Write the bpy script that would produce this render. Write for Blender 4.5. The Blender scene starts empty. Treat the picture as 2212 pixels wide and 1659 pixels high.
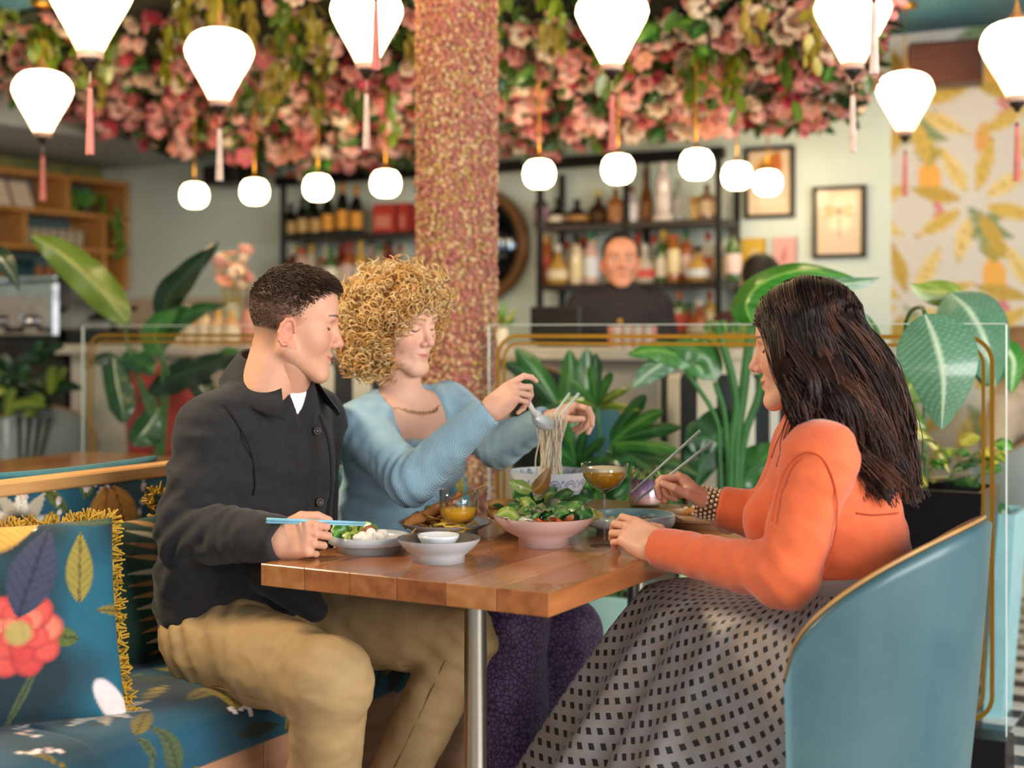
import bpy, math, random
import numpy as np
from mathutils import Vector, Matrix

# ---------------------------------------------------------------- camera, world, light, exposure
SC = bpy.context.scene
COL = SC.collection
TH = math.radians(29.5)          # the room's axes are turned 29.5 degrees against the view
FPX, CX, HY, EYE = 3072.0, 1106.0, 715.0, 1.2
cam_d = bpy.data.cameras.new('camera')
cam = bpy.data.objects.new('camera', cam_d); COL.objects.link(cam)
cam.location = (0, 0, EYE); cam.rotation_euler = (math.radians(90), 0, TH)
cam_d.sensor_width = 36; cam_d.lens = 50; cam_d.shift_y = -114.5 / 2212
cam_d.clip_start = 0.05
cam_d.dof.use_dof = True; cam_d.dof.focus_distance = 2.95; cam_d.dof.aperture_fstop = 2.0
SC.camera = cam
W = bpy.data.worlds.new('world'); SC.world = W; W.use_nodes = True
W.node_tree.nodes['Background'].inputs[0].default_value = (0.90, 0.93, 1.0, 1)
W.node_tree.nodes['Background'].inputs[1].default_value = 0.17

def area(name, loc, target, sx, sy, power, col):
    l = bpy.data.lights.new(name, 'AREA'); l.shape = 'RECTANGLE'; l.size = sx; l.size_y = sy
    l.energy = power; l.color = col
    o = bpy.data.objects.new(name, l); COL.objects.link(o); o.location = loc
    o.rotation_euler = (Vector(target) - Vector(loc)).to_track_quat('-Z', 'Y').to_euler()
    return o
# daylight through the street windows on the right of the room and behind the camera
area('window_right_offscreen', (3.2, 1.6, 1.9), (-1.6, 3.0, 0.9), 4.0, 2.2, 235, (1.0, 0.965, 0.92))
area('window_street_offscreen', (0.2, -2.4, 2.0), (-1.5, 3.5, 1.0), 4.0, 2.0, 34, (1.0, 0.97, 0.94))
area('lantern_left_offscreen', (-3.0, 1.6, 2.35), (-2.6, 2.4, 0.6), 0.5, 0.5, 38, (1.0, 0.78, 0.50))
SC.view_settings.view_transform = 'Standard'; SC.view_settings.look = 'None'
SC.view_settings.gamma = 1.0; SC.view_settings.use_curve_mapping = False
SC.view_settings.exposure = 0.68

# ---------------------------------------------------------------- pixels to positions
FW = np.array([-math.sin(TH), math.cos(TH), 0.0]); RT = np.array([math.cos(TH), math.sin(TH), 0.0])
def ray(px, py): return FW + RT * ((px - CX) / FPX) + np.array([0, 0, (HY - py) / FPX])
C0 = np.array([0, 0, EYE])
def at(px, py, d): return C0 + ray(px, py) * d
def at_v(px, py, v): r = ray(px, py); return C0 + r * (v / r[1])
def at_u(px, py, u): r = ray(px, py); return C0 + r * (u / r[0])
def at_z(px, py, z): r = ray(px, py); return C0 + r * ((z - EYE) / r[2])
def pts(lst): return np.array([at(*p) for p in lst])
def cv(right, up, toward):               # a direction seen from the camera: right, up, towards the viewer
    v = RT * right + np.array([0, 0, 1.0]) * up - FW * toward
    return v / np.linalg.norm(v)

# ---------------------------------------------------------------- materials
def lin(c):
    if isinstance(c, str):
        c = c.lstrip('#'); c = [int(c[i:i + 2], 16) / 255 for i in (0, 2, 4)]
    return tuple((x / 12.92 if x <= 0.04045 else ((x + 0.055) / 1.055) ** 2.4) for x in c[:3])
MATS = {}
def M(name, col='#808080', rough=0.5, metal=0.0, var=0.12, scale=18.0, bump=0.0, bscale=None, stretch=None, trans=0.0, ior=1.45,
      emit=0.0, ecol=None, vcol=False, col2=None, spec=0.5, sheen=0.0, sub=0.0, alpha=1.0, coat=0.0, wave=None, aniso=0.0):
    if name in MATS: return MATS[name]
    m = bpy.data.materials.new(name); m.use_nodes = True; MATS[name] = m
    nt = m.node_tree; N = nt.nodes; L = nt.links; b = N['Principled BSDF']
    c = lin(col); c2 = lin(col2) if col2 else tuple(x * (1 - 2.2 * var) for x in c)
    tc = N.new('ShaderNodeTexCoord'); mp = N.new('ShaderNodeMapping'); L.new(tc.outputs['Object'], mp.inputs[0])
    if stretch: mp.inputs['Scale'].default_value = stretch
    nz = N.new('ShaderNodeTexNoise'); nz.inputs['Scale'].default_value = scale; nz.inputs['Detail'].default_value = 5
    L.new(mp.outputs[0], nz.inputs['Vector'])
    rp = N.new('ShaderNodeValToRGB'); rp.color_ramp.elements[0].position = 0.3; rp.color_ramp.elements[1].position = 0.7
    rp.color_ramp.elements[0].color = (*c2, 1); rp.color_ramp.elements[1].color = (*c, 1)
    L.new(nz.outputs['Fac'], rp.inputs[0])
    out = rp.outputs[0]
    if vcol:
        at_ = N.new('ShaderNodeAttribute'); at_.attribute_name = 'Col'
        mx = N.new('ShaderNodeMix'); mx.data_type = 'RGBA'; mx.blend_type = 'MULTIPLY'; mx.inputs[0].default_value = 1.0
        g0 = 1 - 2.2 * var
        rp.color_ramp.elements[0].color = (g0, g0, g0, 1); rp.color_ramp.elements[1].color = (1, 1, 1, 1)
        L.new(at_.outputs['Color'], mx.inputs[6]); L.new(rp.outputs[0], mx.inputs[7]); out = mx.outputs[2]
    L.new(out, b.inputs['Base Color'])
    b.inputs['Roughness'].default_value = rough; b.inputs['Metallic'].default_value = metal
    b.inputs['IOR'].default_value = ior; b.inputs['Transmission Weight'].default_value = trans
    b.inputs['Specular IOR Level'].default_value = spec; b.inputs['Sheen Weight'].default_value = sheen
    b.inputs['Coat Weight'].default_value = coat; b.inputs['Alpha'].default_value = alpha
    if sub:
        b.inputs['Subsurface Weight'].default_value = sub; b.inputs['Subsurface Scale'].default_value = 0.012
        b.inputs['Subsurface Radius'].default_value = (1.0, 0.35, 0.2)
    if emit:
        if ecol: b.inputs['Emission Color'].default_value = (*lin(ecol), 1)
        else: L.new(out, b.inputs['Emission Color'])
        b.inputs['Emission Strength'].default_value = emit
    h = None
    if bump:
        n2 = N.new('ShaderNodeTexNoise'); n2.inputs['Scale'].default_value = bscale or scale * 6; n2.inputs['Detail'].default_value = 4
        L.new(mp.outputs[0], n2.inputs['Vector']); h = n2.outputs['Fac']
    if wave:
        ws, wd, wb = wave
        w = N.new('ShaderNodeTexWave'); w.inputs['Scale'].default_value = ws; w.bands_direction = wd; w.inputs['Distortion'].default_value = 0.6
        uv = N.new('ShaderNodeUVMap')
        L.new(tc.outputs['Object'], w.inputs['Vector']); h = w.outputs['Fac']; bump = wb
    if h is not None:
        bp = N.new('ShaderNodeBump'); bp.inputs['Strength'].default_value = bump; bp.inputs['Distance'].default_value = 0.004
        L.new(h, bp.inputs['Height']); L.new(bp.outputs[0], b.inputs['Normal'])
    return m

def glass_pane(name, tint, mixf):
    m = bpy.data.materials.new(name); m.use_nodes = True; nt = m.node_tree; N = nt.nodes; L = nt.links
    N.remove(N['Principled BSDF'])
    t = N.new('ShaderNodeBsdfTransparent'); g = N.new('ShaderNodeBsdfGlossy'); g.inputs['Roughness'].default_value = 0.02
    t.inputs[0].default_value = (*tint, 1)
    f = N.new('ShaderNodeFresnel'); f.inputs[0].default_value = 1.45
    nz = N.new('ShaderNodeTexNoise'); nz.inputs['Scale'].default_value = 3
    ma = N.new('ShaderNodeMath'); ma.operation = 'MULTIPLY'; ma.inputs[1].default_value = mixf
    ge = N.new('ShaderNodeNewGeometry'); mi = N.new('ShaderNodeMix'); mi.inputs[2].default_value = 1.45; mi.inputs[3].default_value = 1 / 1.45   # the same sheen on both faces of a wall
    L.new(ge.outputs['Backfacing'], mi.inputs[0]); L.new(mi.outputs[0], f.inputs[0])
    L.new(f.outputs[0], ma.inputs[0])
    mx = N.new('ShaderNodeMixShader'); L.new(ma.outputs[0], mx.inputs[0]); L.new(t.outputs[0], mx.inputs[1]); L.new(g.outputs[0], mx.inputs[2])
    L.new(mx.outputs[0], N['Material Output'].inputs[0]); MATS[name] = m
    return m

# ---------------------------------------------------------------- objects
def tag(o, label=None, cat=None, group=None, kind=None):
    if label: o['label'] = label
    if cat: o['category'] = cat
    if group: o['group'] = group
    if kind: o['kind'] = kind
    return o
def empty(name, loc, label=None, cat=None, group=None, kind=None, rz=0.0):
    o = bpy.data.objects.new(name, None); COL.objects.link(o); o.location = tuple(loc); o.rotation_euler[2] = rz
    o.empty_display_size = 0.05
    return tag(o, label, cat, group, kind)
def mesh_np(name, V, F, cols=None, smooth=True, fcols=None):
    V = np.asarray(V, dtype=np.float32); me = bpy.data.meshes.new(name)
    if isinstance(F, np.ndarray) and F.ndim == 2:
        n, k = F.shape
        me.vertices.add(len(V)); me.vertices.foreach_set('co', V.ravel())
        me.loops.add(n * k); me.loops.foreach_set('vertex_index', F.astype(np.int32).ravel())
        me.polygons.add(n); me.polygons.foreach_set('loop_start', np.arange(0, n * k, k, dtype=np.int32))
        me.update(calc_edges=True)
    else:
        me.from_pydata([tuple(map(float, v)) for v in V], [], [tuple(int(i) for i in f) for f in F]); me.update()
    if smooth: me.polygons.foreach_set('use_smooth', np.ones(len(me.polygons), dtype=bool))
    if cols is not None:
        a = me.color_attributes.new('Col', 'FLOAT_COLOR', 'POINT')
        c = np.ones((len(V), 4), dtype=np.float32); c[:, :3] = cols; a.data.foreach_set('color', c.ravel())
    me.validate()
    return me
def ob(name, me, mat=None, parent=None, loc=None):
    o = bpy.data.objects.new(name, me); COL.objects.link(o)
    if mat is not None and len(me.materials) == 0: me.materials.append(mat)
    if loc is not None: o.location = tuple(loc)
    if parent is not None:
        o.parent = parent
        if loc is None:                       # vertices given in world space: keep them there
            o.matrix_parent_inverse = Matrix.LocRotScale(parent.location, parent.rotation_euler, parent.scale).inverted() if parent.parent is None else (
                Matrix.LocRotScale(parent.parent.location, parent.parent.rotation_euler, parent.parent.scale) @ parent.matrix_parent_inverse @ Matrix.LocRotScale(parent.location, parent.rotation_euler, parent.scale)).inverted()
    return o
def add(name, VF, mat, parent=None, loc=None, smooth=True, cols=None):
    V, F = VF[:2]
    if cols is None and len(VF) > 2: cols = VF[2]
    return ob(name, mesh_np(name, V, F, cols, smooth), mat, parent, loc)
def copy_tree(o, loc=None, parent=None, rz=None):
    c = o.copy(); COL.objects.link(c)
    if parent is not None: c.parent = parent
    if loc is not None: c.location = tuple(loc)
    if rz is not None: c.rotation_euler[2] = rz
    for ch in list(o.children): copy_tree(ch, parent=c)
    return c

# ---------------------------------------------------------------- shapes (verts, faces)
def join(*parts):
    V = []; F = []; C = []; n = 0; hasc = any(len(p) > 2 for p in parts)
    for p in parts:
        v = np.asarray(p[0], dtype=np.float32); V.append(v); F += [tuple(int(i) + n for i in f) for f in p[1]]
        if hasc: C.append(p[2] if len(p) > 2 else np.ones((len(v), 3)))
        n += len(v)
    V = np.concatenate(V)
    return (V, F, np.concatenate(C)) if hasc else (V, F)
def box(x0, x1, y0, y1, z0, z1):
    V = [(x, y, z) for z in (z0, z1) for y in (y0, y1) for x in (x0, x1)]
    return np.array(V, float), [(0, 2, 3, 1), (4, 5, 7, 6), (0, 1, 5, 4), (2, 6, 7, 3), (0, 4, 6, 2), (1, 3, 7, 5)]
def rbox(x0, x1, y0, y1, z0, z1, b=0.004):          # box with chamfered edges
    c = np.array([(x0 + x1) / 2, (y0 + y1) / 2, (z0 + z1) / 2]); h = np.array([x1 - x0, y1 - y0, z1 - z0]) / 2
    b = min(b, *(h * 0.9)); V = []; idx = {}
    for sx in (-1, 1):
        for sy in (-1, 1):
            for sz in (-1, 1):
                for a in range(3):
                    s = np.array([sx, sy, sz]) * (h - b); s[a] = (sx, sy, sz)[a] * h[a]
                    idx[(sx, sy, sz, a)] = len(V); V.append(c + s)
    F = []
    for a in range(3):
        o = [i for i in range(3) if i != a]
        for s in (-1, 1):
            f = []
            for p, q in ((-1, -1), (1, -1), (1, 1), (-1, 1)):
                k = [0, 0, 0]; k[a] = s; k[o[0]] = p; k[o[1]] = q; f.append(idx[(*k, a)])
            F.append(tuple(f if (s > 0) == (a != 1) else f[::-1]))
    for a in range(3):
        o = [i for i in range(3) if i != a]
        for p in (-1, 1):
            for q in (-1, 1):
                k0 = [0, 0, 0]; k0[o[0]] = p; k0[o[1]] = q; k0[a] = -1; k1 = list(k0); k1[a] = 1
                F.append((idx[(*k0, o[0])], idx[(*k1, o[0])], idx[(*k1, o[1])], idx[(*k0, o[1])]))
    for sx in (-1, 1):
        for sy in (-1, 1):
            for sz in (-1, 1): F.append(tuple(idx[(sx, sy, sz, a)] for a in range(3)))
    return np.array(V), F
def lathe(prof, seg=24, c=(0, 0, 0), close=False, rfun=None):
    prof = np.array(prof, float); n = len(prof); V = []; F = []
    for i in range(seg):
        a = 2 * math.pi * i / seg; k = rfun(a) if rfun else 1.0
        V.append(np.stack([prof[:, 0] * k * math.cos(a), prof[:, 0] * k * math.sin(a), prof[:, 1]], 1))
    V = np.concatenate(V) + np.array(c)
    for i in range(seg):
        j = (i + 1) % seg
        for k in range(n - 1 + (1 if close else 0)):
            l = (k + 1) % n
            F.append((i * n + k, j * n + k, j * n + l, i * n + l))
    return V, F
def norm(v): return v / np.maximum(np.linalg.norm(v, axis=-1, keepdims=True), 1e-9)
def tubes(paths, rad, sides=3, cols=None):           # many tubes at once: paths (N,P,3), rad (N,P)
    paths = np.asarray(paths, float); N, P, _ = paths.shape; rad = np.broadcast_to(rad, (N, P))
    T = norm(np.gradient(paths, axis=1)); ref = np.where(np.abs(T[..., 2:3]) > 0.9, np.array([1.0, 0, 0]), np.array([0, 0, 1.0]))
    mt = norm(T.mean(1, keepdims=True)); ref = np.where(np.abs(mt[..., 2:3]) > 0.8, np.array([1.0, 0.13, 0]), np.array([0.1, 0, 1.0])) + 0 * T
    A = norm(np.cross(T, ref)); B = np.cross(T, A)
    an = np.arange(sides) * 2 * math.pi / sides
    V = paths[:, :, None, :] + rad[:, :, None, None] * (np.cos(an)[None, None, :, None] * A[:, :, None, :] + np.sin(an)[None, None, :, None] * B[:, :, None, :])
    idx = np.arange(N * P * sides).reshape(N, P, sides)
    a = idx[:, :-1, :]; b = np.roll(a, -1, 2); c = idx[:, 1:, :]; d = np.roll(c, -1, 2)
    F = np.stack([a, b, d, c], -1).reshape(-1, 4)
    if sides <= 4 and False: pass
    V = V.reshape(-1, 3)
    if cols is not None:
        cc = np.asarray(cols, float)
        cc = np.repeat(cc if cc.ndim == 3 else np.repeat(cc[:, None, :], P, 1), sides, 1).reshape(-1, 3) if cc.ndim == 2 else np.repeat(cc.reshape(N * P, 3), sides, 0)
        return V, F, cc
    return V, F
def spline(ctrl, n):
    P = np.asarray(ctrl, float); m = len(P)
    if m == 2: t = np.linspace(0, 1, n)[:, None]; return P[0] * (1 - t) + P[1] * t
    Q = np.concatenate([[2 * P[0] - P[1]], P, [2 * P[-1] - P[-2]]]); out = []
    for s in np.linspace(0, m - 1 - 1e-6, n):
        i = int(s); t = s - i; a, b, c, d = Q[i], Q[i + 1], Q[i + 2], Q[i + 3]
        out.append(0.5 * (2 * b + (c - a) * t + (2 * a - 5 * b + 4 * c - d) * t * t + (3 * b - a - 3 * c + d) * t ** 3))
    return np.array(out)
def tube(path, r, sides=8, n=None, caps=True):
    p = spline(path, n) if n else np.asarray(path, float)
    r = np.interp(np.linspace(0, 1, len(p)), np.linspace(0, 1, len(np.atleast_1d(r))), np.atleast_1d(r))
    V, F = tubes(p[None], r[None], sides); F = [tuple(f) for f in F]
    if caps: F += [tuple(range(sides))[::-1], tuple(len(V) - sides + i for i in range(sides))]
    return V, F
def ball(c, r, seg=12, rings=8):
    r = np.broadcast_to(r, 3); t = np.linspace(0, math.pi, rings + 1)
    pr = [(max(math.sin(a), 1e-4), -math.cos(a)) for a in t]
    V, F = lathe(pr, seg); return V * r + np.array(c), F
def grid_faces(n, m, wrap=False):
    i = np.arange(n - 1)[:, None]; j = np.arange(m if wrap else m - 1)[None]; j2 = (j + 1) % m
    return np.stack(np.broadcast_arrays(i * m + j, (i + 1) * m + j, (i + 1) * m + j2, i * m + j2), -1).reshape(-1, 4)
def rotm(axis, deg): return np.array(Matrix.Rotation(math.radians(deg), 3, Vector(axis)))
def frame(fwd, up=(0, 0, 1)):                        # columns: right, forward, up
    f = norm(np.asarray(fwd, float)); r = norm(np.cross(f, np.asarray(up, float))); return np.stack([r, f, np.cross(r, f)], 1)

# ---------------------------------------------------------------- noise
def vnoise(p):
    p = np.asarray(p, float); i = np.floor(p).astype(np.int64); f = p - i; f = f * f * (3 - 2 * f); r = 0
    for dx in (0, 1):
        for dy in (0, 1):
            for dz in (0, 1):
                h = (i[..., 0] + dx) * 374761393 + (i[..., 1] + dy) * 668265263 + (i[..., 2] + dz) * 2147483647
                h = (h ^ (h >> 13)) * 1274126177; h = ((h ^ (h >> 16)) & 0xFFFF) / 65535.0
                r = r + h * (f[..., 0] if dx else 1 - f[..., 0]) * (f[..., 1] if dy else 1 - f[..., 1]) * (f[..., 2] if dz else 1 - f[..., 2])
    return r
def fbm(p, o=3):
    r = 0; a = 0.5
    for _ in range(o): r = r + a * vnoise(p); p = np.asarray(p) * 2.03 + 7.1; a *= 0.5
    return r

# ---------------------------------------------------------------- solid modelling on a grid: tapered limbs, ellipsoids, smooth joints
def cap(a, b, ra, rb=None, k=0.02, op='u'):
    return ('c', np.asarray(a, float), np.asarray(b, float), ra, ra if rb is None else rb, k, op)
def ell(c, r, R=None, k=0.02, op='u'):
    return ('e', np.asarray(c, float), np.broadcast_to(np.asarray(r, float), 3), np.eye(3) if R is None else R, None, k, op)
def rbx(c, h, R=None, rr=0.01, k=0.02, op='u'):
    return ('b', np.asarray(c, float), np.asarray(h, float), np.eye(3) if R is None else R, rr, k, op)
def chain(ps, rs, k=0.02): return [cap(ps[i], ps[i + 1], rs[i], rs[i + 1], k) for i in range(len(ps) - 1)]
def pbox(p):
    if p[0] == 'c':
        m = max(p[3], p[4]); return np.minimum(p[1], p[2]) - m, np.maximum(p[1], p[2]) + m
    h = p[2] + (p[4] or 0) if p[0] == 'b' else p[2]
    e = np.abs(p[3]) @ h; return p[1] - e, p[1] + e
def pdist(p, X, Y, Z):
    if p[0] == 'c':
        a, b = p[1], p[2]; d = b - a; L = max(float(d @ d), 1e-12)
        t = np.clip(((X - a[0]) * d[0] + (Y - a[1]) * d[1] + (Z - a[2]) * d[2]) / L, 0, 1)
        return np.sqrt((X - a[0] - t * d[0]) ** 2 + (Y - a[1] - t * d[1]) ** 2 + (Z - a[2] - t * d[2]) ** 2) - (p[3] + (p[4] - p[3]) * t)
    c, r, R = p[1], p[2], p[3]; x, y, z = X - c[0], Y - c[1], Z - c[2]
    q = [x * R[0, i] + y * R[1, i] + z * R[2, i] for i in range(3)]
    if p[0] == 'e':
        k0 = np.sqrt(sum((q[i] / r[i]) ** 2 for i in range(3))); k1 = np.sqrt(sum((q[i] / r[i] ** 2) ** 2 for i in range(3)))
        return k0 * (k0 - 1) / np.maximum(k1, 1e-6)
    g = [np.abs(q[i]) - r[i] for i in range(3)]
    return np.sqrt(sum(np.maximum(v, 0) ** 2 for v in g)) + np.minimum(np.maximum(np.maximum(g[0], g[1]), g[2]), 0) - p[4]
def solid(prims, h):
    us = [pbox(p) for p in prims if p[6] == 'u']
    lo = np.min([u[0] for u in us], 0) - 4 * h; hi = np.max([u[1] for u in us], 0) + 4 * h
    n = np.ceil((hi - lo) / h).astype(int) + 1; G = [(lo[i] + h * np.arange(n[i])).astype(np.float32) for i in range(3)]
    S = np.full(tuple(n), 1.0, np.float32)
    for p in prims:
        k = max(p[5], 1e-4); a, b = pbox(p); mg = k + 4 * h
        i0 = np.clip(np.floor((a - mg - lo) / h).astype(int), 0, n); i1 = np.clip(np.ceil((b + mg - lo) / h).astype(int) + 1, 0, n)
        if np.any(i1 <= i0): continue
        sl = tuple(slice(i0[i], i1[i]) for i in range(3))
        d = pdist(p, G[0][sl[0]][:, None, None], G[1][sl[1]][None, :, None], G[2][sl[2]][None, None, :]).astype(np.float32)
        A = S[sl]
        if p[6] == 'u':
            w = np.maximum(k - np.abs(A - d), 0) / k; S[sl] = np.minimum(A, d) - w * w * k * 0.25
        else:
            w = np.maximum(k - np.abs(A + d), 0) / k; S[sl] = np.maximum(A, -d) + w * w * k * 0.25
    I = S < 0
    c = sum(I[x:n[0] - 1 + x, y:n[1] - 1 + y, z:n[2] - 1 + z].astype(np.int8) for x in (0, 1) for y in (0, 1) for z in (0, 1))
    act = np.argwhere((c > 0) & (c < 8)); idx = np.full(tuple(n - 1), -1, np.int64); idx[tuple(act.T)] = np.arange(len(act))
    acc = np.zeros((len(act), 3)); cnt = np.zeros(len(act))
    for ax in range(3):
        o = [i for i in range(3) if i != ax]
        for p_ in (0, 1):
            for q_ in (0, 1):
                e0 = act.copy(); e0[:, o[0]] += p_; e0[:, o[1]] += q_; e1 = e0.copy(); e1[:, ax] += 1
                f0 = S[tuple(e0.T)]; f1 = S[tuple(e1.T)]; m = (f0 < 0) != (f1 < 0)
                t = np.where(m, f0 / np.where(m, f0 - f1, 1), 0); P = (e0 - act).astype(float); P[:, ax] += t
                acc += P * m[:, None]; cnt += m
    V = lo + h * (act + acc / np.maximum(cnt, 1)[:, None])
    Q = []
    for ax in range(3):
        o = [(ax + 1) % 3, (ax + 2) % 3]; s0 = [slice(None)] * 3; s1 = [slice(None)] * 3; s0[ax] = slice(0, -1); s1[ax] = slice(1, None)
        E = np.argwhere(I[tuple(s0)] != I[tuple(s1)]); E = E[(E[:, o[0]] > 0) & (E[:, o[1]] > 0)]
        fl = I[tuple(E.T)]; c4 = []
        for a_, b_ in ((0, 0), (1, 0), (1, 1), (0, 1)):
            e = E.copy(); e[:, o[0]] -= a_; e[:, o[1]] -= b_; c4.append(idx[tuple(e.T)])
        q = np.stack(c4, 1); q[~fl] = q[~fl][:, ::-1]; Q.append(q)
    Q = np.concatenate(Q); Q = Q[(Q >= 0).all(1)]
    return V, Q
def vnormals(V, Q):
    fn = np.cross(V[Q[:, 2]] - V[Q[:, 0]], V[Q[:, 3]] - V[Q[:, 1]]); N = np.zeros_like(V)
    for i in range(4): np.add.at(N, Q[:, i], fn)
    return norm(N)
def relax(V, Q, it=2, w=0.5):
    for _ in range(it):
        A = np.zeros_like(V); c = np.zeros(len(V))
        for i in range(4):
            for j in (1, 3): np.add.at(A, Q[:, i], V[Q[:, (i + j) % 4]]); np.add.at(c, Q[:, i], 1)
        V = V * (1 - w) + w * A / np.maximum(c, 1)[:, None]
    return V
def joinq(*ms):                                       # joins quad meshes (V, Q[, C]) held as arrays
    n = 0; V = []; Q = []; C = []
    for m in ms:
        V.append(m[0]); Q.append(np.asarray(m[1]) + n); n += len(m[0])
        if len(m) > 2: C.append(m[2])
    return (np.concatenate(V), np.concatenate(Q), np.concatenate(C)) if C else (np.concatenate(V), np.concatenate(Q))

# ---------------------------------------------------------------- prints: colours worked out per vertex
class Paint:
    def __init__(s, X, Y, base): s.X = X; s.Y = Y; s.C = np.empty((len(X), 3)); s.C[:] = lin(base) if isinstance(base, str) else base
    def mix(s, w, col):
        c = np.array(lin(col)) if isinstance(col, str) else col
        w = np.clip(w, 0, 1)[:, None]; s.C = s.C * (1 - w) + c * w
    def loc(s, cx, cy, ang):
        c, n = math.cos(ang), math.sin(ang); x, y = s.X - cx, s.Y - cy; return x * c + y * n, -x * n + y * c
    def oval(s, cx, cy, rx, ry, ang, col, soft=0.15):
        x, y = s.loc(cx, cy, ang); d = np.sqrt((x / rx) ** 2 + (y / ry) ** 2); s.mix((1 - d) / soft + 0.5, col)
    def leaf(s, cx, cy, L, Wd, ang, col, vein=None, soft=0.2):
        x, y = s.loc(cx, cy, ang); t = np.clip(x / L, 0, 1); w = Wd * np.sin(math.pi * t ** 0.8) + 1e-5
        s.mix(np.where((x > 0) & (x < L), (1 - np.abs(y) / w) / soft, 0), col)
        if vein: s.mix(np.where((x > 0) & (x < L) & (np.abs(y) < w), 0.6 * (np.abs(y) < 0.06 * Wd + 0.0012) + 0.35 * (np.sin((x - np.abs(y)) / L * 55) > 0.75), 0), vein)
    def flower(s, cx, cy, r, n, c1, c2, cc, ang=0.0, squash=1.0, pw=0.34):
        for k in range(n):
            a = ang + 2 * math.pi * k / n; L = r * (squash + (1 - squash) * abs(math.cos(a))); s.leaf(cx, cy, L, r * pw, a, c1 if k % 2 == 0 else c2, c2)
        s.oval(cx, cy, r * 0.33, r * 0.33 * squash, 0, cc); s.oval(cx, cy, r * 0.16, r * 0.13, 0, c1)
rnd = random.Random(7); rng = np.random.default_rng(7)
VW, UL, ZC = 6.75, -6.9, 2.6
# ---------------------------------------------------------------- the setting
def struct(name, VF, mat, smooth=False, cols=None): return tag(add(name, VF, mat, smooth=smooth, cols=cols), kind='structure')
m_floor = M('floor_checker', '#e8e4da', 0.25)
def checker_mat(m, size):
    nt = m.node_tree; N = nt.nodes; L = nt.links; b = N['Principled BSDF']
    ck = N.new('ShaderNodeTexChecker'); ck.inputs['Scale'].default_value = 1 / size
    ck.inputs[1].default_value = (*lin('#e6e2d8'), 1); ck.inputs[2].default_value = (*lin('#232428'), 1)
    tc = [n for n in N if n.type == 'TEX_COORD'][0]; L.new(tc.outputs['Object'], ck.inputs[0]); L.new(ck.outputs[0], b.inputs['Base Color'])
checker_mat(m_floor, 0.1)
floor = struct('floor', box(UL - 0.1, 3.0, -0.6, VW + 0.1, -0.06, 0.0), m_floor)
tile_me = [mesh_np('tile', *rbox(-0.0485, 0.0485, -0.0485, 0.0485, -0.002, 0.003, 0.0015), smooth=False) for _ in (0, 1)]
tile_me[0].materials.append(M('tile_white', '#e6e2d8', 0.22, var=0.05)); tile_me[1].materials.append(M('tile_black', '#222327', 0.22, var=0.1))
def to_px(p):
    d = np.asarray(p, float) - C0; y = d @ FW; return CX + (d @ RT) / y * FPX, HY - d[2] / y * FPX
for iu in range(-9, 8):
    for iv in range(34, 68):
        c = (iu * 0.1 + 0.05, iv * 0.1 + 0.05, 0.0); x, y = to_px(c)
        if 2080 < x < 2235 and 1180 < y < 1690: ob('tile', tile_me[(iu + iv) % 2], None, floor, c)
struct('ceiling', box(UL - 0.1, 3.0, 0.9, VW + 0.1, ZC, ZC + 0.08), M('ceiling_paint', '#2f5f77', 0.6, var=0.05, scale=3))
u_paper = at_v(1925, 400, VW)[0]
struct('wall_back', box(UL - 0.1, u_paper, VW, VW + 0.1, 0, ZC), M('wall_paint', '#e0eee4', 0.6, var=0.02, scale=2))
struct('wall_left', box(UL - 0.1, UL, 2.2, VW, 0, ZC), M('wall_paint_mint', '#cde6da', 0.6, var=0.02, scale=2))
struct('trim_1', box(UL, UL + 0.02, 4.2, VW, 2.13, 2.25), M('trim_green', '#2f7a62', 0.5, col2='#c0a85a', scale=26))
struct('trim_2', box(UL, -5.8, 2.6, VW, 2.25, ZC), M('bulkhead_paint', '#b9c2c4', 0.6, var=0.03, scale=2))
struct('trim_3', box(UL, at_v(575, 600, VW)[0], VW - 0.015, VW, 0.9, 1.41), M('backsplash_stone', '#dccab0', 0.35, var=0.06, scale=4))
struct('trim_4', box(UL, UL + 0.015, 4.0, VW - 0.015, 0.9, 1.41), MATS['backsplash_stone'])
# papered stretch of the back wall: leaves, pineapples, grapes and hanging lanterns on pale grey
gx, gz = 170, 175
uu = np.linspace(u_paper, u_paper + 2.9, gx); zz = np.linspace(0, ZC, gz)
U_, Z_ = np.meshgrid(uu, zz, indexing='ij'); X_, Y_ = (U_ - u_paper).ravel(), Z_.ravel()
pa = Paint(X_, Y_, '#d9d7d0')
r2 = random.Random(3)
for rep_i in range(6):
    for rep_j in range(6):
        ox, oy = rep_i * 0.58 + (0.29 if rep_j % 2 else 0) - 0.2, rep_j * 0.46 - 0.05
        for k in range(8):
            a = k * 0.785 + 0.3 + rep_i; pa.leaf(ox + 0.06 * math.cos(a), oy + 0.06 * math.sin(a), 0.25, 0.040, a, ('#d9bd62', '#e6d08a', '#c2a54c')[k % 3], '#b09440')
        for k in range(5):
            a = k * 1.26 + 0.9; pa.leaf(ox + 0.34, oy + 0.34, 0.13, 0.035, a, ('#7f9468', '#93a57c')[k % 2], '#5f7a55')
        pa.oval(ox + 0.38, oy + 0.12, 0.055, 0.085, 0.1, '#eeb557'); pa.leaf(ox + 0.38, oy + 0.2, 0.11, 0.03, 1.5, '#c0b25a')
        for k in range(3): pa.leaf(ox + 0.38, oy + 0.19, 0.1, 0.02, 0.9 + k * 0.6, '#a59a4a')
        for q in range(5): pa.oval(ox + 0.12 + 0.025 * (q % 2), oy + 0.40 + 0.028 * q, 0.02, 0.02, 0, '#cf7f86')
        pa.oval(ox + 0.62, oy + 0.30, 0.035, 0.07, -0.2, '#e0a862')
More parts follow.
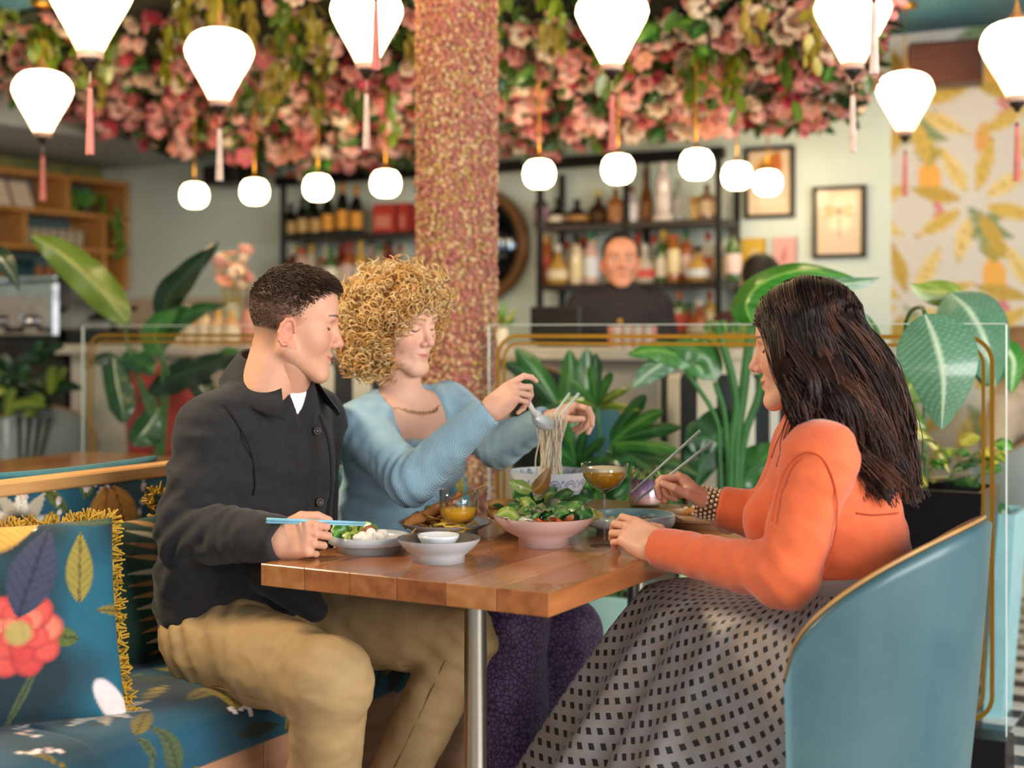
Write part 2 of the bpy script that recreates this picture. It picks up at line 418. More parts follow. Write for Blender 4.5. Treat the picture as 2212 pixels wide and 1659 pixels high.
V = np.stack([U_.ravel(), np.full(U_.size, VW), Z_.ravel()], 1)
Fq = grid_faces(gx, gz)[:, ::-1]
Vb = V.copy(); Vb[:, 1] += 0.1
struct('wall_right', (np.concatenate([V, Vb]), np.concatenate([Fq, Fq[:, ::-1] + len(V)])), M('wallpaper', rough=0.6, vcol=True, var=0.02), cols=np.concatenate([pa.C, pa.C]))

# ---------------------------------------------------------------- bar
m_marble = M('bar_marble', '#e9dfce', 0.22, col2='#c9bda8', scale=3.0, var=0.06)
m_black = M('black_metal', '#18181b', 0.4, metal=0.6)
bar = empty('bar_counter', (-3.8, 5.3, 0), 'long pale marble bar counter with a slim overhanging top', 'bar')
UB0, UB1 = -5.45, -2.0
add('countertop', rbox(UB0, UB1, 4.98, 5.58, 1.085, 1.135, 0.006), m_marble, bar, smooth=False)
add('countertop', rbox(UB1 - 0.38, UB1, 5.585, 5.76, 1.085, 1.135, 0.006), m_marble, bar, smooth=False)
nP = 6
for i in range(nP):
    w = (UB1 - 0.06 - UB0 - 0.04) / nP; x0 = UB0 + 0.04 + i * w
    add('front_panel', rbox(x0 + 0.003, x0 + w - 0.003, 5.12, 5.15, 0.1, 1.085, 0.003), m_marble, bar, smooth=False)
add('side_panel', rbox(UB1 - 0.06, UB1 - 0.03, 5.12, 5.74, 0.1, 1.085, 0.003), m_marble, bar, smooth=False)
add('side_panel', rbox(UB0 + 0.01, UB0 + 0.04, 5.12, 5.55, 0.1, 1.085, 0.003), m_marble, bar, smooth=False)
add('kick_board', box(UB0 + 0.04, UB1 - 0.08, 5.16, 5.2, 0.0, 0.1), m_black, bar, smooth=False)
bb = empty('back_counter', (-3.9, 6.5, 0), 'low stone back counter along the wall behind the bar', 'counter')
add('worktop', rbox(-6.3, -2.45, 6.15, 6.73, 0.98, 1.02, 0.004), M('dark_stone', '#3a3633', 0.3), bb, smooth=False)
add('body', box(-6.28, -2.47, 6.2, 6.73, 0.0, 0.98), M('counter_body', '#5a4a3c', 0.5), bb, smooth=False)

SV = 6.45                                               # front plane of the bottle shelves
ZS = {'up': 1.742, 'mid': 1.438, 'low': 1.16, 'top': 2.03}
sh = empty('bottle_shelving', (at_v(1100, 500, SV)[0], SV, 1.02), 'black metal bottle shelving fixed along the wall behind the bar', 'shelving')
uA, uB_, uC, uD = (at_v(p, 500, SV)[0] for p in (612, 905, 1166, 1552))
for u0 in (uA, uB_, uC, (uC + uD) / 2, uD):
    for vv in (SV, 6.70): add('upright', rbox(u0 - 0.014, u0 + 0.014, vv - 0.014, vv + 0.014, 1.018, ZS['top'], 0.003), m_black, sh, smooth=False)
add('top_beam', rbox(uA - 0.05, uD + 0.03, SV - 0.025, SV + 0.025, ZS['top'], ZS['top'] + 0.055, 0.004), m_black, sh, smooth=False)
for z in (ZS['up'], ZS['mid'], ZS['low']):
    for a, b in ((uA, uB_), (uC, uD)):
        add('shelf', rbox(a - 0.012, b + 0.012, SV - 0.012, 6.72, z - 0.03, z, 0.003), M('shelf_board', '#2b2220', 0.35), sh, smooth=False)
# round wooden mirror between the shelving bays
mc = at_v(1030, 530, 6.70); R_ = 0.315
mir = empty('round_mirror', mc, 'round dark mirror in a wide bent-wood rim between the bottle shelves', 'mirror')
t_ = np.linspace(0, 2 * math.pi, 40, endpoint=False)
rim = lathe([(R_ - 0.05, -0.035), (R_, -0.035), (R_ + 0.005, 0.02), (R_ - 0.05, 0.02)], 48, close=True)
rim = (rim[0] @ rotm((1, 0, 0), 90).T + mc, rim[1])
add('rim', rim, M('bent_wood', '#8a6236', 0.45, scale=9, stretch=(1, 1, 5), bump=0.2), mir)
dk = lathe([(0.0, 0.0), (R_ - 0.045, 0.0), (R_ - 0.045, -0.01), (0.0, -0.01)], 48)
add('mirror_glass', (dk[0] @ rotm((1, 0, 0), 90).T + mc, dk[1]), M('mirror_glass', '#56606e', 0.06, metal=0.95, var=0.03), mir)
rr = lathe([(0.06, -0.05), (0.09, -0.05), (0.09, -0.03), (0.06, -0.03)], 32, close=True)
add('wood_ring', (rr[0] @ rotm((1, 0, 0), 90).T + mc + np.array([0.16, -0.0, -0.08]), rr[1]), MATS['bent_wood'], mir)

# ---------------------------------------------------------------- bottles
def bottle_prof(kind, h):
    if kind == 'wine': return [(0.001, 0), (0.034, 0), (0.037, 0.01), (0.037, 0.58 * h), (0.03, 0.68 * h), (0.014, 0.78 * h), (0.013, h), (0.001, h)], (0.037, 0.12, 0.45), (0.0145, 0.72, 1.0)
    if kind == 'spirit': return [(0.001, 0), (0.038, 0), (0.04, 0.01), (0.04, 0.62 * h), (0.03, 0.72 * h), (0.014, 0.78 * h), (0.013, 0.93 * h), (0.001, 0.93 * h)], (0.04, 0.15, 0.52), (0.015, 0.84, 1.0)
    if kind == 'squat': return [(0.001, 0), (0.052, 0), (0.06, 0.15 * h), (0.055, 0.45 * h), (0.03, 0.6 * h), (0.015, 0.68 * h), (0.014, 0.86 * h), (0.001, 0.86 * h)], (0.0605, 0.14, 0.36), (0.018, 0.82, 1.0)
    if kind == 'slim': return [(0.001, 0), (0.03, 0), (0.032, 0.01), (0.03, 0.4 * h), (0.013, 0.6 * h), (0.011, 0.97 * h), (0.001, 0.97 * h)], (0.032, 0.08, 0.3), (0.0125, 0.93, 1.0)
    if kind == 'ornate': return [(0.001, 0), (0.055, 0), (0.058, 0.06 * h), (0.038, 0.13 * h), (0.036, 0.55 * h), (0.042, 0.62 * h), (0.02, 0.72 * h), (0.016, 0.82 * h), (0.03, 0.88 * h), (0.022, 0.96 * h), (0.001, h)], (0.0385, 0.18, 0.4), (0.026, 0.9, 0.97)
    return [(0.001, 0), (0.03, 0), (0.032, 0.01), (0.032, 0.95 * h), (0.001, 0.95 * h)], (0.0325, 0.2, 0.7), (0.033, 0.9, 1.0)
def glass_col(c): return M('bottle_glass_' + c, c, 0.08, var=0.04, coat=0.5, spec=0.8)
def plain(c, r=0.45): return M('paint_' + c + str(r), c, r, var=0.06)
USED = {}
def free_spot(px, z, r, v_first):                          # the row on the shelf, on the same line of sight, where nothing stands yet
    L_ = USED.setdefault(round(z, 2), [])
    for sc in (1.0, 0.85, 0.72, 0.6, 0.5):
        for dx in (0, 5, -5, 10, -10, 16, -16, 24, -24, 34, -34, 46, -46, 60, -60):
            for v in (v_first, 6.49, 6.57, 6.65):
                q = at_v(px + dx, 600, v)
                if all((q[0] - a) ** 2 + (q[1] - b) ** 2 >= (r * sc + c) ** 2 for a, b, c in L_) and not any(abs(q[0] - k) < r * sc + 0.016 and min(abs(q[1] - SV), abs(q[1] - 6.70)) < r * sc + 0.016 for k in (uA, uB_, uC, (uC + uD) / 2, uD)): L_.append((q[0], q[1], r * sc + 0.001)); return q, sc
    return None, 1.0
BR = {'wine': 0.038, 'spirit': 0.041, 'squat': 0.061, 'slim': 0.033, 'ornate': 0.059, 'tube': 0.033}
def bottle(p, kind, h, gc, lc, cc, label, group):
    prof, lb, cp = bottle_prof(kind, h)
    b = empty('bottle', p, label, 'bottle', group); b.scale = (bottle.sc, bottle.sc, 1)
    add('bottle_body', lathe(prof, 14), glass_col(gc), b, (0, 0, 0))
    if lc: add('bottle_label', lathe([(lb[0] + 0.0006, lb[1] * h), (lb[0] + 0.0006, lb[2] * h)], 14), plain(lc, 0.6), b, (0, 0, 0))
    if cc: add('bottle_cap', lathe([(cp[0], cp[1] * h), (cp[0], cp[2] * h), (0.001, cp[2] * h)], 10), plain(cc, 0.4), b, (0, 0, 0))
bottle.sc = 1.0
G1, G2, G3, G4 = 'bottles on the upper right shelf', 'bottles on the middle right shelf', 'champagne bottles on the upper left shelf', 'bottles on the middle left shelf'
def CN(h): return h
UPR = [(1169, 'spirit', .19, '#7a5a62', '#c99ab0', '#54321f', 'small plum bottle with a pink label on the upper shelf'),
 (1202, 'squat', .15, '#2a1a14', '#f4ead0', '#2b211d', 'dark squat bottle with a cream label on the upper shelf'),
 (1247, 'squat', .13, '#2b1d1a', '#a87a3a', '#3a2a22', 'very squat black bottle with a bronze label on the upper shelf'),
 (1293, 'squat', .19, '#4a2c18', '#6a4a22', '#f5dd8a', 'round brown decanter bottle with a bright gold cap'),
 (1330, 'spirit', .18, '#a8683a', '#c58a5a', '#8a4a2a', 'amber bottle with a tan label on the upper shelf'),
 (1364, 'spirit', .19, '#c8c0b8', '#f2ece8', '#7a3a2a', 'clear bottle with a wide white label and russet cap'),
 (1397, 'slim', .34, '#6a3a10', '#8a5a1a', '#4a2a12', 'very tall slim amber bottle on the upper shelf'),
 (1432, 'ornate', .33, '#d9c9c2', '#e9ddd6', '#e8d6d2', 'tall ornate white ceramic decanter on the upper shelf'),
 (1466, 'spirit', .22, '#b8c0b8', '#e6e2d8', '#b0b0a8', 'clear glass bottle with faint label beside the ornate decanter'),
 (1504, 'tube', .12, '#d8a85a', '#f0d48a', '#d8b060', 'little gold canister bottle on the upper shelf'),
 (1527, 'spirit', .17, '#8a6a4a', '#d0b48a', '#6a4428', 'pale brown bottle at the end of the upper shelf')]
for px, k, h, g, l, c, lab in UPR:
    p, bottle.sc = free_spot(px, ZS['up'], BR[k], SV + 0.10); bottle((p[0], p[1], ZS['up']), k, h, g, l, c, lab, G1)
cols_g = ['#d8cdb8', '#e6d6b4', '#b8643a', '#c9cfc8', '#7a2a24', '#c8a050', '#4a6a3a', '#d9b6a6', '#e8e4d8', '#a86a30']
cname = {'#d8cdb8': 'beige', '#e6d6b4': 'pale cream', '#b8643a': 'rust orange', '#c9cfc8': 'clear', '#7a2a24': 'dark red', '#c8a050': 'golden', '#4a6a3a': 'green', '#d9b6a6': 'blush pink', '#e8e4d8': 'frosted white', '#a86a30': 'amber'}
labs = ['#f4ecd8', '#efe0c0', '#d8584a', '#e8f0f2', '#f2d9d0', '#f4e2b0']; lname = dict(zip(labs, ['cream', 'buff', 'red', 'icy white', 'pink', 'yellow']))
caps = ['#c0392b', '#2f7a4a', '#d9b25a', '#2a2624', '#d8d4cc', '#b0603a']; kname = dict(zip(caps, ['red', 'green', 'gold', 'black', 'silver', 'copper']))
def row(pxs, z, vv, group, where, kinds, seed):
    rr_ = random.Random(seed)
    for i, px in enumerate(pxs):
        g = cols_g[(i * 3 + seed) % 10]; l = labs[(i * 5 + seed) % 6]; c = caps[(i * 2 + i // 3 + seed) % 6]
        k = kinds[i % len(kinds)]; h = {'spirit': .27, 'wine': .30, 'squat': .20, 'tube': .24, 'slim': .33}[k] * rr_.uniform(0.85, 1.05); h = min(h, 0.262 if z > 1.3 else 0.235); p, bottle.sc = free_spot(px, z, BR[k], vv)
        if p is None: continue
        bottle((p[0], p[1], z), k, h, g, l, c, f'{cname[g]} bottle with {lname[l]} label and {kname[c]} cap {where}', group)
row([1178, 1196, 1216, 1236, 1256, 1277, 1392, 1412, 1432, 1455, 1482, 1508, 1530], ZS['mid'], SV + 0.08, G2, 'on the shelf behind the bartender', ['spirit', 'squat', 'spirit', 'wine', 'tube'], 2)
row([1187, 1228, 1268, 1402, 1443, 1470, 1496, 1538], ZS['mid'], SV + 0.18, G2, 'rearmost on the bartender shelf', ['wine', 'spirit', 'slim'], 5)
row([1440, 1462, 1484, 1505, 1528], ZS['low'], SV + 0.10, 'bottles on the low right shelf', 'on the lowest shelf', ['squat', 'spirit', 'squat'], 3)
row([632, 652, 672, 694, 714, 735, 757, 779, 800, 822, 843, 864], ZS['mid'], SV + 0.08, G4, 'on the shelf below the champagne', ['spirit', 'spirit', 'wine', 'squat', 'spirit'], 4)
row([643, 704, 746, 790, 832, 876], ZS['mid'], SV + 0.18, G4, 'at the back below the champagne', ['wine', 'slim'], 8)
for i, (px, h, oc) in enumerate([(628, .20, 0), (654, .23, 0), (682, .22, 0), (708, .27, 1), (740, .31, 1), (770, .28, 1)]):
    p, bottle.sc = free_spot(px, ZS['up'], BR['wine'], SV + 0.10)
    bottle((p[0], p[1], ZS['up']), 'wine', h, '#141a12', '#e8a23a' if oc else '#c8a468', '#e09a3a' if oc else '#1c1a18',
           'dark champagne bottle with orange label and orange foil neck' if oc else 'black wine bottle with a tan label on the upper shelf', G3)
bottle.sc = 1.0
for i, (px, w) in enumerate([(838, 0.14), (880, 0.07)]):
    p = at_v(px, 500, SV + 0.12)
    g = empty('gift_box', (p[0], p[1], ZS['up']), ('wide red printed gift box beside the champagne bottles', 'narrow red gift box beside the flowered pillar')[i], 'box', 'red gift boxes')
    add('box_body', rbox(-w / 2, w / 2, -0.05, 0.05, 0, 0.165, 0.003), plain('#c0392f'), g, (0, 0, 0), smooth=False)
    add('printed_panel', box(-w / 2 + 0.02, w / 2 - 0.02, -0.0515, -0.05, 0.03, 0.10), plain('#dd8a78'), g, (0, 0, 0), smooth=False)
# crates on top of the shelving
for i, px in enumerate((758, 815)):
    p = at_v(px, 370, SV + 0.1); g = empty('wooden_crate', (p[0], p[1], ZS['top'] + 0.055), 'weathered slatted wooden crate on top of the bottle shelving', 'crate', 'crates on the shelving')
    for k in range(4): add('slat', rbox(-0.07, 0.07, -0.07, -0.06, 0.004 + k * 0.036, 0.034 + k * 0.036, 0.002), M('crate_wood', '#9a6a5a', 0.7), g, (0, 0, 0), smooth=False)
    for s in (-1, 1): add('side', rbox(s * 0.07 - 0.006, s * 0.07 + 0.006, -0.06, 0.09, 0, 0.145, 0.002), MATS['crate_wood'], g, (0, 0, 0), smooth=False)
    add('bottom', rbox(-0.064, 0.064, -0.06, 0.09, 0, 0.006, 0.001), MATS['crate_wood'], g, (0, 0, 0), smooth=False)

# ---------------------------------------------------------------- pictures on the wall
def framed(pxa, pxb, ya, yb, label, paint, thick=0.02, frame_c='#2a221c'):
    a = at_v(pxa, ya, VW); b = at_v(pxb, yb, VW); a2 = at_v(pxb, ya, VW); b1 = at_v(pxa, yb, VW)
    w = b[0] - a[0]; zt = (a[2] + a2[2]) / 2; zb = (b[2] + b1[2]) / 2; h = zt - zb
    f = empty('framed_print' if thick else 'canvas_print', ((a[0] + b[0]) / 2, VW, zb), label, 'picture')
    n = 40; X, Y = np.meshgrid(np.linspace(-w / 2, w / 2, n), np.linspace(0, h, n), indexing='ij')
    P = Paint(X.ravel() / w * 2, Y.ravel() / h * 2 - 1, '#ecd3b4'); paint(P)
    V = np.stack([X.ravel(), np.full(n * n, -0.018), Y.ravel()], 1)
    Vb = V.copy(); Vb[:, 1] = 0; q = grid_faces(n, n)[:, ::-1]
    add('print', (np.concatenate([V, Vb]), np.concatenate([q, q[:, ::-1] + n * n])), M('print_paper', rough=0.25 if thick else 0.6, vcol=True, var=0.02, coat=0.4), f, (0, 0, 0), cols=np.concatenate([P.C, P.C]))
    t = thick; mt = plain(frame_c)
    if t:
        for q in ((-w / 2 - t, w / 2 + t, -t, 0), (-w / 2 - t, w / 2 + t, h, h + t), (-w / 2 - t, -w / 2, 0, h), (w / 2, w / 2 + t, 0, h)):
            add('frame_rail', rbox(q[0], q[1], -0.03, 0, q[2], q[3], 0.002), mt, f, (0, 0, 0), smooth=False)
def p1(P):
    P.leaf(-0.8, -0.2, 1.6, 0.5, 0.8, '#e0a860'); P.leaf(0.1, 0.1, 1.0, 0.4, 1.2, '#c9743a'); P.oval(0.1, -0.6, 0.8, 0.15, 0, '#f2e2c6'); P.leaf(-0.5, 0.5, 0.9, 0.2, -0.2, '#8a5a2a')
def p2(P):
    for a in (0.15, math.pi - 0.15, -0.25, math.pi + 0.25): P.leaf(0, 0.35, 0.75, 0.14, a, '#d9b27a', '#b98a5a')
    P.leaf(0, 0.3, 1.0, 0.05, -math.pi / 2, '#c98a5a'); P.oval(0, 0.33, 0.13, 0.12, 0, '#6a3228')
framed(1620, 1710, 327, 463, 'taller black framed botanical print in warm yellows on the pale wall', p1)
framed(1767, 1864, 411, 549, 'black framed dragonfly print on cream paper', p2)
framed(1604, 1655, 515, 585, 'small yellow canvas print hung low on the pale wall', lambda P: (P.mix(np.ones(len(P.X)), '#e0b53c'), P.oval(0.1, 0, 0.5, 0.3, 0.5, '#f0d890')), 0)
framed(1673, 1722, 512, 585, 'small pink canvas print hung low on the pale wall', lambda P: (P.mix(np.ones(len(P.X)), '#eeb2ac'), P.leaf(-0.2, -0.6, 1.2, 0.3, 1.3, '#d98a86')), 0)

# ---------------------------------------------------------------- globe pendants over the bar
m_globe = M('opal_globe', '#fff6e4', 0.3, var=0.0, emit=11.0, ecol='#ffe0ae')
m_brass = M('brass', '#c9973f', 0.3, metal=0.95, var=0.06)
gl_prof = [(0.022, 0.058), (0.045, 0.052), (0.06, 0.032), (0.066, 0.005), (0.064, -0.02), (0.054, -0.042), (0.034, -0.056), (0.001, -0.06)]
def pendant(p, lab):
    e = empty('globe_pendant', p, lab, 'pendant light', 'globe pendants over the bar')
    add('globe', lathe(gl_prof, 24), m_globe, e, (0, 0, 0)); add('globe_cap', lathe([(0.001, 0.072), (0.018, 0.072), (0.024, 0.062), (0.024, 0.056), (0.001, 0.056)], 16), m_brass, e, (0, 0, 0))
    add('rod', tube([(0, 0, 0.07), (0, 0, ZC - p[2])], 0.004, 8), m_brass, e, (0, 0, 0)); add('ceiling_rose', lathe([(0.001, ZC - p[2] - 0.02), (0.04, ZC - p[2] - 0.015), (0.045, ZC - p[2]), (0.001, ZC - p[2])], 16), m_brass, e, (0, 0, 0))
for px in (420, 550, 687, 833, 996, 1165, 1335, 1505):
    p = at_v(px, 400, 5.2); pendant((p[0], 5.2, 1.852), 'opal globe pendant in the row hanging over the front of the bar')
for px, py, d in ((1592, 380, 6.24), (1658, 395, 6.66)): pendant(at(px, py, d), 'opal globe pendant hanging where the bar turns to the wall')

# ---------------------------------------------------------------- silk lanterns
def lantern_silk():                                        # lit silk: it lets the bulb's light through and glows evenly
    if 'lantern_silk' in MATS: return MATS['lantern_silk']
    m = bpy.data.materials.new('lantern_silk'); m.use_nodes = True; MATS['lantern_silk'] = m; N = m.node_tree.nodes; L = m.node_tree.links; N.remove(N['Principled BSDF'])
    t = N.new('ShaderNodeBsdfTranslucent'); t.inputs[0].default_value = (0.95, 0.80, 0.58, 1); e = N.new('ShaderNodeEmission'); e.inputs[0].default_value = (1.0, 0.72, 0.42, 1); e.inputs[1].default_value = 1.1
    a = N.new('ShaderNodeAddShader'); L.new(t.outputs[0], a.inputs[0]); L.new(e.outputs[0], a.inputs[1]); L.new(a.outputs[0], N['Material Output'].inputs[0])
    return m
def lantern(p, w, name_label, tassel_c, ribbed, tas=1.0, warm='#ffd9a0', strength=4.0, canopy=True):
    # p: centre of the widest ring; w: width
    s = w / 0.24; e = empty('silk_lantern', p, name_label, 'lantern', 'hanging silk lanterns'); r = w / 2
    hs = [(0.30, 0.60), (0.62, 0.52), (0.86, 0.34), (1.0, 0.02), (0.97, -0.2), (0.80, -0.55), (0.55, -1.0), (0.34, -1.42), (0.30, -1.52)]
    ring = spline([(a, b, 0) for a, b in hs], 30)[:, :2] * r
    nrib = 16; rf = lambda a: 1.0 - 0.028 * (1 - abs(math.cos(a * nrib / 2)))
    mt = lantern_silk()
    sh_ = add('shade', lathe(ring, 96, rfun=rf), mt, e, (0, 0, 0))
    if ribbed:
        for k in range(nrib):
            a = 2 * math.pi * k / nrib; pp = np.stack([ring[:, 0] * math.cos(a), ring[:, 0] * math.sin(a), ring[:, 1]], 1) * np.array([1.004, 1.004, 1])
            add('rib', tube(pp[::3], 0.0013 * s, 4, caps=False), M('rib_wire', '#a8552e', 0.5), sh_, (0, 0, 0))
    bl = bpy.data.lights.new('bulb', 'POINT'); bl.energy = 7.0; bl.color = (1.0, 0.82, 0.6); bl.shadow_soft_size = 0.03; bo = bpy.data.objects.new('bulb', bl); COL.objects.link(bo); bo.parent = e; bo.location = (0, 0, 0.02 * s)
    tc = M('lantern_trim', '#c9877a', 0.6)
    add('top_collar', lathe([(0.22 * r, 0.66 * r), (0.31 * r, 0.66 * r), (0.32 * r, 0.58 * r), (0.22 * r, 0.58 * r)], 24, close=True), tc, e, (0, 0, 0))
    add('bottom_collar', lathe([(0.29 * r, -1.5 * r), (0.31 * r, -1.5 * r), (0.30 * r, -1.68 * r), (0.26 * r, -1.68 * r)], 24, close=True), M('lantern_hem', '#f2c9b4', 0.6), e, (0, 0, 0))
    add('finial', lathe([(0.001, -1.66 * r), (0.24 * r, -1.66 * r), (0.2 * r, -1.76 * r), (0.1 * r, -1.86 * r), (0.06 * r, -1.95 * r), (0.001, -1.97 * r)], 16), plain('#241714'), e, (0, 0, 0))
    add('tassel_cord', tube([(0, 0, -1.95 * r), (0, 0, -2.3 * r)], 0.0016, 6), plain('#e8d0b8'), e, (0, 0, 0))
    add('bead', ball((0, 0, -2.3 * r), 0.0075 * s, 12, 8), M('wood_bead', '#8a3f2a', 0.3), e, (0, 0, 0))
    L = r * 1.35 * tas; n = 60; ph = rng.uniform(0, 2 * math.pi, n); q = np.sqrt(rng.uniform(0, 1, n)) * 0.0105 * s
    ts = np.linspace(0, 1, 5); pth = np.stack([np.stack([q * np.cos(ph) * (0.55 + 0.6 * t), q * np.sin(ph) * (0.55 + 0.6 * t), -2.36 * r - L * t * (1 - 0.05 * rng.uniform(0, 1, n))], 1) for t in ts], 1)
    add('tassel', tubes(pth, np.full((n, 5), 0.0017 * s), 4), M('tassel_' + tassel_c, tassel_c, 0.6), e, (0, 0, 0))
    H = ZC - p[2]
    add('cord', tube([(0, 0, 0.6 * r), (0, 0, H)], 0.003, 6), m_brass, e, (0, 0, 0))
    add('cord_fan', lathe([(0.28 * r, 0.64 * r), (0.1 * r, 0.86 * r), (0.04 * r, 1.1 * r)], 12), M('cord_thread', '#b98a52', 0.7), e, (0, 0, 0))
    add('ceiling_rose', lathe([(0.001, H - 0.02), (0.05, H - 0.016), (0.055, H), (0.001, H)], 20), m_brass, e, (0, 0, 0))
PK, WH = '#f0948c', '#fbe6da'
LT = [(92, 192, 6.06, .245, PK, 0, 'cream silk lantern with coral tassel hanging by the wooden cubby shelf'),
 (195, -28, 4.3, .26, PK, 1, 'cream silk lantern with bold rust ribs and coral tassel, hung high before the flowers'),
 (474, 108, 5.1, .24, WH, 0, 'glowing silk lantern with white tassel hung before the flower canopy, away from the pillar'),
 (792, 20, 4.75, .24, WH, 0, 'glowing silk lantern with white tassel right beside the flowered pillar'),
 (812, -215, 4.1, .25, PK, 1, 'silk lantern whose coral tassel hangs before the lantern by the pillar'),
 (1322, 22, 4.7, .238, PK, 0, 'glowing silk lantern with coral tassel hanging over the bartender'),
 (1412, -372, 4.1, .25, WH, 1, 'silk lantern with only its pale tassel tip showing against the flowers'),
 (1842, 15, 4.55, .24, WH, 0, 'large glowing silk lantern with white tassel at the end of the flower canopy'),
 (1888, -225, 3.9, .25, WH, 1, 'silk lantern showing only a dark finial, brown bead and white tassel'),
 (1955, 193, 6.1, .235, PK, 0, 'small warm silk lantern with coral tassel in front of the wall loudspeaker'),
 (2197, 92, 4.9, .245, PK, 1, 'ribbed warm silk lantern with coral tassel in front of the fruit wallpaper')]
for px, py, d, w, tcol, rib, lab in LT: lantern(at(px, py, d), w, lab, tcol, rib, tas=1.15)

# ---------------------------------------------------------------- loudspeakers
def speaker(p, sx, sy, sz, rz, c, label):
    e = empty('loudspeaker', p, label, 'speaker', rz=rz)
    add('cabinet', rbox(-sx / 2, sx / 2, -sy / 2, sy / 2, -sz / 2, sz / 2, 0.012), plain(c), e, (0, 0, 0), smooth=False)
    add('grille', rbox(-sx / 2 + 0.015, sx / 2 - 0.015, -sy / 2 - 0.004, -sy / 2, -sz / 2 + 0.015, sz / 2 - 0.015, 0.002), M('grille_' + c, c, 0.8, scale=300, bump=0.5), e, (0, 0, 0), smooth=False)
    add('bracket', tube([(0, sy / 2 - 0.01, sz / 4), (0, sy / 2 + 0.12, sz / 4)], 0.01, 8), m_black, e, (0, 0, 0))
p = at_v(2042, 140, 6.55); speaker(p, 0.32, 0.17, 0.19, math.radians(10), '#4a2a22', 'dark brown loudspeaker bracketed on the fruit wallpaper')
p = at_v(500, 378, 6.57); speaker(p, 0.33, 0.2, 0.12, math.radians(-14), '#26241f', 'black loudspeaker bracketed high on the mint wall')
# ---------------------------------------------------------------- pillar wrapped in dried blossoms
PC = np.array([-2.455, 3.97]); PR = 0.122
pil = tag(add('pillar', lathe([(PR, 0), (PR, ZC)], 40, (PC[0], PC[1], 0)), M('pillar_core', '#b88468', 0.8)), kind='structure')
def ico(r=1.0):
    g = (1 + 5 ** 0.5) / 2
    V = norm(np.array([(-1, g, 0), (1, g, 0), (-1, -g, 0), (1, -g, 0), (0, -1, g), (0, 1, g), (0, -1, -g), (0, 1, -g), (g, 0, -1), (g, 0, 1), (-g, 0, -1), (-g, 0, 1)], float)) * r
    F = np.array([(0, 11, 5), (0, 5, 1), (0, 1, 7), (0, 7, 10), (0, 10, 11), (1, 5, 9), (5, 11, 4), (11, 10, 2), (10, 7, 6), (7, 1, 8), (3, 9, 4), (3, 4, 2), (3, 2, 6), (3, 6, 8), (3, 8, 9), (4, 9, 5), (2, 4, 11), (6, 2, 10), (8, 6, 7), (9, 8, 1)])
    return V, F
IV, IF = ico()
pal = np.array([lin(c) for c in ('#e2ac86', '#ebc193', '#d48f82', '#de9f7c', '#eeca9e', '#cd827a', '#d8b472', '#e6b09a')])
def scatter(baseV, baseF, pos, scl, rots=None, cols=None):
    n = len(pos); V = baseV[None] * (scl[:, None, None] if np.ndim(scl) == 1 else scl[:, None, :])
    if rots is not None: V = np.einsum('nij,nkj->nki', rots, V)
    V = V + pos[:, None, :]; F = (baseF[None] + (np.arange(n) * len(baseV))[:, None, None]).reshape(-1, baseF.shape[1])
    C = np.repeat(cols, len(baseV), 0) if cols is not None else None
    return V.reshape(-1, 3), F, C
def rand_rots(n):
    q = norm(rng.normal(size=(n, 4))); w, x, y, z = q.T
    return np.stack([1 - 2 * (y * y + z * z), 2 * (x * y - z * w), 2 * (x * z + y * w), 2 * (x * y + z * w), 1 - 2 * (x * x + z * z), 2 * (y * z - x * w), 2 * (x * z - y * w), 2 * (y * z + x * w), 1 - 2 * (x * x + y * y)], 1).reshape(-1, 3, 3)
nb = 8200; k = np.arange(nb); ang = k * 2.399963; zz_ = 0.35 + (ZC - 0.37) * (k + 0.5) / nb
rad = PR + rng.uniform(-0.001, 0.009, nb); ang = ang + rng.uniform(-0.06, 0.06, nb)
pos = np.stack([PC[0] + rad * np.cos(ang), PC[1] + rad * np.sin(ang), zz_ + rng.uniform(-0.006, 0.006, nb)], 1)
ci = (fbm(pos * 9, 2) * 6 + rng.uniform(0, 4, nb)).astype(int) % 8; cl = pal[ci] * rng.uniform(0.62, 0.80, (nb, 1))
near = (np.cos(ang - math.atan2(-1, 0.2)) > 0.3) & (zz_ > 1.2) & (rng.uniform(0, 1, nb) < 0.17); pick = np.where(near)[0][:290]
keep = np.ones(nb, bool); keep[pick] = False
m_bl = M('dried_blossom', rough=1.0, vcol=True, var=0.08, scale=120, spec=0.05)
tag(add('dried_blossom_cover', scatter(IV, IF, pos[keep], rng.uniform(0.0075, 0.0115, keep.sum())[:, None] * rng.uniform(0.7, 1.2, (keep.sum(), 3)), rand_rots(int(keep.sum())), cl[keep]), m_bl, pil), kind='stuff')
bmes = [mesh_np('blossom', *join(*[(IV * 0.0055 + np.array([0.0045 * math.cos(a), 0.0045 * math.sin(a), 0.001]), IF) for a in (0, 1.57, 3.14, 4.71)]), cols=np.tile(pal[j] * 0.78, (48, 1))) for j in range(8)]
for me in bmes: me.materials.append(m_bl)
for i in pick:
    o = ob('blossom', bmes[ci[i]], None, pil, tuple(pos[i] + 0.003 * np.array([math.cos(ang[i]), math.sin(ang[i]), 0]))); o.rotation_euler = (rng.uniform(-1, 1), math.pi / 2, ang[i])

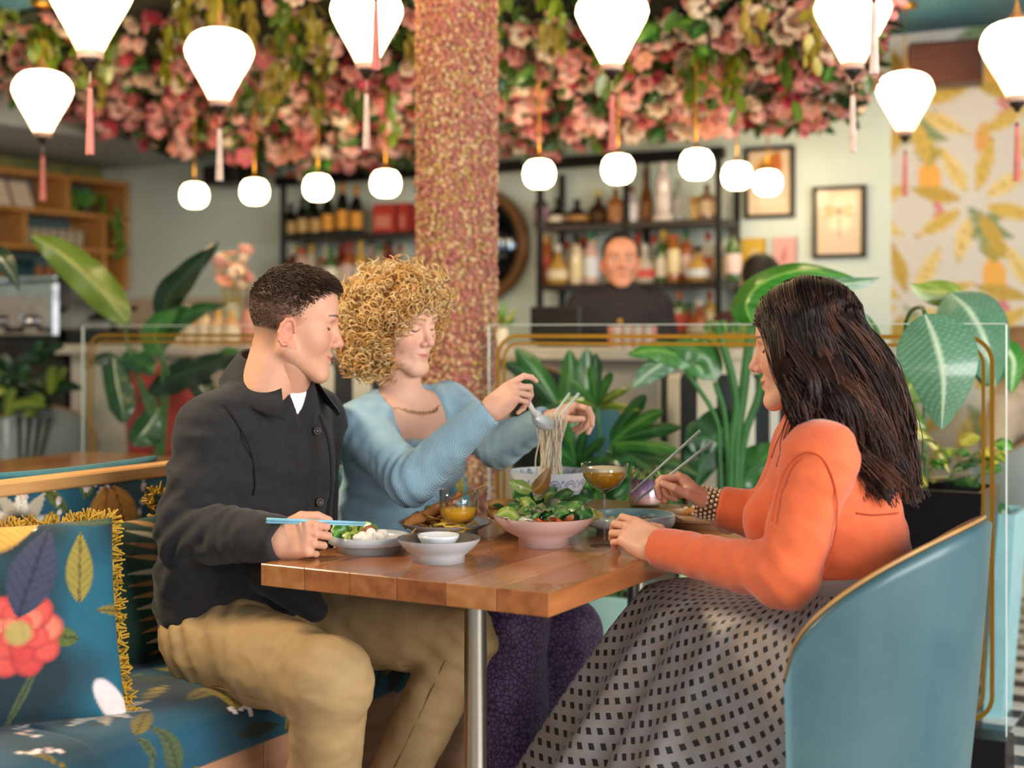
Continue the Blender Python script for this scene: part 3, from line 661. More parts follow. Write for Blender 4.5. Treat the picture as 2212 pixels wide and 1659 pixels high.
# ---------------------------------------------------------------- glass screens with double gold lines
m_pane = glass_pane('screen_glass', (0.97, 0.99, 0.98), 0.22)
m_edge = M('glass_edge', '#dfeee6', 0.08, var=0.02, spec=0.8)
m_gold = M('gold_inlay', '#b98a2a', 0.35, metal=0.75, var=0.05)
def rrect(w0, w1, z0, z1, r, n=8):
    P = []
    for cx, cz, a0 in ((w1 - r, z1 - r, 0), (w0 + r, z1 - r, 90), (w0 + r, z0 + r, 180), (w1 - r, z0 + r, 270)):
        for i in range(n + 1): a = math.radians(a0 + 90 * i / n); P.append((cx + r * math.cos(a), cz + r * math.sin(a)))
    return np.array(P)
def screen(u0, u1, v, z0, z1, label):
    e = empty('glass_screen', ((u0 + u1) / 2, v, 0), label, 'glass screen', 'gold-lined glass screens')
    add('glass_pane', box(u0, u1, v, v + 0.01, z0, z1), m_pane, e, smooth=False)
    add('polished_edge', rbox(u0, u1, v, v + 0.01, z1, z1 + 0.0025, 0.001), m_edge, e, smooth=False)
    for a in (u0 - 0.0025, u1): add('polished_edge', rbox(a, a + 0.0025, v, v + 0.01, z0, z1, 0.001), m_edge, e, smooth=False)
    for ins, w, r in ((0.028, 0.012, 0.075), (0.052, 0.009, 0.055)):
        A = rrect(u0 + ins, u1 - ins, z0 + ins, z1 - ins, r); B = rrect(u0 + ins + w, u1 - ins - w, z0 + ins + w, z1 - ins - w, r - w)
        n = len(A); V = np.array([(p[0], v - t, p[1]) for t in (0.0015, 0.0001) for L in (A, B) for p in L]); F = []
        for i in range(n):
            j = (i + 1) % n; F += [(i, j, n + j, n + i), (2 * n + i, 3 * n + i, 3 * n + j, 2 * n + j), (i, 2 * n + i, 2 * n + j, j), (n + i, n + j, 3 * n + j, 3 * n + i)]
        add('gold_line', (V, F), m_gold, e, smooth=False)
    add('plinth', rbox(u0 - 0.01, u1 + 0.012, v - 0.05, v + 0.06, 0, z0, 0.004), M('plinth_black', '#101012', 0.35), e, smooth=False)
SVV = 3.9
screen(at_v(1056, 900, SVV)[0], at_v(2172, 900, SVV)[0], SVV, 0.13, 1.218, 'clear glass screen with double gold lines beside the woman in orange')
screen(at_v(178, 900, SVV)[0], -2.60, SVV, 0.13, 1.218, 'clear glass screen with double gold lines behind the man in black')

# ---------------------------------------------------------------- leaves
GRN = {'deep': ('#1f4a24', '#3f7a3a'), 'mid': ('#2f6b2c', '#6a9a4a'), 'bright': ('#2f7a22', '#8fbf5a'), 'blue': ('#4f7f60', '#cfe0c0'), 'olive': ('#5a7a24', '#b7b84a'), 'yellow': ('#a8a02c', '#d8c860'), 'dark': ('#16301a', '#2f5230'), 'pale': ('#7f9a3c', '#c6c878')}
m_leaf = M('leaf_surface', rough=0.32, vcol=True, var=0.08, scale=30, coat=0.25)
def leaf_geo(path, width, face, shape='oval', tone='mid', fold=0.12, wave=0.0, n=18, m=9, veins=26, droop=0.0):
    if width > 0.1: n, m, veins = 64, 17, min(veins, 15)
    P = spline(path, n); T = norm(np.gradient(P, axis=0)); face = np.asarray(face, float)
    A = norm(np.cross(T, face)); Nn = np.cross(A, T); t = np.linspace(0, 1, n)
    if shape == 'oval': w = np.sin(math.pi * np.clip(t, 0.0, 1) ** 0.75) ** 0.7
    elif shape == 'lance': w = np.sin(math.pi * t ** 0.6) ** 0.9
    elif shape == 'strap': w = np.clip(np.minimum(t * 8, (1 - t) * 3.5), 0, 1) ** 0.6
    else: w = np.clip(1 - t, 0, 1) ** 0.7
    w = np.maximum(w, 0.02) * width / 2; s = np.linspace(-1, 1, m)
    off = -fold * width * (np.abs(s)[None] ** 1.3) * (w / w.max())[:, None] + wave * width * np.sin(t * 19)[:, None] * (s ** 2)[None]
    V = P[:, None] + A[:, None] * (w[:, None] * s[None])[..., None] + Nn[:, None] * off[..., None]
    c1, c2 = (np.array(lin(c)) for c in GRN[tone]); S, Tt = np.meshgrid(s, t)
    vn = (0.5 + 0.5 * np.cos((Tt - 0.22 * np.abs(S)) * veins * 2 * math.pi)) ** 5 * (0.32 if width > 0.1 else 0.55) * (np.abs(S) < 0.95)
    mid = (np.abs(S) < (0.07 if width > 0.1 else 0.14)) * 0.8; k = np.clip(np.maximum(vn * 0.7, mid) + 0.15 * (fbm(V * 14, 2) - 0.4), 0, 1)[..., None]
    return V.reshape(-1, 3), grid_faces(n, m), (c1 * (1 - k) + c2 * k).reshape(-1, 3)
def leaf(parent, path, width, tone='mid', shape='oval', face=None, fold=0.12, wave=0.0, veins=26, name='leaf'):
    P = pts(path) if len(path[0]) == 3 and path[0][0] > 20 or path[0][0] < -10 else np.array(path)
    f = cv(0.1, 0.35, 1) if face is None else face
    return add(name, leaf_geo(P, width, f, shape, tone, fold, wave, veins=veins), m_leaf, parent)
def stem(parent, path, r, tone='#3f6a34'):
    return add('stem', tube(pts(path), r, 8, n=14), M('stem_' + tone, tone, 0.45), parent)
def pot(parent, c, r0, r1, h, col, rough=0.4, square=False, name='pot'):
    if square:
        V = np.array([(c[0] + sx * r, c[1] + sy * r, c[2] + z) for z, r in ((0, r0), (h, r1), (h, r1 - 0.015), (h - 0.05, r1 - 0.02)) for sx, sy in ((-1, -1), (1, -1), (1, 1), (-1, 1))])
        F = [(3, 2, 1, 0)] + [(a * 4 + i, a * 4 + (i + 1) % 4, a * 4 + 4 + (i + 1) % 4, a * 4 + 4 + i) for a in range(3) for i in range(4)] + [(12, 13, 14, 15)]
        return add(name, (V, F), plain(col, rough), parent, smooth=False)
    return add(name, lathe([(0.001, 0), (r0, 0), (r1, h), (r1 - 0.012, h), (r1 - 0.015, h - 0.04), (0.001, h - 0.04)], 28, c), plain(col, rough), parent)
# bird-of-paradise behind the left screen
b0 = at_z(345, 1330, 0.0) * 0 + np.array([*at_v(345, 950, 4.35)[:2], 0])
pl = empty('potted_bird_of_paradise', b0, 'tall leafy bird of paradise plant behind the glass screen near the man', 'plant')
pot(pl, (b0[0], b0[1], 0), 0.13, 0.17, 0.36, '#2a221e')
D = 5.75
for w_, path, tone, sh_ in [(0.15, [(278, 700), (215, 622), (130, 545), (66, 508)], 'olive', 'oval'), (0.125, [(352, 700), (362, 640), (402, 590), (472, 522)], 'dark', 'oval'),
  (0.11, [(330, 760), (365, 700), (420, 672), (492, 655)], 'deep', 'lance'), (0.12, [(350, 765), (335, 735), (342, 700), (385, 670)], 'mid', 'oval'), (0.11, [(246, 768), (252, 820), (262, 868), (268, 915)], 'deep', 'strap'),
  (0.10, [(262, 768), (292, 775), (318, 790), (330, 812)], 'deep', 'oval'), (0.05, [(248, 768), (215, 776), (182, 796)], 'dark', 'lance'), (0.13, [(320, 855), (380, 812), (440, 790), (510, 765)], 'dark', 'oval'),
  (0.13, [(345, 880), (325, 915), (300, 945), (285, 960)], 'deep', 'oval'), (0.09, [(460, 790), (500, 770), (540, 790)], 'mid', 'lance'), (0.1, [(420, 800), (440, 840), (470, 880)], 'dark', 'oval')]:
    leaf(pl, [(a, b, D - 0.02 * i) for i, (a, b) in enumerate(path)], w_, tone, sh_, wave=0.04, fold=0.16)
bx = (345, 1130, D)
for path in ([bx, (335, 950, D), (275, 740, D), (278, 695, D)], [bx, (350, 900, D), (352, 700, D)], [bx, (330, 900, D), (290, 800, D), (246, 768, D)], [bx, (340, 930, D), (335, 870, D), (322, 855, D)], [bx, (358, 900, D), (362, 800, D), (340, 755, D)]):
    stem(pl, path, 0.008)
pl2 = empty('potted_arrowleaf_plant', np.array([*at(-20, 900, 5.0)[:2], 0]), 'dark drooping leaf plant beside the wooden cubby shelf', 'plant')
leaf(pl2, [(-40, 545, 5.0), (-5, 552, 5.0), (22, 585, 5.0), (44, 630, 5.0)], 0.08, 'dark', 'lance'); stem(pl2, [(-60, 1300, 5.0), (-60, 900, 5.0), (-40, 545, 5.0)], 0.006)
q0 = at(-60, 900, 5.0); pot(pl2, (q0[0], q0[1], 0), 0.1, 0.13, 0.3, '#2a2a26')

# planting trough behind the right screen and the plants rising out of it
tr = empty('planter_trough', (-1.96, 4.16, 0), 'pale blue planting trough standing behind the glass screen', 'planter')
u0, u1 = -2.2, -1.72; v0, v1 = 4.0, 4.36
for q in (rbox(u0, u1, v0, v0 + 0.02, 0, 0.37, 0.003), rbox(u0, u1, v1 - 0.02, v1, 0, 0.37, 0.003), rbox(u0, u0 + 0.02, v0 + 0.02, v1 - 0.02, 0, 0.37, 0.003), rbox(u1 - 0.02, u1, v0 + 0.02, v1 - 0.02, 0, 0.37, 0.003)):
    add('side_board', q, plain('#a9d3d8', 0.4), tr, smooth=False)
add('soil', box(u0 + 0.02, u1 - 0.02, v0 + 0.02, v1 - 0.02, 0.02, 0.33), M('soil', '#241a14', 0.9, scale=60, bump=0.6), tr, smooth=False)
D = 4.74
dr = empty('dragon_plant', at(1200, 1330, 4.6), 'broad strap-leaved dragon plant growing in the trough beside the noodle bowl', 'plant')
for w_, path, tone in [(0.06, [(1215, 930), (1190, 860), (1130, 800), (1083, 780)], 'deep'), (0.075, [(1225, 920), (1190, 850), (1150, 790), (1112, 752)], 'mid'), (0.08, [(1240, 930), (1215, 880), (1180, 880), (1135, 930)], 'deep'),
                       (0.06, [(1235, 940), (1225, 860), (1232, 800), (1230, 755)], 'mid'), (0.07, [(1245, 950), (1262, 860), (1270, 800), (1268, 752)], 'blue'), (0.05, [(1255, 950), (1280, 850), (1286, 800), (1287, 762)], 'deep')]:
    leaf(dr, [(a, b, D) for a, b in path], w_, tone, 'strap', fold=0.2, veins=2)
stem(dr, [(1235, 1350, D), (1232, 1100, D), (1232, 930, D)], 0.014, '#5a4a34')
def behind_glass(p): r = ray(p[0], p[1]); return (p[0], p[1], max(p[2], 3.945 / r[1]))
def fan_leaf(parent, hub, L, a0, a1, n, w, tone, D_, tilt=0.35):
    for i in range(n):
        a = math.radians(a0 + (a1 - a0) * i / (n - 1)); dr_ = np.array([math.cos(a), -math.sin(a)])
        l = L * rnd.uniform(0.8, 1.05); p = [(hub[0] + dr_[0] * l * t, hub[1] + dr_[1] * l * t + 30 * t * t * (0.4 + abs(dr_[0])), D_ - tilt * t * 0.5 * abs(dr_[0]) - 0.06 * t) for t in (0.02, 0.35, 0.7, 1.0)]
        p = [behind_glass(q) for q in p]; leaf(parent, p, w, rnd.choice([tone, tone, 'deep', 'mid']), 'strap', fold=0.25, veins=2)
rp = empty('lady_palm', at(1330, 1330, 4.55), 'lady palm with finger-like fan leaves in the trough behind the cocktail glass', 'plant')
fan_leaf(rp, (1318, 960), 190, -75, 60, 9, 0.045, 'deep', 4.5); fan_leaf(rp, (1335, 985), 170, 200, 330, 8, 0.04, 'mid', 4.56)
fan_leaf(rp, (1290, 880), 110, 20, 150, 6, 0.03, 'olive', 4.6); fan_leaf(rp, (1245, 1010), 120, 10, 170, 8, 0.032, 'mid', 4.55); fan_leaf(rp, (1425, 1010), 115, 150, 300, 8, 0.045, 'deep', 4.55)
fan_leaf(rp, (1300, 1130), 130, 20, 160, 7, 0.04, 'dark', 4.5)
for hx, hy in ((1318, 960), (1290, 880), (1245, 1010), (1440, 1010), (1335, 985)): stem(rp, [(1330, 1360, 4.55), (1325 + (hx - 1325) * 0.4, 1130, 4.52), (hx, hy, 4.48)], 0.006)
bp = empty('bird_of_paradise_clump', at(1590, 1330, 4.45), 'stout green-stalked bird of paradise clump behind the woman in orange', 'plant')
D = 4.5
for w_, path, tone in [(0.085, [(1538, 820), (1490, 775), (1420, 757), (1355, 765)], 'bright'), (0.075, [(1478, 765), (1440, 780), (1395, 810), (1367, 838)], 'blue'), (0.11, [(1545, 822), (1525, 770), (1490, 752), (1440, 750)], 'mid'),
                       (0.16, [(1600, 905), (1560, 930), (1520, 985), (1500, 1060)], 'deep'), (0.12, [(1480, 950), (1520, 945), (1565, 960)], 'deep'), (0.13, [(1590, 1040), (1640, 1000), (1690, 960)], 'mid'), (0.10, [(1600, 1060), (1660, 1030), (1720, 1040)], 'deep')]:
    leaf(bp, [(a, b, D) for a, b in path], w_, tone, 'oval', wave=0.04)
for path, r in [([(1580, 1400, D), (1578, 1000, D), (1590, 860, D), (1548, 700, D)], 0.013), ([(1590, 1400, D), (1590, 1000, D), (1605, 850, D), (1625, 690, D)], 0.016), ([(1570, 1400, D), (1555, 1000, D), (1545, 900, D), (1480, 800, D)], 0.008), ([(1575, 1400, D), (1570, 950, D), (1545, 825, D)], 0.009),
                ([(1600, 1400, D), (1600, 1000, D), (1640, 850, D), (1660, 720, D)], 0.013), ([(1560, 1400, D), (1600, 1060, D), (1680, 980, D)], 0.008)]: stem(bp, path, r, '#3f7a3c')
# broad paddle leaves arching over the woman in orange, and the planters at her back
pr = empty('paddle_leaf_plant', at_v(2010, 1500, 4.3) * np.array([1, 1, 0]), 'paddle-leaf plant in a black planter behind the woman in orange', 'plant')
leaf(pr, [(1625, 700, 4.2), (1612, 655, 4.2), (1645, 612, 4.2), (1725, 585, 4.2), (1842, 598, 4.2)], 0.137, 'bright', 'oval', face=cv(-0.5, 0.5, 0.7), fold=0.2, veins=12)
leaf(pr, [(1745, 640, 4.05), (1800, 618, 4.05), (1860, 610, 4.05), (1902, 600, 4.05)], 0.05, 'blue', 'lance', veins=10)
leaf(pr, [(1998, 678, 3.62), (2022, 740, 3.58), (2038, 820, 3.56), (2034, 928, 3.60)], 0.20, 'blue', 'oval', face=cv(-0.15, 0.3, 1), fold=0.1, veins=24)
leaf(pr, [(2052, 632, 4.2), (2095, 672, 4.15), (2130, 740, 4.12), (2150, 835, 4.12)], 0.23, 'blue', 'oval', face=cv(0.1, 0.4, 1), fold=0.14, veins=22)
leaf(pr, [(2085, 640, 4.3), (2040, 632, 4.3), (1995, 628, 4.3), (1966, 612, 4.3)], 0.09, 'pale', 'lance', veins=14)
leaf(pr, [(2170, 740, 4.3), (2190, 780, 4.3), (2185, 850, 4.3)], 0.09, 'bright', 'oval'); leaf(pr, [(2120, 760, 4.25), (2135, 800, 4.25), (2125, 835, 4.25)], 0.12, 'deep', 'oval')
leaf(pr, [(1992, 800, 4.1), (1965, 835, 4.1), (1955, 880, 4.1), (2000, 925, 4.1)], 0.12, 'olive', 'oval', veins=16); leaf(pr, [(1945, 850, 4.1), (1930, 880, 4.1), (1920, 905, 4.1)], 0.04, 'yellow', 'lance')
leaf(pr, [(1930, 790, 4.2), (1895, 740, 4.2), (1868, 678, 4.2)], 0.05, 'mid', 'strap'); leaf(pr, [(1910, 830, 4.2), (1900, 800, 4.2), (1940, 780, 4.2)], 0.06, 'mid', 'oval')
for path in ([(1990, 1060, 4.25), (1965, 880, 4.2), (1955, 720, 4.12), (1968, 672, 4.0), (1990, 664, 3.8), (1998, 678, 3.63)], [(2000, 1060, 4.25), (2000, 850, 4.3), (2052, 632, 4.22)], [(1985, 1060, 4.25), (1950, 900, 4.2), (1992, 800, 4.12)], [(1985, 1060, 4.25), (1900, 800, 4.2), (1700, 720, 4.24), (1625, 700, 4.2)], [(1995, 1060, 4.25), (1945, 900, 4.3), (1945, 850, 4.12)]): stem(pr, path, 0.006)
for path in ([(1930, 915), (1975, 925), (2020, 965), (2052, 1022)], [(1940, 945), (1985, 940), (2010, 955)]): leaf(pr, [(a, b, 4.05) for a, b in path], 0.022, 'yellow', 'strap', veins=1)
c_ = at_v(2040, 1100, 4.30); pot(pr, (c_[0], c_[1], 0), 0.09, 0.135, 0.74, '#17151a', 0.2, True, 'black_planter')
for i in range(46):
    a = rng.uniform(0, 6.28); r = 0.15 * math.sqrt(rng.uniform(0, 1)); b = np.array([c_[0] + r * math.cos(a), c_[1] + r * math.sin(a) - 0.03, 0.74 + rng.uniform(0, 0.13)])
    d = np.array([math.cos(a), math.sin(a), rng.uniform(-0.3, 0.5)]) * rng.uniform(0.05, 0.09)
    add('small_leaf', leaf_geo([b, b + d * 0.6 + np.array([0, 0, 0.015]), b + d], rng.uniform(0.035, 0.055), (0.2, -0.6, 0.7), 'oval', ['bright', 'olive', 'yellow', 'mid', 'deep'][i % 5], n=8, m=5, veins=3), m_leaf, pr)
pe = empty('tapered_planter', (*at_v(2128, 1300, 4.64)[:2], 0), 'tall tapered sky blue planter with trailing vine near the floor tiles', 'planter')
c_ = at_v(2122, 1300, 4.64); pot(pe, (c_[0], c_[1], 0), 0.075, 0.12, 0.64, '#a6dbe4', 0.35, True, 'planter_body')
for i in range(10):
    b = at(2130 + rng.uniform(-20, 35), 1060 + 24 * i, 4.44); add('small_leaf', leaf_geo([b, b + np.array([0.01, -0.01, -0.03]), b + np.array([0.015, -0.01, -0.065])], 0.045, cv(0, 0.3, 1), 'oval', ['mid', 'deep', 'blue'][i % 3], n=8, m=5, veins=3), m_leaf, pe)
mb = empty('mint_planter', (*at_v(1600, 1200, 4.08)[:2], 0), 'mint green planter box standing beyond the far table corner', 'planter')
c_ = at_v(1625, 1200, 4.2)
for q in (rbox(-1.69, -1.24, 4.02, 4.04, 0, 0.60, 0.003), rbox(-1.69, -1.24, 4.36, 4.38, 0, 0.60, 0.003), rbox(-1.69, -1.67, 4.04, 4.36, 0, 0.60, 0.003), rbox(-1.26, -1.24, 4.04, 4.36, 0, 0.60, 0.003)): add('side_board', q, plain('#b9dcbc', 0.4), mb, smooth=False)
add('soil', box(-1.67, -1.26, 4.04, 4.36, 0.02, 0.55), MATS['soil'], mb, smooth=False)

# ---------------------------------------------------------------- hanging flower canopy
cano = empty('flower_canopy', (-3.8, 5.3, ZC), 'dense hanging canopy of pink, coral and cream flowers with trailing greenery', 'flower canopy')
bnd = np.array([(-80, 190), (0, 215), (150, 258), (250, 290), (380, 325), (560, 350), (640, 375), (720, 362), (880, 350), (1060, 318), (1130, 335), (1300, 305), (1500, 290), (1600, 265), (1720, 282), (1840, 245), (1880, 170), (1905, 90), (1925, 20), (1930, -60)])
def can_pt(px, py, up=0.0):
    r = ray(px, py); s = (2.55 + 0.33 * 4.5 - EYE + up) / (r[2] + 0.33 * r[1]); return C0 + r * s
add('backing_mat', (np.array([(-5.75, 4.35, 2.58), (-1.35, 4.35, 2.58), (-1.35, 5.35, 2.42), (-1.6, 5.9, 2.25), (-5.75, 6.15, 2.2)] + [(-5.75, 4.35, 2.599), (-1.35, 4.35, 2.599), (-1.35, 5.35, 2.599), (-1.6, 5.9, 2.599), (-5.75, 6.15, 2.599)]),
    [(4, 3, 2, 1, 0), (5, 6, 7, 8, 9)] + [(i, (i + 1) % 5, 5 + (i + 1) % 5, 5 + i) for i in range(5)]), M('moss_mat', '#1c2412', 0.95, col2='#0e1208', scale=30), cano, smooth=False)
def petal(L, Wd, cup, n=4, m=3):
    t = np.linspace(0, 1, n)[:, None]; s = np.linspace(-1, 1, m)[None]; w = Wd * np.sin(math.pi * (0.12 + 0.8 * t) ** 0.9)
    return np.stack(np.broadcast_arrays(L * t, w * s, cup * L * t ** 1.5 + 0.25 * w * s * s), -1).reshape(-1, 3), grid_faces(n, m)
def bloom(kind, c1, c2, cc):
    parts = []; c1, c2, cc = (np.array(lin(c)) for c in (c1, c2, cc)); rr_ = np.random.default_rng(hash(kind) % 99 + 3)
    def ringp(n, L, w, cup, tilt, a0, col):
        for i in range(n):
            V, F = petal(L, w, cup); V = V @ rotm((0, 1, 0), -tilt).T @ rotm((0, 0, 1), a0 + 360 * i / n).T
            k = np.linspace(0.75, 1.05, len(V))[:, None]; parts.append((V, F, np.clip(col * k, 0, 1)))
    if kind == 'peony': ringp(7, 0.05, 0.024, 0.5, 12, 0, c1); ringp(6, 0.042, 0.022, 0.8, 32, 25, c1); ringp(5, 0.033, 0.02, 1.0, 55, 10, c2); ringp(4, 0.022, 0.015, 1.0, 75, 40, c2)
    elif kind == 'open': ringp(6, 0.05, 0.024, 0.25, 8, 0, c1); parts.append((IV * 0.010, IF[:, [0, 1, 2, 2]], np.tile(cc, (12, 1))))
    elif kind == 'bell': ringp(8, 0.055, 0.02, 0.9, 35, 0, c1); ringp(5, 0.04, 0.018, 1.0, 60, 20, c2)
    else:
        for i in range(13):
            d = norm(rr_.normal(size=3)); d[2] = abs(d[2]); V = IV * 0.016 + d * 0.03; parts.append((V, IF[:, [0, 1, 2, 2]], np.tile((c1, c2)[i % 2], (12, 1))))
    V = np.concatenate([p[0] for p in parts]); n = 0; F = []
    for p in parts: F.append(p[1] + n); n += len(p[0])
    F = np.concatenate(F); return V, F, np.concatenate([p[2] for p in parts])
KB = [('peony', '#f08a86', '#e8615f', '#f0d080'), ('peony', '#f6b8ae', '#ee8f86', '#f0d080'), ('open', '#ef7f8f', '#d8405a', '#f2d27a'), ('bell', '#e0566a', '#b82c48', '#f0d080'), ('peony', '#f7e3cc', '#f0c8a8', '#e8c070'),
      ('cluster', '#f4c9bd', '#f0a79c', ''), ('cluster', '#f7ead2', '#f3d8b8', ''), ('open', '#f5a98e', '#ea7a5c', '#f7e0a0'), ('bell', '#f29a94', '#e06a70', '#f0d080'), ('peony', '#c93a52', '#a01f38', '#f0d080'), ('cluster', '#eda9a4', '#e58a8e', '')]
m_pet = M('petal', rough=0.6, vcol=True, var=0.06, scale=60, sheen=0.2)
geo = []; mes = []
for kb in KB:
    kb = (kb[0], kb[1], kb[2], kb[3] or '#f0d080'); V, F, C = bloom(*kb); geo.append((V, F, C))
    f2 = [tuple(f) if f[2] != f[3] else tuple(f[:3]) for f in F.tolist()]; me = mesh_np('flower', V, f2, C); me.materials.append(m_pet); mes.append(me)
def rand_bloom(n, ymin=-60):
    out = []
    while len(out) < n:
        px = rng.uniform(-60, 1925); lim = np.interp(px, bnd[:, 0], bnd[:, 1]); py = rng.uniform(ymin, lim)
        dens = np.interp(py / max(lim, 1), [0, 0.25, 0.5, 1], [0.25, 0.5, 1.0, 1.0])
        if rng.uniform() < dens: out.append((px, py, lim))
    return out
def orient(d):                                            # rotation taking +z to d with a random spin
    z = norm(d); a = norm(np.cross(z, [0.3, 0.5, 0.8])); b = np.cross(z, a); t = rng.uniform(0, 6.28); return np.stack([a * math.cos(t) + b * math.sin(t), -a * math.sin(t) + b * math.cos(t), z], 1)
spots = rand_bloom(1300); tops = [i for i, s in enumerate(spots)]
big = set(rng.permutation(len(spots))[:296].tolist()); accV, accF, accC, nn = [], [], [], 0
for i, (px, py, lim) in enumerate(spots):
    kx = py / max(lim, 1); cream = rng.uniform() < (0.45 if kx < 0.45 else 0.16)
    t = int(rng.choice([4, 6, 4, 5])) if cream else int(rng.choice([0, 1, 2, 3, 5, 7, 8, 9, 10, 1, 5, 8, 1, 10, 7, 4]))
    isb = i in big; p = can_pt(px, py, rng.uniform(-0.05, 0.03) if isb else rng.uniform(0.0, 0.14)); Rm = orient(np.array([0.2, -0.75, -0.55]) + rng.normal(size=3) * 0.45); s = rng.uniform(0.85, 1.3) * (1.0 if t not in (5, 6, 10) else 1.1)
    if isb:
        o = ob('flower', mes[t], None, cano, tuple(p - np.array(cano.location))); o.rotation_euler = Matrix(Rm.tolist()).to_euler(); o.scale = (s, s, s)
    else:
        V, F, C = geo[t]; accV.append((V * s) @ Rm.T + p); accF.append(F + nn); accC.append(C * rng.uniform(0.8, 1.05)); nn += len(V)
aF = np.concatenate(accF); aF = [tuple(f) if f[2] != f[3] else tuple(f[:3]) for f in aF.tolist()]
tag(add('flower_mass', (np.concatenate(accV), aF, np.concatenate(accC)), m_pet, cano), kind='stuff')
# greenery: small leaves everywhere, pale hanging sprays near the front edge
lv, lf = petal(0.055, 0.016, 0.15, 4, 3); n = 3200; S_ = rand_bloom(n, -70)
gp = np.array([can_pt(a, b, rng.uniform(-0.02, 0.16)) for a, b, _ in S_]); tn = np.array([lin(c) for c in ('#2f4a1c', '#3f6a24', '#1f3a1a', '#5a7a2a', '#2a5a3a')])[rng.integers(0, 5, n)]
tag(add('greenery', scatter(lv, lf, gp, rng.uniform(0.8, 1.7, n), rand_rots(n), tn), m_leaf, cano), kind='stuff')
for i in range(50):
    px = rng.uniform(-40, 1900); py = rng.uniform(-70, 0.5 * np.interp(px, bnd[:, 0], bnd[:, 1])); p = can_pt(px, py, -0.02); L = rng.uniform(0.12, 0.26); tone = ['#8a8a20', '#a8a03a', '#6f8a24', '#b0a04a', '#5a7a2a'][i % 5]
    m = 16; base = p + np.array([0, 0, 0.05]); t = rng.uniform(0, 1, m); q = base - np.array([0, 0, 1]) * (t * L)[:, None] + rng.normal(size=(m, 3)) * 0.018
    R_s = np.array([orient_ for orient_ in [np.stack([norm(np.array([rng.normal() * 0.35, rng.normal() * 0.35, -1])), norm(np.array([rng.normal(), rng.normal(), 0.0])), np.zeros(3)], 1) for _ in range(m)]])
    for k_ in range(m): a_ = R_s[k_][:, 0]; b_ = norm(np.cross(a_, R_s[k_][:, 1])); R_s[k_] = np.stack([a_, np.cross(b_, a_), b_], 1)
    tag(add('trailing_spray', scatter(lv, lf, q, rng.uniform(0.9, 1.6, m), R_s, np.tile(lin(tone), (m, 1)) * rng.uniform(0.7, 1.1, (m, 1))), m_leaf, cano), kind='stuff')
for i in range(34):
    px = rng.uniform(0, 1880); py = rng.uniform(40, np.interp(px, bnd[:, 0], bnd[:, 1]) + 10); b = can_pt(px, py, -0.03); d = np.array([rng.uniform(-1, 1), -0.4, rng.uniform(-1, 0.2)]); d = norm(d) * rng.uniform(0.09, 0.15)
    add('large_leaf', leaf_geo([b, b + d * 0.5 + np.array([0, -0.01, 0.012]), b + d], rng.uniform(0.05, 0.08), (0.3, -0.9, 0.3), 'oval', ['mid', 'deep', 'bright'][i % 3], n=8, m=5, veins=5), m_leaf, cano)
# ---------------------------------------------------------------- dining table
TU0, TU1, TV0, TV1, TZ = -1.778, -1.146, 2.155, 3.43, 0.75
m_wood = M('table_wood', '#b8703a', 0.22, col2='#8a4a22', scale=5, stretch=(7, 0.8, 7), bump=0.05, coat=0.35)
woods = [M('plank_' + c, c, 0.24, col2=d, scale=5, stretch=(7, 0.9, 7), coat=0.3) for c, d in (('#ab6a3a', '#86502a'), ('#b87d4a', '#98602f'), ('#9c5c30', '#774322'), ('#b07240', '#854e2a'))]
tb = empty('dining_table', ((TU0 + TU1) / 2, (TV0 + TV1) / 2, 0), 'walnut plank dining table on steel posts laden with dishes', 'table')
np_ = 6; w = (TU1 - TU0) / np_
for i in range(np_): add('plank', rbox(TU0 + i * w + 0.0004, TU0 + (i + 1) * w - 0.0004, TV0, TV1, TZ - 0.042, TZ, 0.0012), woods[(i * 3 + 1) % 4], tb, smooth=False)
m_steel = M('brushed_steel', '#b9b2a6', 0.28, metal=1.0, var=0.05, stretch=(1, 1, 30), bump=0.05)
for v in (2.40, 3.16):
    add('post', lathe([(0.0225, 0.02), (0.0225, TZ - 0.05)], 24, (-1.44, v, 0)), m_steel, tb)
    add('mounting_plate', rbox(-1.56, -1.32, v - 0.06, v + 0.06, TZ - 0.05, TZ - 0.042, 0.002), m_black, tb, smooth=False)
    add('base_plate', rbox(-1.58, -1.30, v - 0.12, v + 0.12, 0, 0.02, 0.004), m_black, tb, smooth=False)

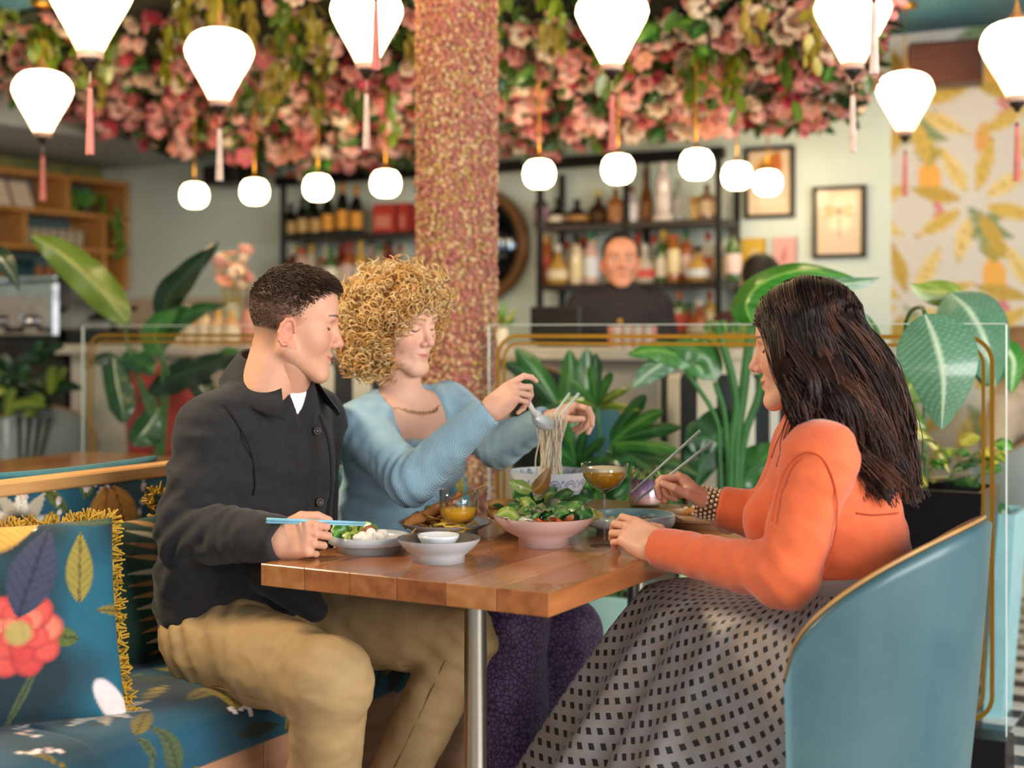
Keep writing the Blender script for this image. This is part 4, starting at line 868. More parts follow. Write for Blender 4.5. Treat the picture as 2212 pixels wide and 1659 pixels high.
# ---------------------------------------------------------------- banquette with printed velvet
BU, BS, BB = -1.87, 0.46, -2.37            # seat front, seat height, foot of the back
m_print = M('printed_velvet', rough=0.75, vcol=True, var=0.06, scale=90, sheen=0.12)
def floral(P, x0, x1, y0, y1, seed, dens=26.0, dark=0.4):
    r = random.Random(seed); A = (x1 - x0) * (y1 - y0)
    nz = fbm(np.stack([P.X * 5 + seed, P.Y * 5, 0 * P.X], 1), 3); P.mix(np.clip((nz - 0.40) * 4, 0, 1) * 0.92, '#0c2229'); P.mix(np.clip((nz - 0.30) * -6, 0, 1) * 0.5, '#0f7f9a')
    for k in range(int(A * dens * 3.2)):
        P.leaf(r.uniform(x0, x1), r.uniform(y0, y1), r.uniform(0.05, 0.15), r.uniform(0.006, 0.028), r.uniform(0, 6.28), r.choice(['#7a6a26', '#5a6a2a', '#8a7a34', '#1f2a22', '#2a3a2c', '#4a5a3a']), '#2a2a18')
    for k in range(int(A * dens * 0.8)):
        x, y, a = r.uniform(x0, x1), r.uniform(y0, y1), r.uniform(0, 6.28)
        for j in range(9): P.oval(x + 0.008 * j * math.cos(a) + r.uniform(-.012, .012), y + 0.014 * j * math.sin(a) + r.uniform(-.012, .012), 0.0065, 0.0065, 0, r.choice(['#e9d9d6', '#d8b8b6', '#f0e6e2']), 0.4)
    for k in range(int(A * dens * 0.22)): P.oval(r.uniform(x0, x1), r.uniform(y0, y1), 0.05, 0.035, r.uniform(0, 3), '#141c1c', 0.6)
def passion(P, x, y, r, a=0.3):
    P.flower(x, y, r, 10, '#e6dcc8', '#b9ab94', '#1a1210', a, 0.75, 0.17); P.oval(x, y, r * 0.42, r * 0.34, 0, '#2a1814', 0.5); P.oval(x, y, r * 0.22, r * 0.16, 0, '#d9b48a', 0.3); P.oval(x, y, r * 0.1, r * 0.07, 0, '#7a4a30', 0.3)
def poppy(P, x, y, r, c1='#e2564a', c2='#b83438'):
    for ring, n_p, q in ((0.58, 9, 0.40), (0.36, 6, 0.32), (0.2, 5, 0.22)):
        for k in range(n_p):
            a = k * 6.2832 / n_p + ring * 5; P.oval(x + r * ring * math.cos(a), y + r * ring * math.sin(a), r * q * 1.05, r * q * 0.92, a, c2, 0.25); P.oval(x + r * (ring + 0.03) * math.cos(a), y + r * (ring + 0.03) * math.sin(a), r * q * 0.88, r * q * 0.72, a, (c1, '#ee7f62', c1, '#d9453f')[k % 4], 0.5)
    P.oval(x, y, r * 0.3, r * 0.28, 0, '#b9a05a', 0.4)
bq = empty('banquette', (-2.2, 2.3, 0), 'floral peacock velvet banquette with wooden base and pale wood cap rail', 'banquette')
V0, V1 = 0.9, 3.72
prof = spline([(BB - 0.02, 0, BS + 0.0), (BB + 0.12, 0, BS + 0.012), (BU - 0.10, 0, BS + 0.012), (BU - 0.02, 0, BS - 0.004), (BU + 0.005, 0, BS - 0.035), (BU + 0.002, 0, BS - 0.09), (BU - 0.012, 0, BS - 0.105)], 130)
L = np.concatenate([[0], np.cumsum(np.linalg.norm(np.diff(prof, axis=0), axis=1))]); nv = 470
vv = np.linspace(V0, V1, nv); Vg = np.stack([np.repeat(prof[:, 0], nv), np.tile(vv, 130), np.repeat(prof[:, 2], nv)], 1)
seams = np.abs(((vv - V0) % 0.94) - 0.47); Vg[:, 2] -= np.tile(np.where(seams > 0.462, (seams - 0.462) * 1.2, 0), 130)
P = Paint(np.tile(vv, 130), np.repeat(L, nv), '#0e4f66'); floral(P, V0, V1, 0, L[-1], 5)
for x, y, r in ((1.98, 0.36, 0.115), (2.92, 0.28, 0.10), (1.2, 0.3, 0.11), (2.55, 0.2, 0.08)): passion(P, x, y, r)
for x, y in ((2.25, 0.42), (2.4, 0.5), (2.75, 0.46)): P.leaf(x, y, 0.15, 0.05, 1.0, '#a08a2a', '#5a4a18'); P.leaf(x + 0.02, y, 0.13, 0.05, 2.2, '#8f7a26', '#5a4a18')
add('seat_cushion', (Vg, grid_faces(130, nv)), m_print, bq, cols=P.C)
bprof = spline([(BB - 0.02, 0, BS - 0.01), (BB - 0.005, 0, BS + 0.08), (BB - 0.012, 0, BS + 0.28), (BB - 0.025, 0, BS + 0.385), (BB - 0.06, 0, BS + 0.392)], 90)
L = np.concatenate([[0], np.cumsum(np.linalg.norm(np.diff(bprof, axis=0), axis=1))])
Vg = np.stack([np.repeat(bprof[:, 0], nv), np.tile(vv, 90), np.repeat(bprof[:, 2], nv)], 1); Vg[:, 0] -= np.tile(np.where(seams > 0.458, (seams - 0.458) * 1.5, 0), 90)
P = Paint(np.tile(vv, 90), np.repeat(L, nv), '#0f5368'); floral(P, V0, V1, 0, L[-1], 11, 22)
passion(P, 2.10, 0.33, 0.12, 0.1); P.leaf(2.36, 0.40, 0.19, 0.06, -1.75, '#cf8f3a', '#8a4f1a'); P.leaf(2.38, 0.40, 0.17, 0.05, -1.3, '#d99a45', '#8a4f1a'); P.leaf(2.2, 0.36, 0.09, 0.03, -2, '#b59232', '#6a5a20'); poppy(P, 2.62, 0.3, 0.07, '#c4683a', '#a04a2c'); passion(P, 3.1, 0.28, 0.1)
add('backrest', (Vg, grid_faces(90, nv)), m_print, bq, cols=P.C)
m_oak = M('cap_oak', '#d9a66c', 0.4, col2='#c08a50', scale=6, stretch=(6, 0.7, 6))
add('cap_rail', rbox(BB - 0.085, BB - 0.022, V0, V1 + 0.03, BS + 0.392, BS + 0.422, 0.004), m_oak, bq, smooth=False)
m_pinkw = M('base_wood', '#c49474', 0.5, col2='#a87656', scale=6, stretch=(6, 0.7, 6))
for i in range(6):
    a = V0 + i * (V1 - V0) / 6; add('base_board', rbox(BU - 0.045, BU - 0.025, a + 0.001, a + (V1 - V0) / 6 - 0.001, 0.07, BS - 0.104, 0.002), m_pinkw, bq, smooth=False)
add('toe_board', box(BU - 0.10, BU - 0.09, V0, V1, 0, 0.07), m_black, bq, smooth=False)
add('carcass', box(BB - 0.06, BU - 0.05, V0 + 0.005, V1 - 0.005, 0.07, BS - 0.11), MATS['base_wood'], bq, smooth=False)
add('back_panel', rbox(BB - 0.08, BB - 0.062, V0, V1, 0.0, BS + 0.39, 0.002), MATS['base_wood'], bq, smooth=False)

# ---------------------------------------------------------------- scatter cushions
def pillow(center, R, w, h, T, paint, base, label, fringe=None, res=120, group='banquette cushions', plump=0.35):
    e = empty('cushion', center, label, 'cushion', group)
    a = np.linspace(-1, 1, res); A, B = np.meshgrid(a, a, indexing='ij'); sides = []
    pin = 1 - 0.06 * (np.abs(A) ** 3 * np.abs(B) ** 3)
    for s in (1, -1):
        th = T * np.clip((1 - A ** 2), 0, 1) ** plump * np.clip((1 - B ** 2), 0, 1) ** plump
        wr = 0.004 * (fbm(np.stack([A * 4 + s, B * 4, A * 0 + 3.3 * s], -1), 3) - 0.45) * (th / T)
        X = A * w / 2 * (1 - 0.05 * (1 - np.abs(B) ** 2)) * 1.0; Y = B * h / 2 * (1 - 0.05 * (1 - np.abs(A) ** 2))
        V = np.stack([X, Y, s * (th + wr)], -1).reshape(-1, 3); P = Paint(A.ravel() * w / 2, B.ravel() * h / 2, base); paint(P)
        sides.append((V, grid_faces(res, res) if s > 0 else grid_faces(res, res)[:, ::-1], P.C))
    V, F, C = joinq(*sides); add('cover', (V @ R.T + np.array(center), F), m_print, e, cols=C)
    if fringe:
        n = 900; t = rng.uniform(0, 4, n); sd = t.astype(int); f = (t - sd) * 2 - 1
        px = np.choose(sd, [f, np.ones(n), f, -np.ones(n)]) * w / 2; py = np.choose(sd, [np.ones(n), f, -np.ones(n), f]) * h / 2
        px *= np.where(sd % 2 == 1, 1 - 0.05 * (1 - f ** 2), 1); py *= np.where(sd % 2 == 0, 1 - 0.05 * (1 - f ** 2), 1)
        o = np.stack([np.choose(sd, [0, 1, 0, -1]), np.choose(sd, [1, 0, -1, 0]), 0 * px], 1) + rng.normal(size=(n, 3)) * 0.5; o = norm(o) * rng.uniform(0.012, 0.022, (n, 1))
        p0 = np.stack([px, py, rng.normal(size=n) * 0.003], 1); pth = np.stack([p0 - o * 0.3, p0 + o * 0.5, p0 + o + rng.normal(size=(n, 3)) * 0.004], 1)
        tag(add('fringe', tubes(pth @ R.T + np.array(center), np.full((n, 3), 0.0022), 4), M('fringe_gold', '#c79a2e', 0.7), e), kind='stuff')
    return e
def lean(rz, tilt):                                      # cushion standing on the seat, leaning back; local x along, y up, z out
    R = np.stack([[0, 1, 0], [0, 0, 1], [1, 0, 0]], 1).astype(float); return rotm((0, 0, 1), rz) @ rotm((0, 1, 0), -tilt) @ R
def pt_floral(P):
    floral(P, -0.25, 0.25, -0.25, 0.25, 21, 20); poppy(P, 0.0, -0.03, 0.085); P.leaf(0.0, 0.0, 0.2, 0.05, 1.2, '#3a3f5a', '#20243a'); P.leaf(-0.1, 0.2, 0.16, 0.07, 0, '#d9a54a', '#a8742a'); passion(P, -0.16, -0.16, 0.08); P.leaf(0.12, 0.02, 0.15, 0.03, 1.5, '#9a8a3a', '#5a4a20'); P.oval(0.17, -0.17, 0.025, 0.05, 0.6, '#e8d8d8')
def pt_green(P):
    nz = fbm(np.stack([P.X * 12, P.Y * 12, 0 * P.X], 1), 3); P.mix((nz - 0.45) * 2, '#06201a')
    for k in range(13):
        y = 0.14 - k * 0.024; x0 = 0.13; L = 0.16 - abs(k - 5) * 0.008
        P.leaf(x0, y - 0.01, L, 0.0085, math.pi + (0.35 - k * 0.06 if k < 4 else 0.05 - (k - 4) * 0.025) * (-1), ['#b0824a', '#cfc0a0', '#9a6a3a'][k % 3], None, 0.5)
pillow(at(28, 1385, 2.70) + np.array([0, 0, 0.03]), lean(-34, 22), 0.40, 0.40, 0.07, pt_floral, '#115f76', 'floral peacock cushion with gold loop fringe and a red poppy', fringe=True, res=110)
pillow(at_u(262, 1318, BB + 0.085) + np.array([0, 0, 0.035]), lean(-6, 14), 0.32, 0.33, 0.05, pt_green, '#0b3a2f', 'dark green velvet cushion embroidered with a gold palm frond')
def pt_teal(P):
    floral(P, -0.2, 0.2, -0.2, 0.2, 33, 10)
    for k in range(26): P.oval(rnd.uniform(-.2, .2), rnd.uniform(-.2, .2), 0.018, 0.008, rnd.uniform(0, 3), '#d8834a', 0.4)
pillow(np.array([BB + 0.085, 3.02, BS + 0.2]), lean(0, 15), 0.36, 0.36, 0.06, pt_teal, '#2a7f88', 'teal cushion with small orange blossoms wedged between the couple')
pillow(np.array([BB + 0.115, 3.46, BS + 0.21]), lean(-12, 14), 0.38, 0.36, 0.07, pt_floral, '#2f8aa0', 'blue floral cushion with gold fringe behind the woman in blue', fringe=True)
pillow(np.array([BB + 0.075, 2.60, BS + 0.20]), lean(0, 10), 0.34, 0.34, 0.05, pt_floral, '#123a44', 'gold fringed floral cushion mostly hidden behind the man', fringe=True)
def pt_plain(P): P.mix((fbm(np.stack([P.X * 10, P.Y * 10, 0 * P.X], 1), 3) - 0.4) * 2, '#0f4a5a')
pillow(np.array([BB - 0.16, 2.36, BS + 0.260]), lean(180, 14), 0.52, 0.36, 0.05, pt_plain, '#1f6a7a', 'plain teal velvet cushion peeking over the wooden cap rail')

# ---------------------------------------------------------------- shell chairs
def shell(c, face, r_u, r_v, z0, zback, zarm, mat, parent, thick=0.028, span=108, flare=0.10, pad=None, power=1.6):
    # tub-shaped back: face = heading (degrees) the sitter looks to
    n, m = 64, 26; ps = np.radians(np.linspace(-span, span, n)); H = np.radians(face + 180); out = []
    ztop = zarm + (zback - zarm) * (np.cos(np.clip(ps / math.radians(span), -1, 1) * math.pi / 2) ** power)
    t = np.linspace(0, 1, m)
    def surf(off):
        V = np.zeros((n, m, 3))
        for j, tj in enumerate(t):
            k = 1 + flare * tj - 0.05 * (1 - tj) ** 2; a = H + ps
            V[:, j, 0] = c[0] + np.cos(a) * (r_u * k + off); V[:, j, 1] = c[1] + np.sin(a) * (r_v * k + off); V[:, j, 2] = z0 + (ztop - z0) * tj + 0.0
        return V
    A = surf(thick / 2); B = surf(-thick / 2); B[:, -1, 2] -= 0.004; A[:, -1, 2] -= 0.004
    Mx = (A[:, -1] + B[:, -1]) / 2 + np.array([0, 0, 0.008])
    ring = np.concatenate([A, Mx[:, None], B[:, ::-1]], 1); k = ring.shape[1]
    F = grid_faces(n, k, wrap=True).tolist() + [list(range(k))[::-1], [(n - 1) * k + i for i in range(k)]]
    add('shell_back', (ring.reshape(-1, 3), F), mat, parent)
    add('piping', tube(Mx + np.array([0, 0, 0.003]), 0.004, 6), M('tan_piping', '#b88a52', 0.4), parent)
def legs(e, c, r, z, mat, splay=0.05):
    for sx in (-1, 1):
        for sy in (-1, 1): add('leg', tube([(c[0] + sx * (r + splay), c[1] + sy * (r + splay), 0.0), (c[0] + sx * r * 0.8, c[1] + sy * r * 0.8, z)], [0.011, 0.016], 10), mat, e)
m_blue = M('blue_vinyl', '#4c6a70', 0.42, col2='#34565f', scale=4, var=0.08, coat=0.12, bump=0.03, bscale=60)
m_grey = M('grey_vinyl', '#8d9694', 0.35, col2='#6f7a7a', scale=4, coat=0.3)
m_dkw = M('dark_leg_wood', '#4a2c1c', 0.4)
def tub_chair(name, c, face, mat, label, group=None, **k):
    e = empty(name, (c[0], c[1], 0), label, 'chair', group); a = dict(r_u=0.27, r_v=0.27, z0=0.36, zback=0.865, zarm=0.62); sr = k.pop('seat_r', 0.235); so_ = k.pop('seat_off', (0, 0)); lr_ = k.pop('leg_r', 0.17); a.update(k)
    shell(c, face, mat=mat, parent=e, **a)
    s = lathe([(0.001, 0.37), (sr - 0.025, 0.37), (sr, 0.39), (sr, 0.42), (sr - 0.02, 0.44), (0.001, 0.445)], 36, (c[0] + so_[0], c[1] + so_[1], 0)); add('seat', s, mat, e)
    legs(e, (c[0] + so_[0], c[1] + so_[1]), lr_, 0.39, m_dkw); return e
tub_chair('tub_chair', np.array([-0.83, 2.64]), 180, m_blue, 'blue vinyl tub chair with tan piped rim under the woman in orange', zback=0.855, zarm=0.60, z0=0.30, span=82, flare=0.13, power=0.5, seat_r=0.17, seat_off=(0.05, 0.07), leg_r=0.10)
tub_chair('tub_chair', at(2205, 1000, 5.9)[:2], 170, m_grey, 'grey vinyl tub chair standing beyond the end of the glass screen', zback=0.90, zarm=0.66, z0=0.40)
tub_chair('tub_chair', at(50, 930, 6.05)[:2], -60, m_grey, 'grey vinyl tub chair tucked at the neighbouring wooden table', zback=0.86, zarm=0.66)
t2 = empty('dining_table', (-3.48, 3.0, 0), 'neighbouring bare wooden table behind the banquette rail', 'table')
for i in range(8): add('plank', rbox(-4.0 + i * 0.13 + 0.0006, -3.87 + i * 0.13 - 0.0006, 2.3, 3.84, TZ - 0.04, TZ, 0.0015), woods[(i * 2 + 1) % 4], t2, smooth=False)
for v in (2.6, 3.4): add('post', lathe([(0.0225, 0.02), (0.0225, TZ - 0.04)], 20, (-3.48, v, 0)), m_steel, t2); add('base_plate', rbox(-3.68, -3.28, v - 0.12, v + 0.12, 0, 0.02, 0.004), m_black, t2, smooth=False)
# bar stools
m_stripe = M('striped_cloth', '#e9e2d2', 0.6)
def stool(px, back_px_y, col, label, striped=False, v=4.78, w=0.21, zb=1.07, zs=0.70, face=90):
    p = at_v(px, 900, v); c = p[:2]; e = empty('bar_stool', (c[0], c[1], 0), label, 'bar stool', 'stools along the bar')
    mt = plain(col, 0.5)
    if striped:
        n = 10; H = math.radians(face + 180)
        for i in range(n):
            a0, a1 = (H + math.radians(-90 + 180 * (i + j) / n) for j in (0, 1)); a = np.linspace(a0, a1, 5); V = []
            for r in (w + 0.02, w - 0.02):
                for z in (zs - 0.05, zb - 0.02, zb): V += [(c[0] + (r - (0.012 if z == zb and r > w else 0)) * math.cos(q), c[1] + (r + (0.012 if z == zb and r < w else 0)) * math.sin(q), z) for q in a]
            F = []
            for j in range(4):
                for k in (0, 1): F += [(k * 5 + j, k * 5 + j + 1, k * 5 + j + 6, k * 5 + j + 5), (15 + k * 5 + j, 20 + k * 5 + j, 21 + k * 5 + j, 16 + k * 5 + j)]
                F.append((10 + j, 11 + j, 26 + j, 25 + j))
            add('stripe_panel', (V, F), plain('#ece5d6', 0.6) if i % 2 else plain('#22262c', 0.6), e)
    else: shell(c, face, w, w, zs - 0.06, zb, zb - 0.2, mt, e, 0.03, 100, 0.05)
    add('seat', lathe([(0.001, zs - 0.06), (w - 0.02, zs - 0.06), (w, zs - 0.03), (w - 0.02, zs), (0.001, zs + 0.01)], 30, (c[0], c[1], 0)), plain('#b02436', 0.5) if striped and px < 900 else mt, e)
    legs(e, c, w * 0.62, zs - 0.06, m_dkw, 0.0)
    add('foot_ring', tube([(c[0] + (w * 0.8) * math.cos(a), c[1] + (w * 0.8) * math.sin(a), 0.25) for a in np.linspace(0, 6.2832, 25)], 0.008, 6), m_brass, e)
stool(385, 0, '#c8483e', 'coral red bar stool behind the bird of paradise')
stool(762, 0, '#22262c', 'black and white striped bar stool with crimson seat between the couple', True, v=4.6)
stool(1215, 0, '#1c211f', 'nearly black bar stool behind the dragon plant', zb=1.06, v=4.88, w=0.185)
stool(1290, 0, '#3f7480', 'teal bar stool in front of the bar panels', v=4.58, zb=1.0, zs=0.78, w=0.185)
stool(1556, 0, '#22262c', 'black and white striped bar stool behind the bird of paradise clump', True, v=4.82, w=0.2, zb=1.05)

# ---------------------------------------------------------------- wooden cubby shelf on the left wall
cs = empty('cubby_shelf', (UL + 0.15, 6.1, 1.46), 'honey oak wall cubby shelf with uneven compartments on the mint wall', 'shelf')
us0, us1, vs0, vs1, zs0, zs1 = UL, UL + 0.3, 5.3, 6.70, 1.46, 2.15; T = 0.03; mo = M('honey_oak', '#d29a55', 0.45, col2='#b67c3c', scale=5, stretch=(6, 1, 6))
for q in ((vs0, vs1, zs0, zs0 + T), (vs0, vs1, zs1 - T, zs1), (vs0, vs1, 1.68, 1.68 + T), (vs0, vs1, 1.90, 1.90 + T)): add('shelf_board', rbox(us0, us1, *q, 0.003), mo, cs, smooth=False)
for v, a, b in ((vs0, zs0 + T, zs1 - T), (vs1 - T, zs0 + T, zs1 - T), (5.85, 1.71, 1.90), (6.18, 1.93, zs1 - T), (6.48, zs0 + T, 1.68), (6.48, 1.71, 1.90), (5.7, zs0 + T, 1.68)): add('divider', rbox(us0, us1, v, v + T, a, b, 0.003), mo, cs, smooth=False)
add('back_board', box(us0, us0 + 0.008, vs0 + T, vs1 - T, zs0 + T, zs1 - T), M('cubby_back', '#5f7d86', 0.6), cs, smooth=False)
for i in range(3):
    b = empty('menu_folder', (us0 + 0.16, 5.62 + i * 0.17, 1.93), 'cream menu folder leaning in the upper cubby compartment', 'menu', 'menus in the cubby shelf', rz=0.0)
    V = np.array([(0.02, -0.07, 0), (0.035, -0.07, 0), (0.035, 0.07, 0), (0.02, 0.07, 0), (-0.05, -0.07, 0.165), (-0.035, -0.07, 0.165), (-0.035, 0.07, 0.165), (-0.05, 0.07, 0.165)]); add('cover', (V, [(3, 2, 1, 0), (4, 5, 6, 7), (0, 1, 5, 4), (1, 2, 6, 5), (2, 3, 7, 6), (3, 0, 4, 7)]), plain('#f6e8cc', 0.6), b, (0, 0, 0), smooth=False)
    add('spine', rbox(0.02, 0.036, -0.07, -0.062, 0, 0.02, 0.001), plain('#d8c09a', 0.6), b, (0, 0, 0), smooth=False)
pp = empty('potted_pothos', (us0 + 0.17, 6.38, 1.93), 'trailing lime pothos in a dark pot on the cubby shelf', 'plant'); pot(pp, (us0 + 0.17, 6.38, 1.93), 0.04, 0.055, 0.08, '#2a241e')
for i in range(42):
    a = rng.uniform(0, 6.28); b = np.array([us0 + 0.2, 6.38, 2.01]) + np.array([0.06 * math.cos(a), 0.16 * math.sin(a), rng.uniform(-0.05, 0.07)]) if i < 28 else np.array([us0 + 0.33, 6.55 + rng.uniform(-.05, .05), 1.97 - (i - 28) * 0.022])
    add('leaf', leaf_geo([b, b + np.array([0.02, 0.01, -0.01]), b + np.array([0.035, rng.uniform(-.02, .02), -0.045])], 0.045, (0.8, -0.5, 0.3), 'oval', ['bright', 'olive', 'mid'][i % 3], n=6, m=5, veins=3), m_leaf, pp)
def tumbler(p, r, h, col, label, group, name='drinking_glass'):
    e = empty(name, p, label, 'glass', group)
    add('glass_body', lathe([(0.001, 0), (r * 0.85, 0), (r, h), (r - 0.003, h), (r * 0.82, 0.006), (0.001, 0.006)], 14), M('tint_' + col, col, 0.1, var=0.03, alpha=0.6), e, (0, 0, 0)); add('base', lathe([(0.001, 0), (r * 0.86, 0), (r * 0.86, 0.008), (0.001, 0.008)], 14), M('tint_' + col, col, 0.1, alpha=0.6), e, (0, 0, 0))
for i in range(7): tumbler((us0 + 0.2, 5.95 + i * 0.07, 1.71), 0.03, 0.11, '#e9d9c0', 'clear tumbler lined up in the middle cubby compartment', 'tumblers in the cubby shelf')
for i in range(5): tumbler((us0 + 0.2, 6.05 + i * 0.075, 1.49), 0.03, 0.10, '#c98a5a', 'amber tumbler lined up in the lowest cubby compartment', 'amber tumblers in the cubby shelf')
for i in range(5):
    b = empty('teal_canister', (us0 + 0.18, 5.76 + i * 0.062, 1.49), 'dark teal canister in the lowest cubby compartment', 'canister', 'canisters in the cubby shelf')
    add('body', lathe([(0.001, 0), (0.026, 0), (0.026, 0.12), (0.001, 0.12)], 14), plain('#1f4a52'), b, (0, 0, 0)); add('lid', lathe([(0.001, 0.12), (0.027, 0.12), (0.024, 0.14), (0.001, 0.142)], 14), plain('#16343a'), b, (0, 0, 0))

# ---------------------------------------------------------------- things on the bar
BZ = 1.135
def on_bar(px, v): p = at_v(px, 740, v); return np.array([p[0], p[1], BZ])
p = on_bar(60, 5.5); p = np.array([-5.62, 5.35, 0.0])
sc_ = empty('coffee_station', (-5.72, 5.3, 0), 'dark cabinet under the chrome coffee machine at the end of the bar', 'cabinet'); add('cabinet_body', rbox(-6.1, -5.47, 5.1, 5.6, 0, 1.06, 0.006), plain('#2a2420', 0.5), sc_, smooth=False); add('door', rbox(-5.95, -5.55, 5.085, 5.1, 0.1, 1.0, 0.004), plain('#332b26', 0.5), sc_, smooth=False); add('handle', rbox(-5.62, -5.6, 5.07, 5.085, 0.5, 0.65, 0.002), m_brass, sc_, smooth=False)
cm = empty('coffee_machine', (-5.86, 5.35, 1.06), 'chrome coffee machine with a bright glass front at the end of the bar', 'coffee machine'); mch = M('chrome', '#c9cbd0', 0.12, metal=1.0)
add('body', rbox(-0.28, 0.28, -0.2, 0.2, 0.1, 0.40, 0.02), mch, cm, (0, 0, 0), smooth=False); add('base', rbox(-0.28, 0.28, -0.2, 0.2, 0.0, 0.1, 0.01), plain('#23201e'), cm, (0, 0, 0), smooth=False); add('cup_rail', rbox(-0.28, 0.28, -0.2, 0.2, 0.40, 0.425, 0.005), mch, cm, (0, 0, 0), smooth=False)
for x in (-0.14, 0.1): add('group_head', lathe([(0.001, 0.0), (0.035, 0.0), (0.035, 0.06), (0.001, 0.06)], 16, (x, -0.22, 0.16)), mch, cm, (0, 0, 0)); add('portafilter', tube([(x, -0.25, 0.15), (x, -0.36, 0.14)], 0.012, 8), plain('#1a1614'), cm, (0, 0, 0))
add('light_strip', rbox(-0.25, -0.235, -0.212, -0.2, 0.13, 0.40, 0.002), M('led_strip', '#e8f4ff', 0.3, emit=3.0, ecol='#dff0ff'), cm, (0, 0, 0), smooth=False)
rg = empty('cash_register', on_bar(228, 5.3), 'black till with tilted screen on the bar counter', 'till'); add('till_body', rbox(-0.16, 0.13, -0.12, 0.12, 0, 0.075, 0.01), plain('#1f1d1c'), rg, (0, 0, 0), smooth=False)
add('stand', tube([(0.05, 0, 0.07), (0.05, 0.03, 0.14)], 0.02, 10), plain('#1f1d1c'), rg, (0, 0, 0))
V, F = rbox(-0.11, 0.11, -0.075, 0.075, -0.008, 0.008, 0.004); add('screen', (V @ rotm((1, 0, 0), 24).T + np.array([0.05, 0.0, 0.155]), F), plain('#141316'), rg, (0, 0, 0), smooth=False)
for i in range(9):
    px = 1322 + i * 11; tumbler(on_bar(px, 5.12) if i % 2 else on_bar(px, 5.2), 0.017, 0.085, ['#e8a09a', '#d9d4ce'][i % 2], 'slim shot glass with a pink drink lined up before the bartender', 'shot glasses on the bar', 'shot_glass')
vase = empty('flower_vase', on_bar(500, 5.3), 'clear vase of tall yellow and peach flowers on the bar', 'vase'); add('vase_body', lathe([(0.001, 0), (0.04, 0), (0.045, 0.16), (0.035, 0.2)], 18), M('vase_glass', '#d8dcc8', 0.1, alpha=0.6), vase, (0, 0, 0))
for i in range(12):
    a = i * 2.4; tip = np.array([0.1 * math.cos(a) * (0.4 + 0.05 * i), 0.06 * math.sin(a), 0.26 + 0.016 * i]); add('flower_stem', tube([(0, 0, 0.02), tip * 0.6, tip], 0.003, 5, n=6), plain('#a89a3a'), vase, (0, 0, 0)); o = ob('flower', mes[[4, 6, 7, 1][i % 4]], None, vase, tip); o.rotation_euler = (rng.uniform(-.8, .8), rng.uniform(-.8, .8), 0)
v2 = empty('flower_vase', on_bar(535, 5.51), 'blush vase with a single peach protea on the bar', 'vase'); add('vase_body', lathe([(0.001, 0), (0.05, 0.0), (0.06, 0.05), (0.03, 0.14), (0.025, 0.17)], 18), plain('#e3a08f'), v2, (0, 0, 0)); add('flower_stem', tube([(0, 0, 0.1), (0, 0, 0.3)], 0.005, 6), plain('#7a4a30'), v2, (0, 0, 0)); o = ob('flower', mes[7], None, v2, (0, 0, 0.3)); o.scale = (1, 1, 1.4)
for i, px in enumerate((388, 416, 444, 472, 500)):
    bottle(on_bar(px, 5.08), 'spirit', 0.16, ['#e6c08a', '#d8a070', '#e9d2a8'][i % 3], '#f4e6cc', '#d9b25a', ['small honey bottle with cream label on the bar by the flowers', 'small apricot bottle with cream label on the bar by the flowers', 'small pale gold bottle with cream label on the bar by the flowers'][i % 3], 'small bottles by the bar flowers')
hb = empty('herb_box', on_bar(1575, 5.15), 'olive box of fresh green herbs at the bar corner', 'planter'); add('box_body', rbox(-0.09, 0.09, -0.06, 0.06, 0, 0.06, 0.004), plain('#8a8a2a'), hb, (0, 0, 0), smooth=False)
for i in range(24):
    b = np.array([rng.uniform(-.08, .08), rng.uniform(-.05, .05), 0.06]); add('herb_leaf', leaf_geo([b, b + [0, 0, 0.025], b + [rng.uniform(-.02, .02), -0.01, 0.045]], 0.022, (0.3, -1, 0.3), 'oval', ['bright', 'mid', 'olive'][i % 3], n=6, m=3, veins=2), m_leaf, hb, (0, 0, 0))
lm = empty('candle_cup', on_bar(1080, 5.15), 'white ribbed cup with green sprigs on the bar beside the pillar', 'cup'); add('cup', lathe([(0.001, 0), (0.03, 0), (0.035, 0.08), (0.03, 0.08), (0.028, 0.01), (0.001, 0.01)], 16), plain('#f3e6cf'), lm, (0, 0, 0))
for i in range(18):
    b = np.array([0, 0, 0.07]); a = rng.uniform(0, 6.28); d = np.array([0.07 * math.cos(a), 0.07 * math.sin(a), rng.uniform(0.03, 0.14)]); add('sprig_leaf', leaf_geo([b, b + d * 0.6, b + d], 0.025, (0.3, -1, 0.3), 'oval', ['bright', 'olive', 'mid'][i % 3], n=6, m=3, veins=2), m_leaf, lm, (0, 0, 0))
pos_ = empty('card_machine', on_bar(1200, 5.35), 'black bar monitor on a squat stand beside the bartender', 'monitor'); add('screen', rbox(-0.12, 0.12, -0.01, 0.015, 0.02, 0.17, 0.006), plain('#15130f'), pos_, (0, 0, 0), smooth=False); add('stand', rbox(-0.06, 0.06, -0.05, 0.05, 0, 0.02, 0.004), plain('#23211f'), pos_, (0, 0, 0), smooth=False)
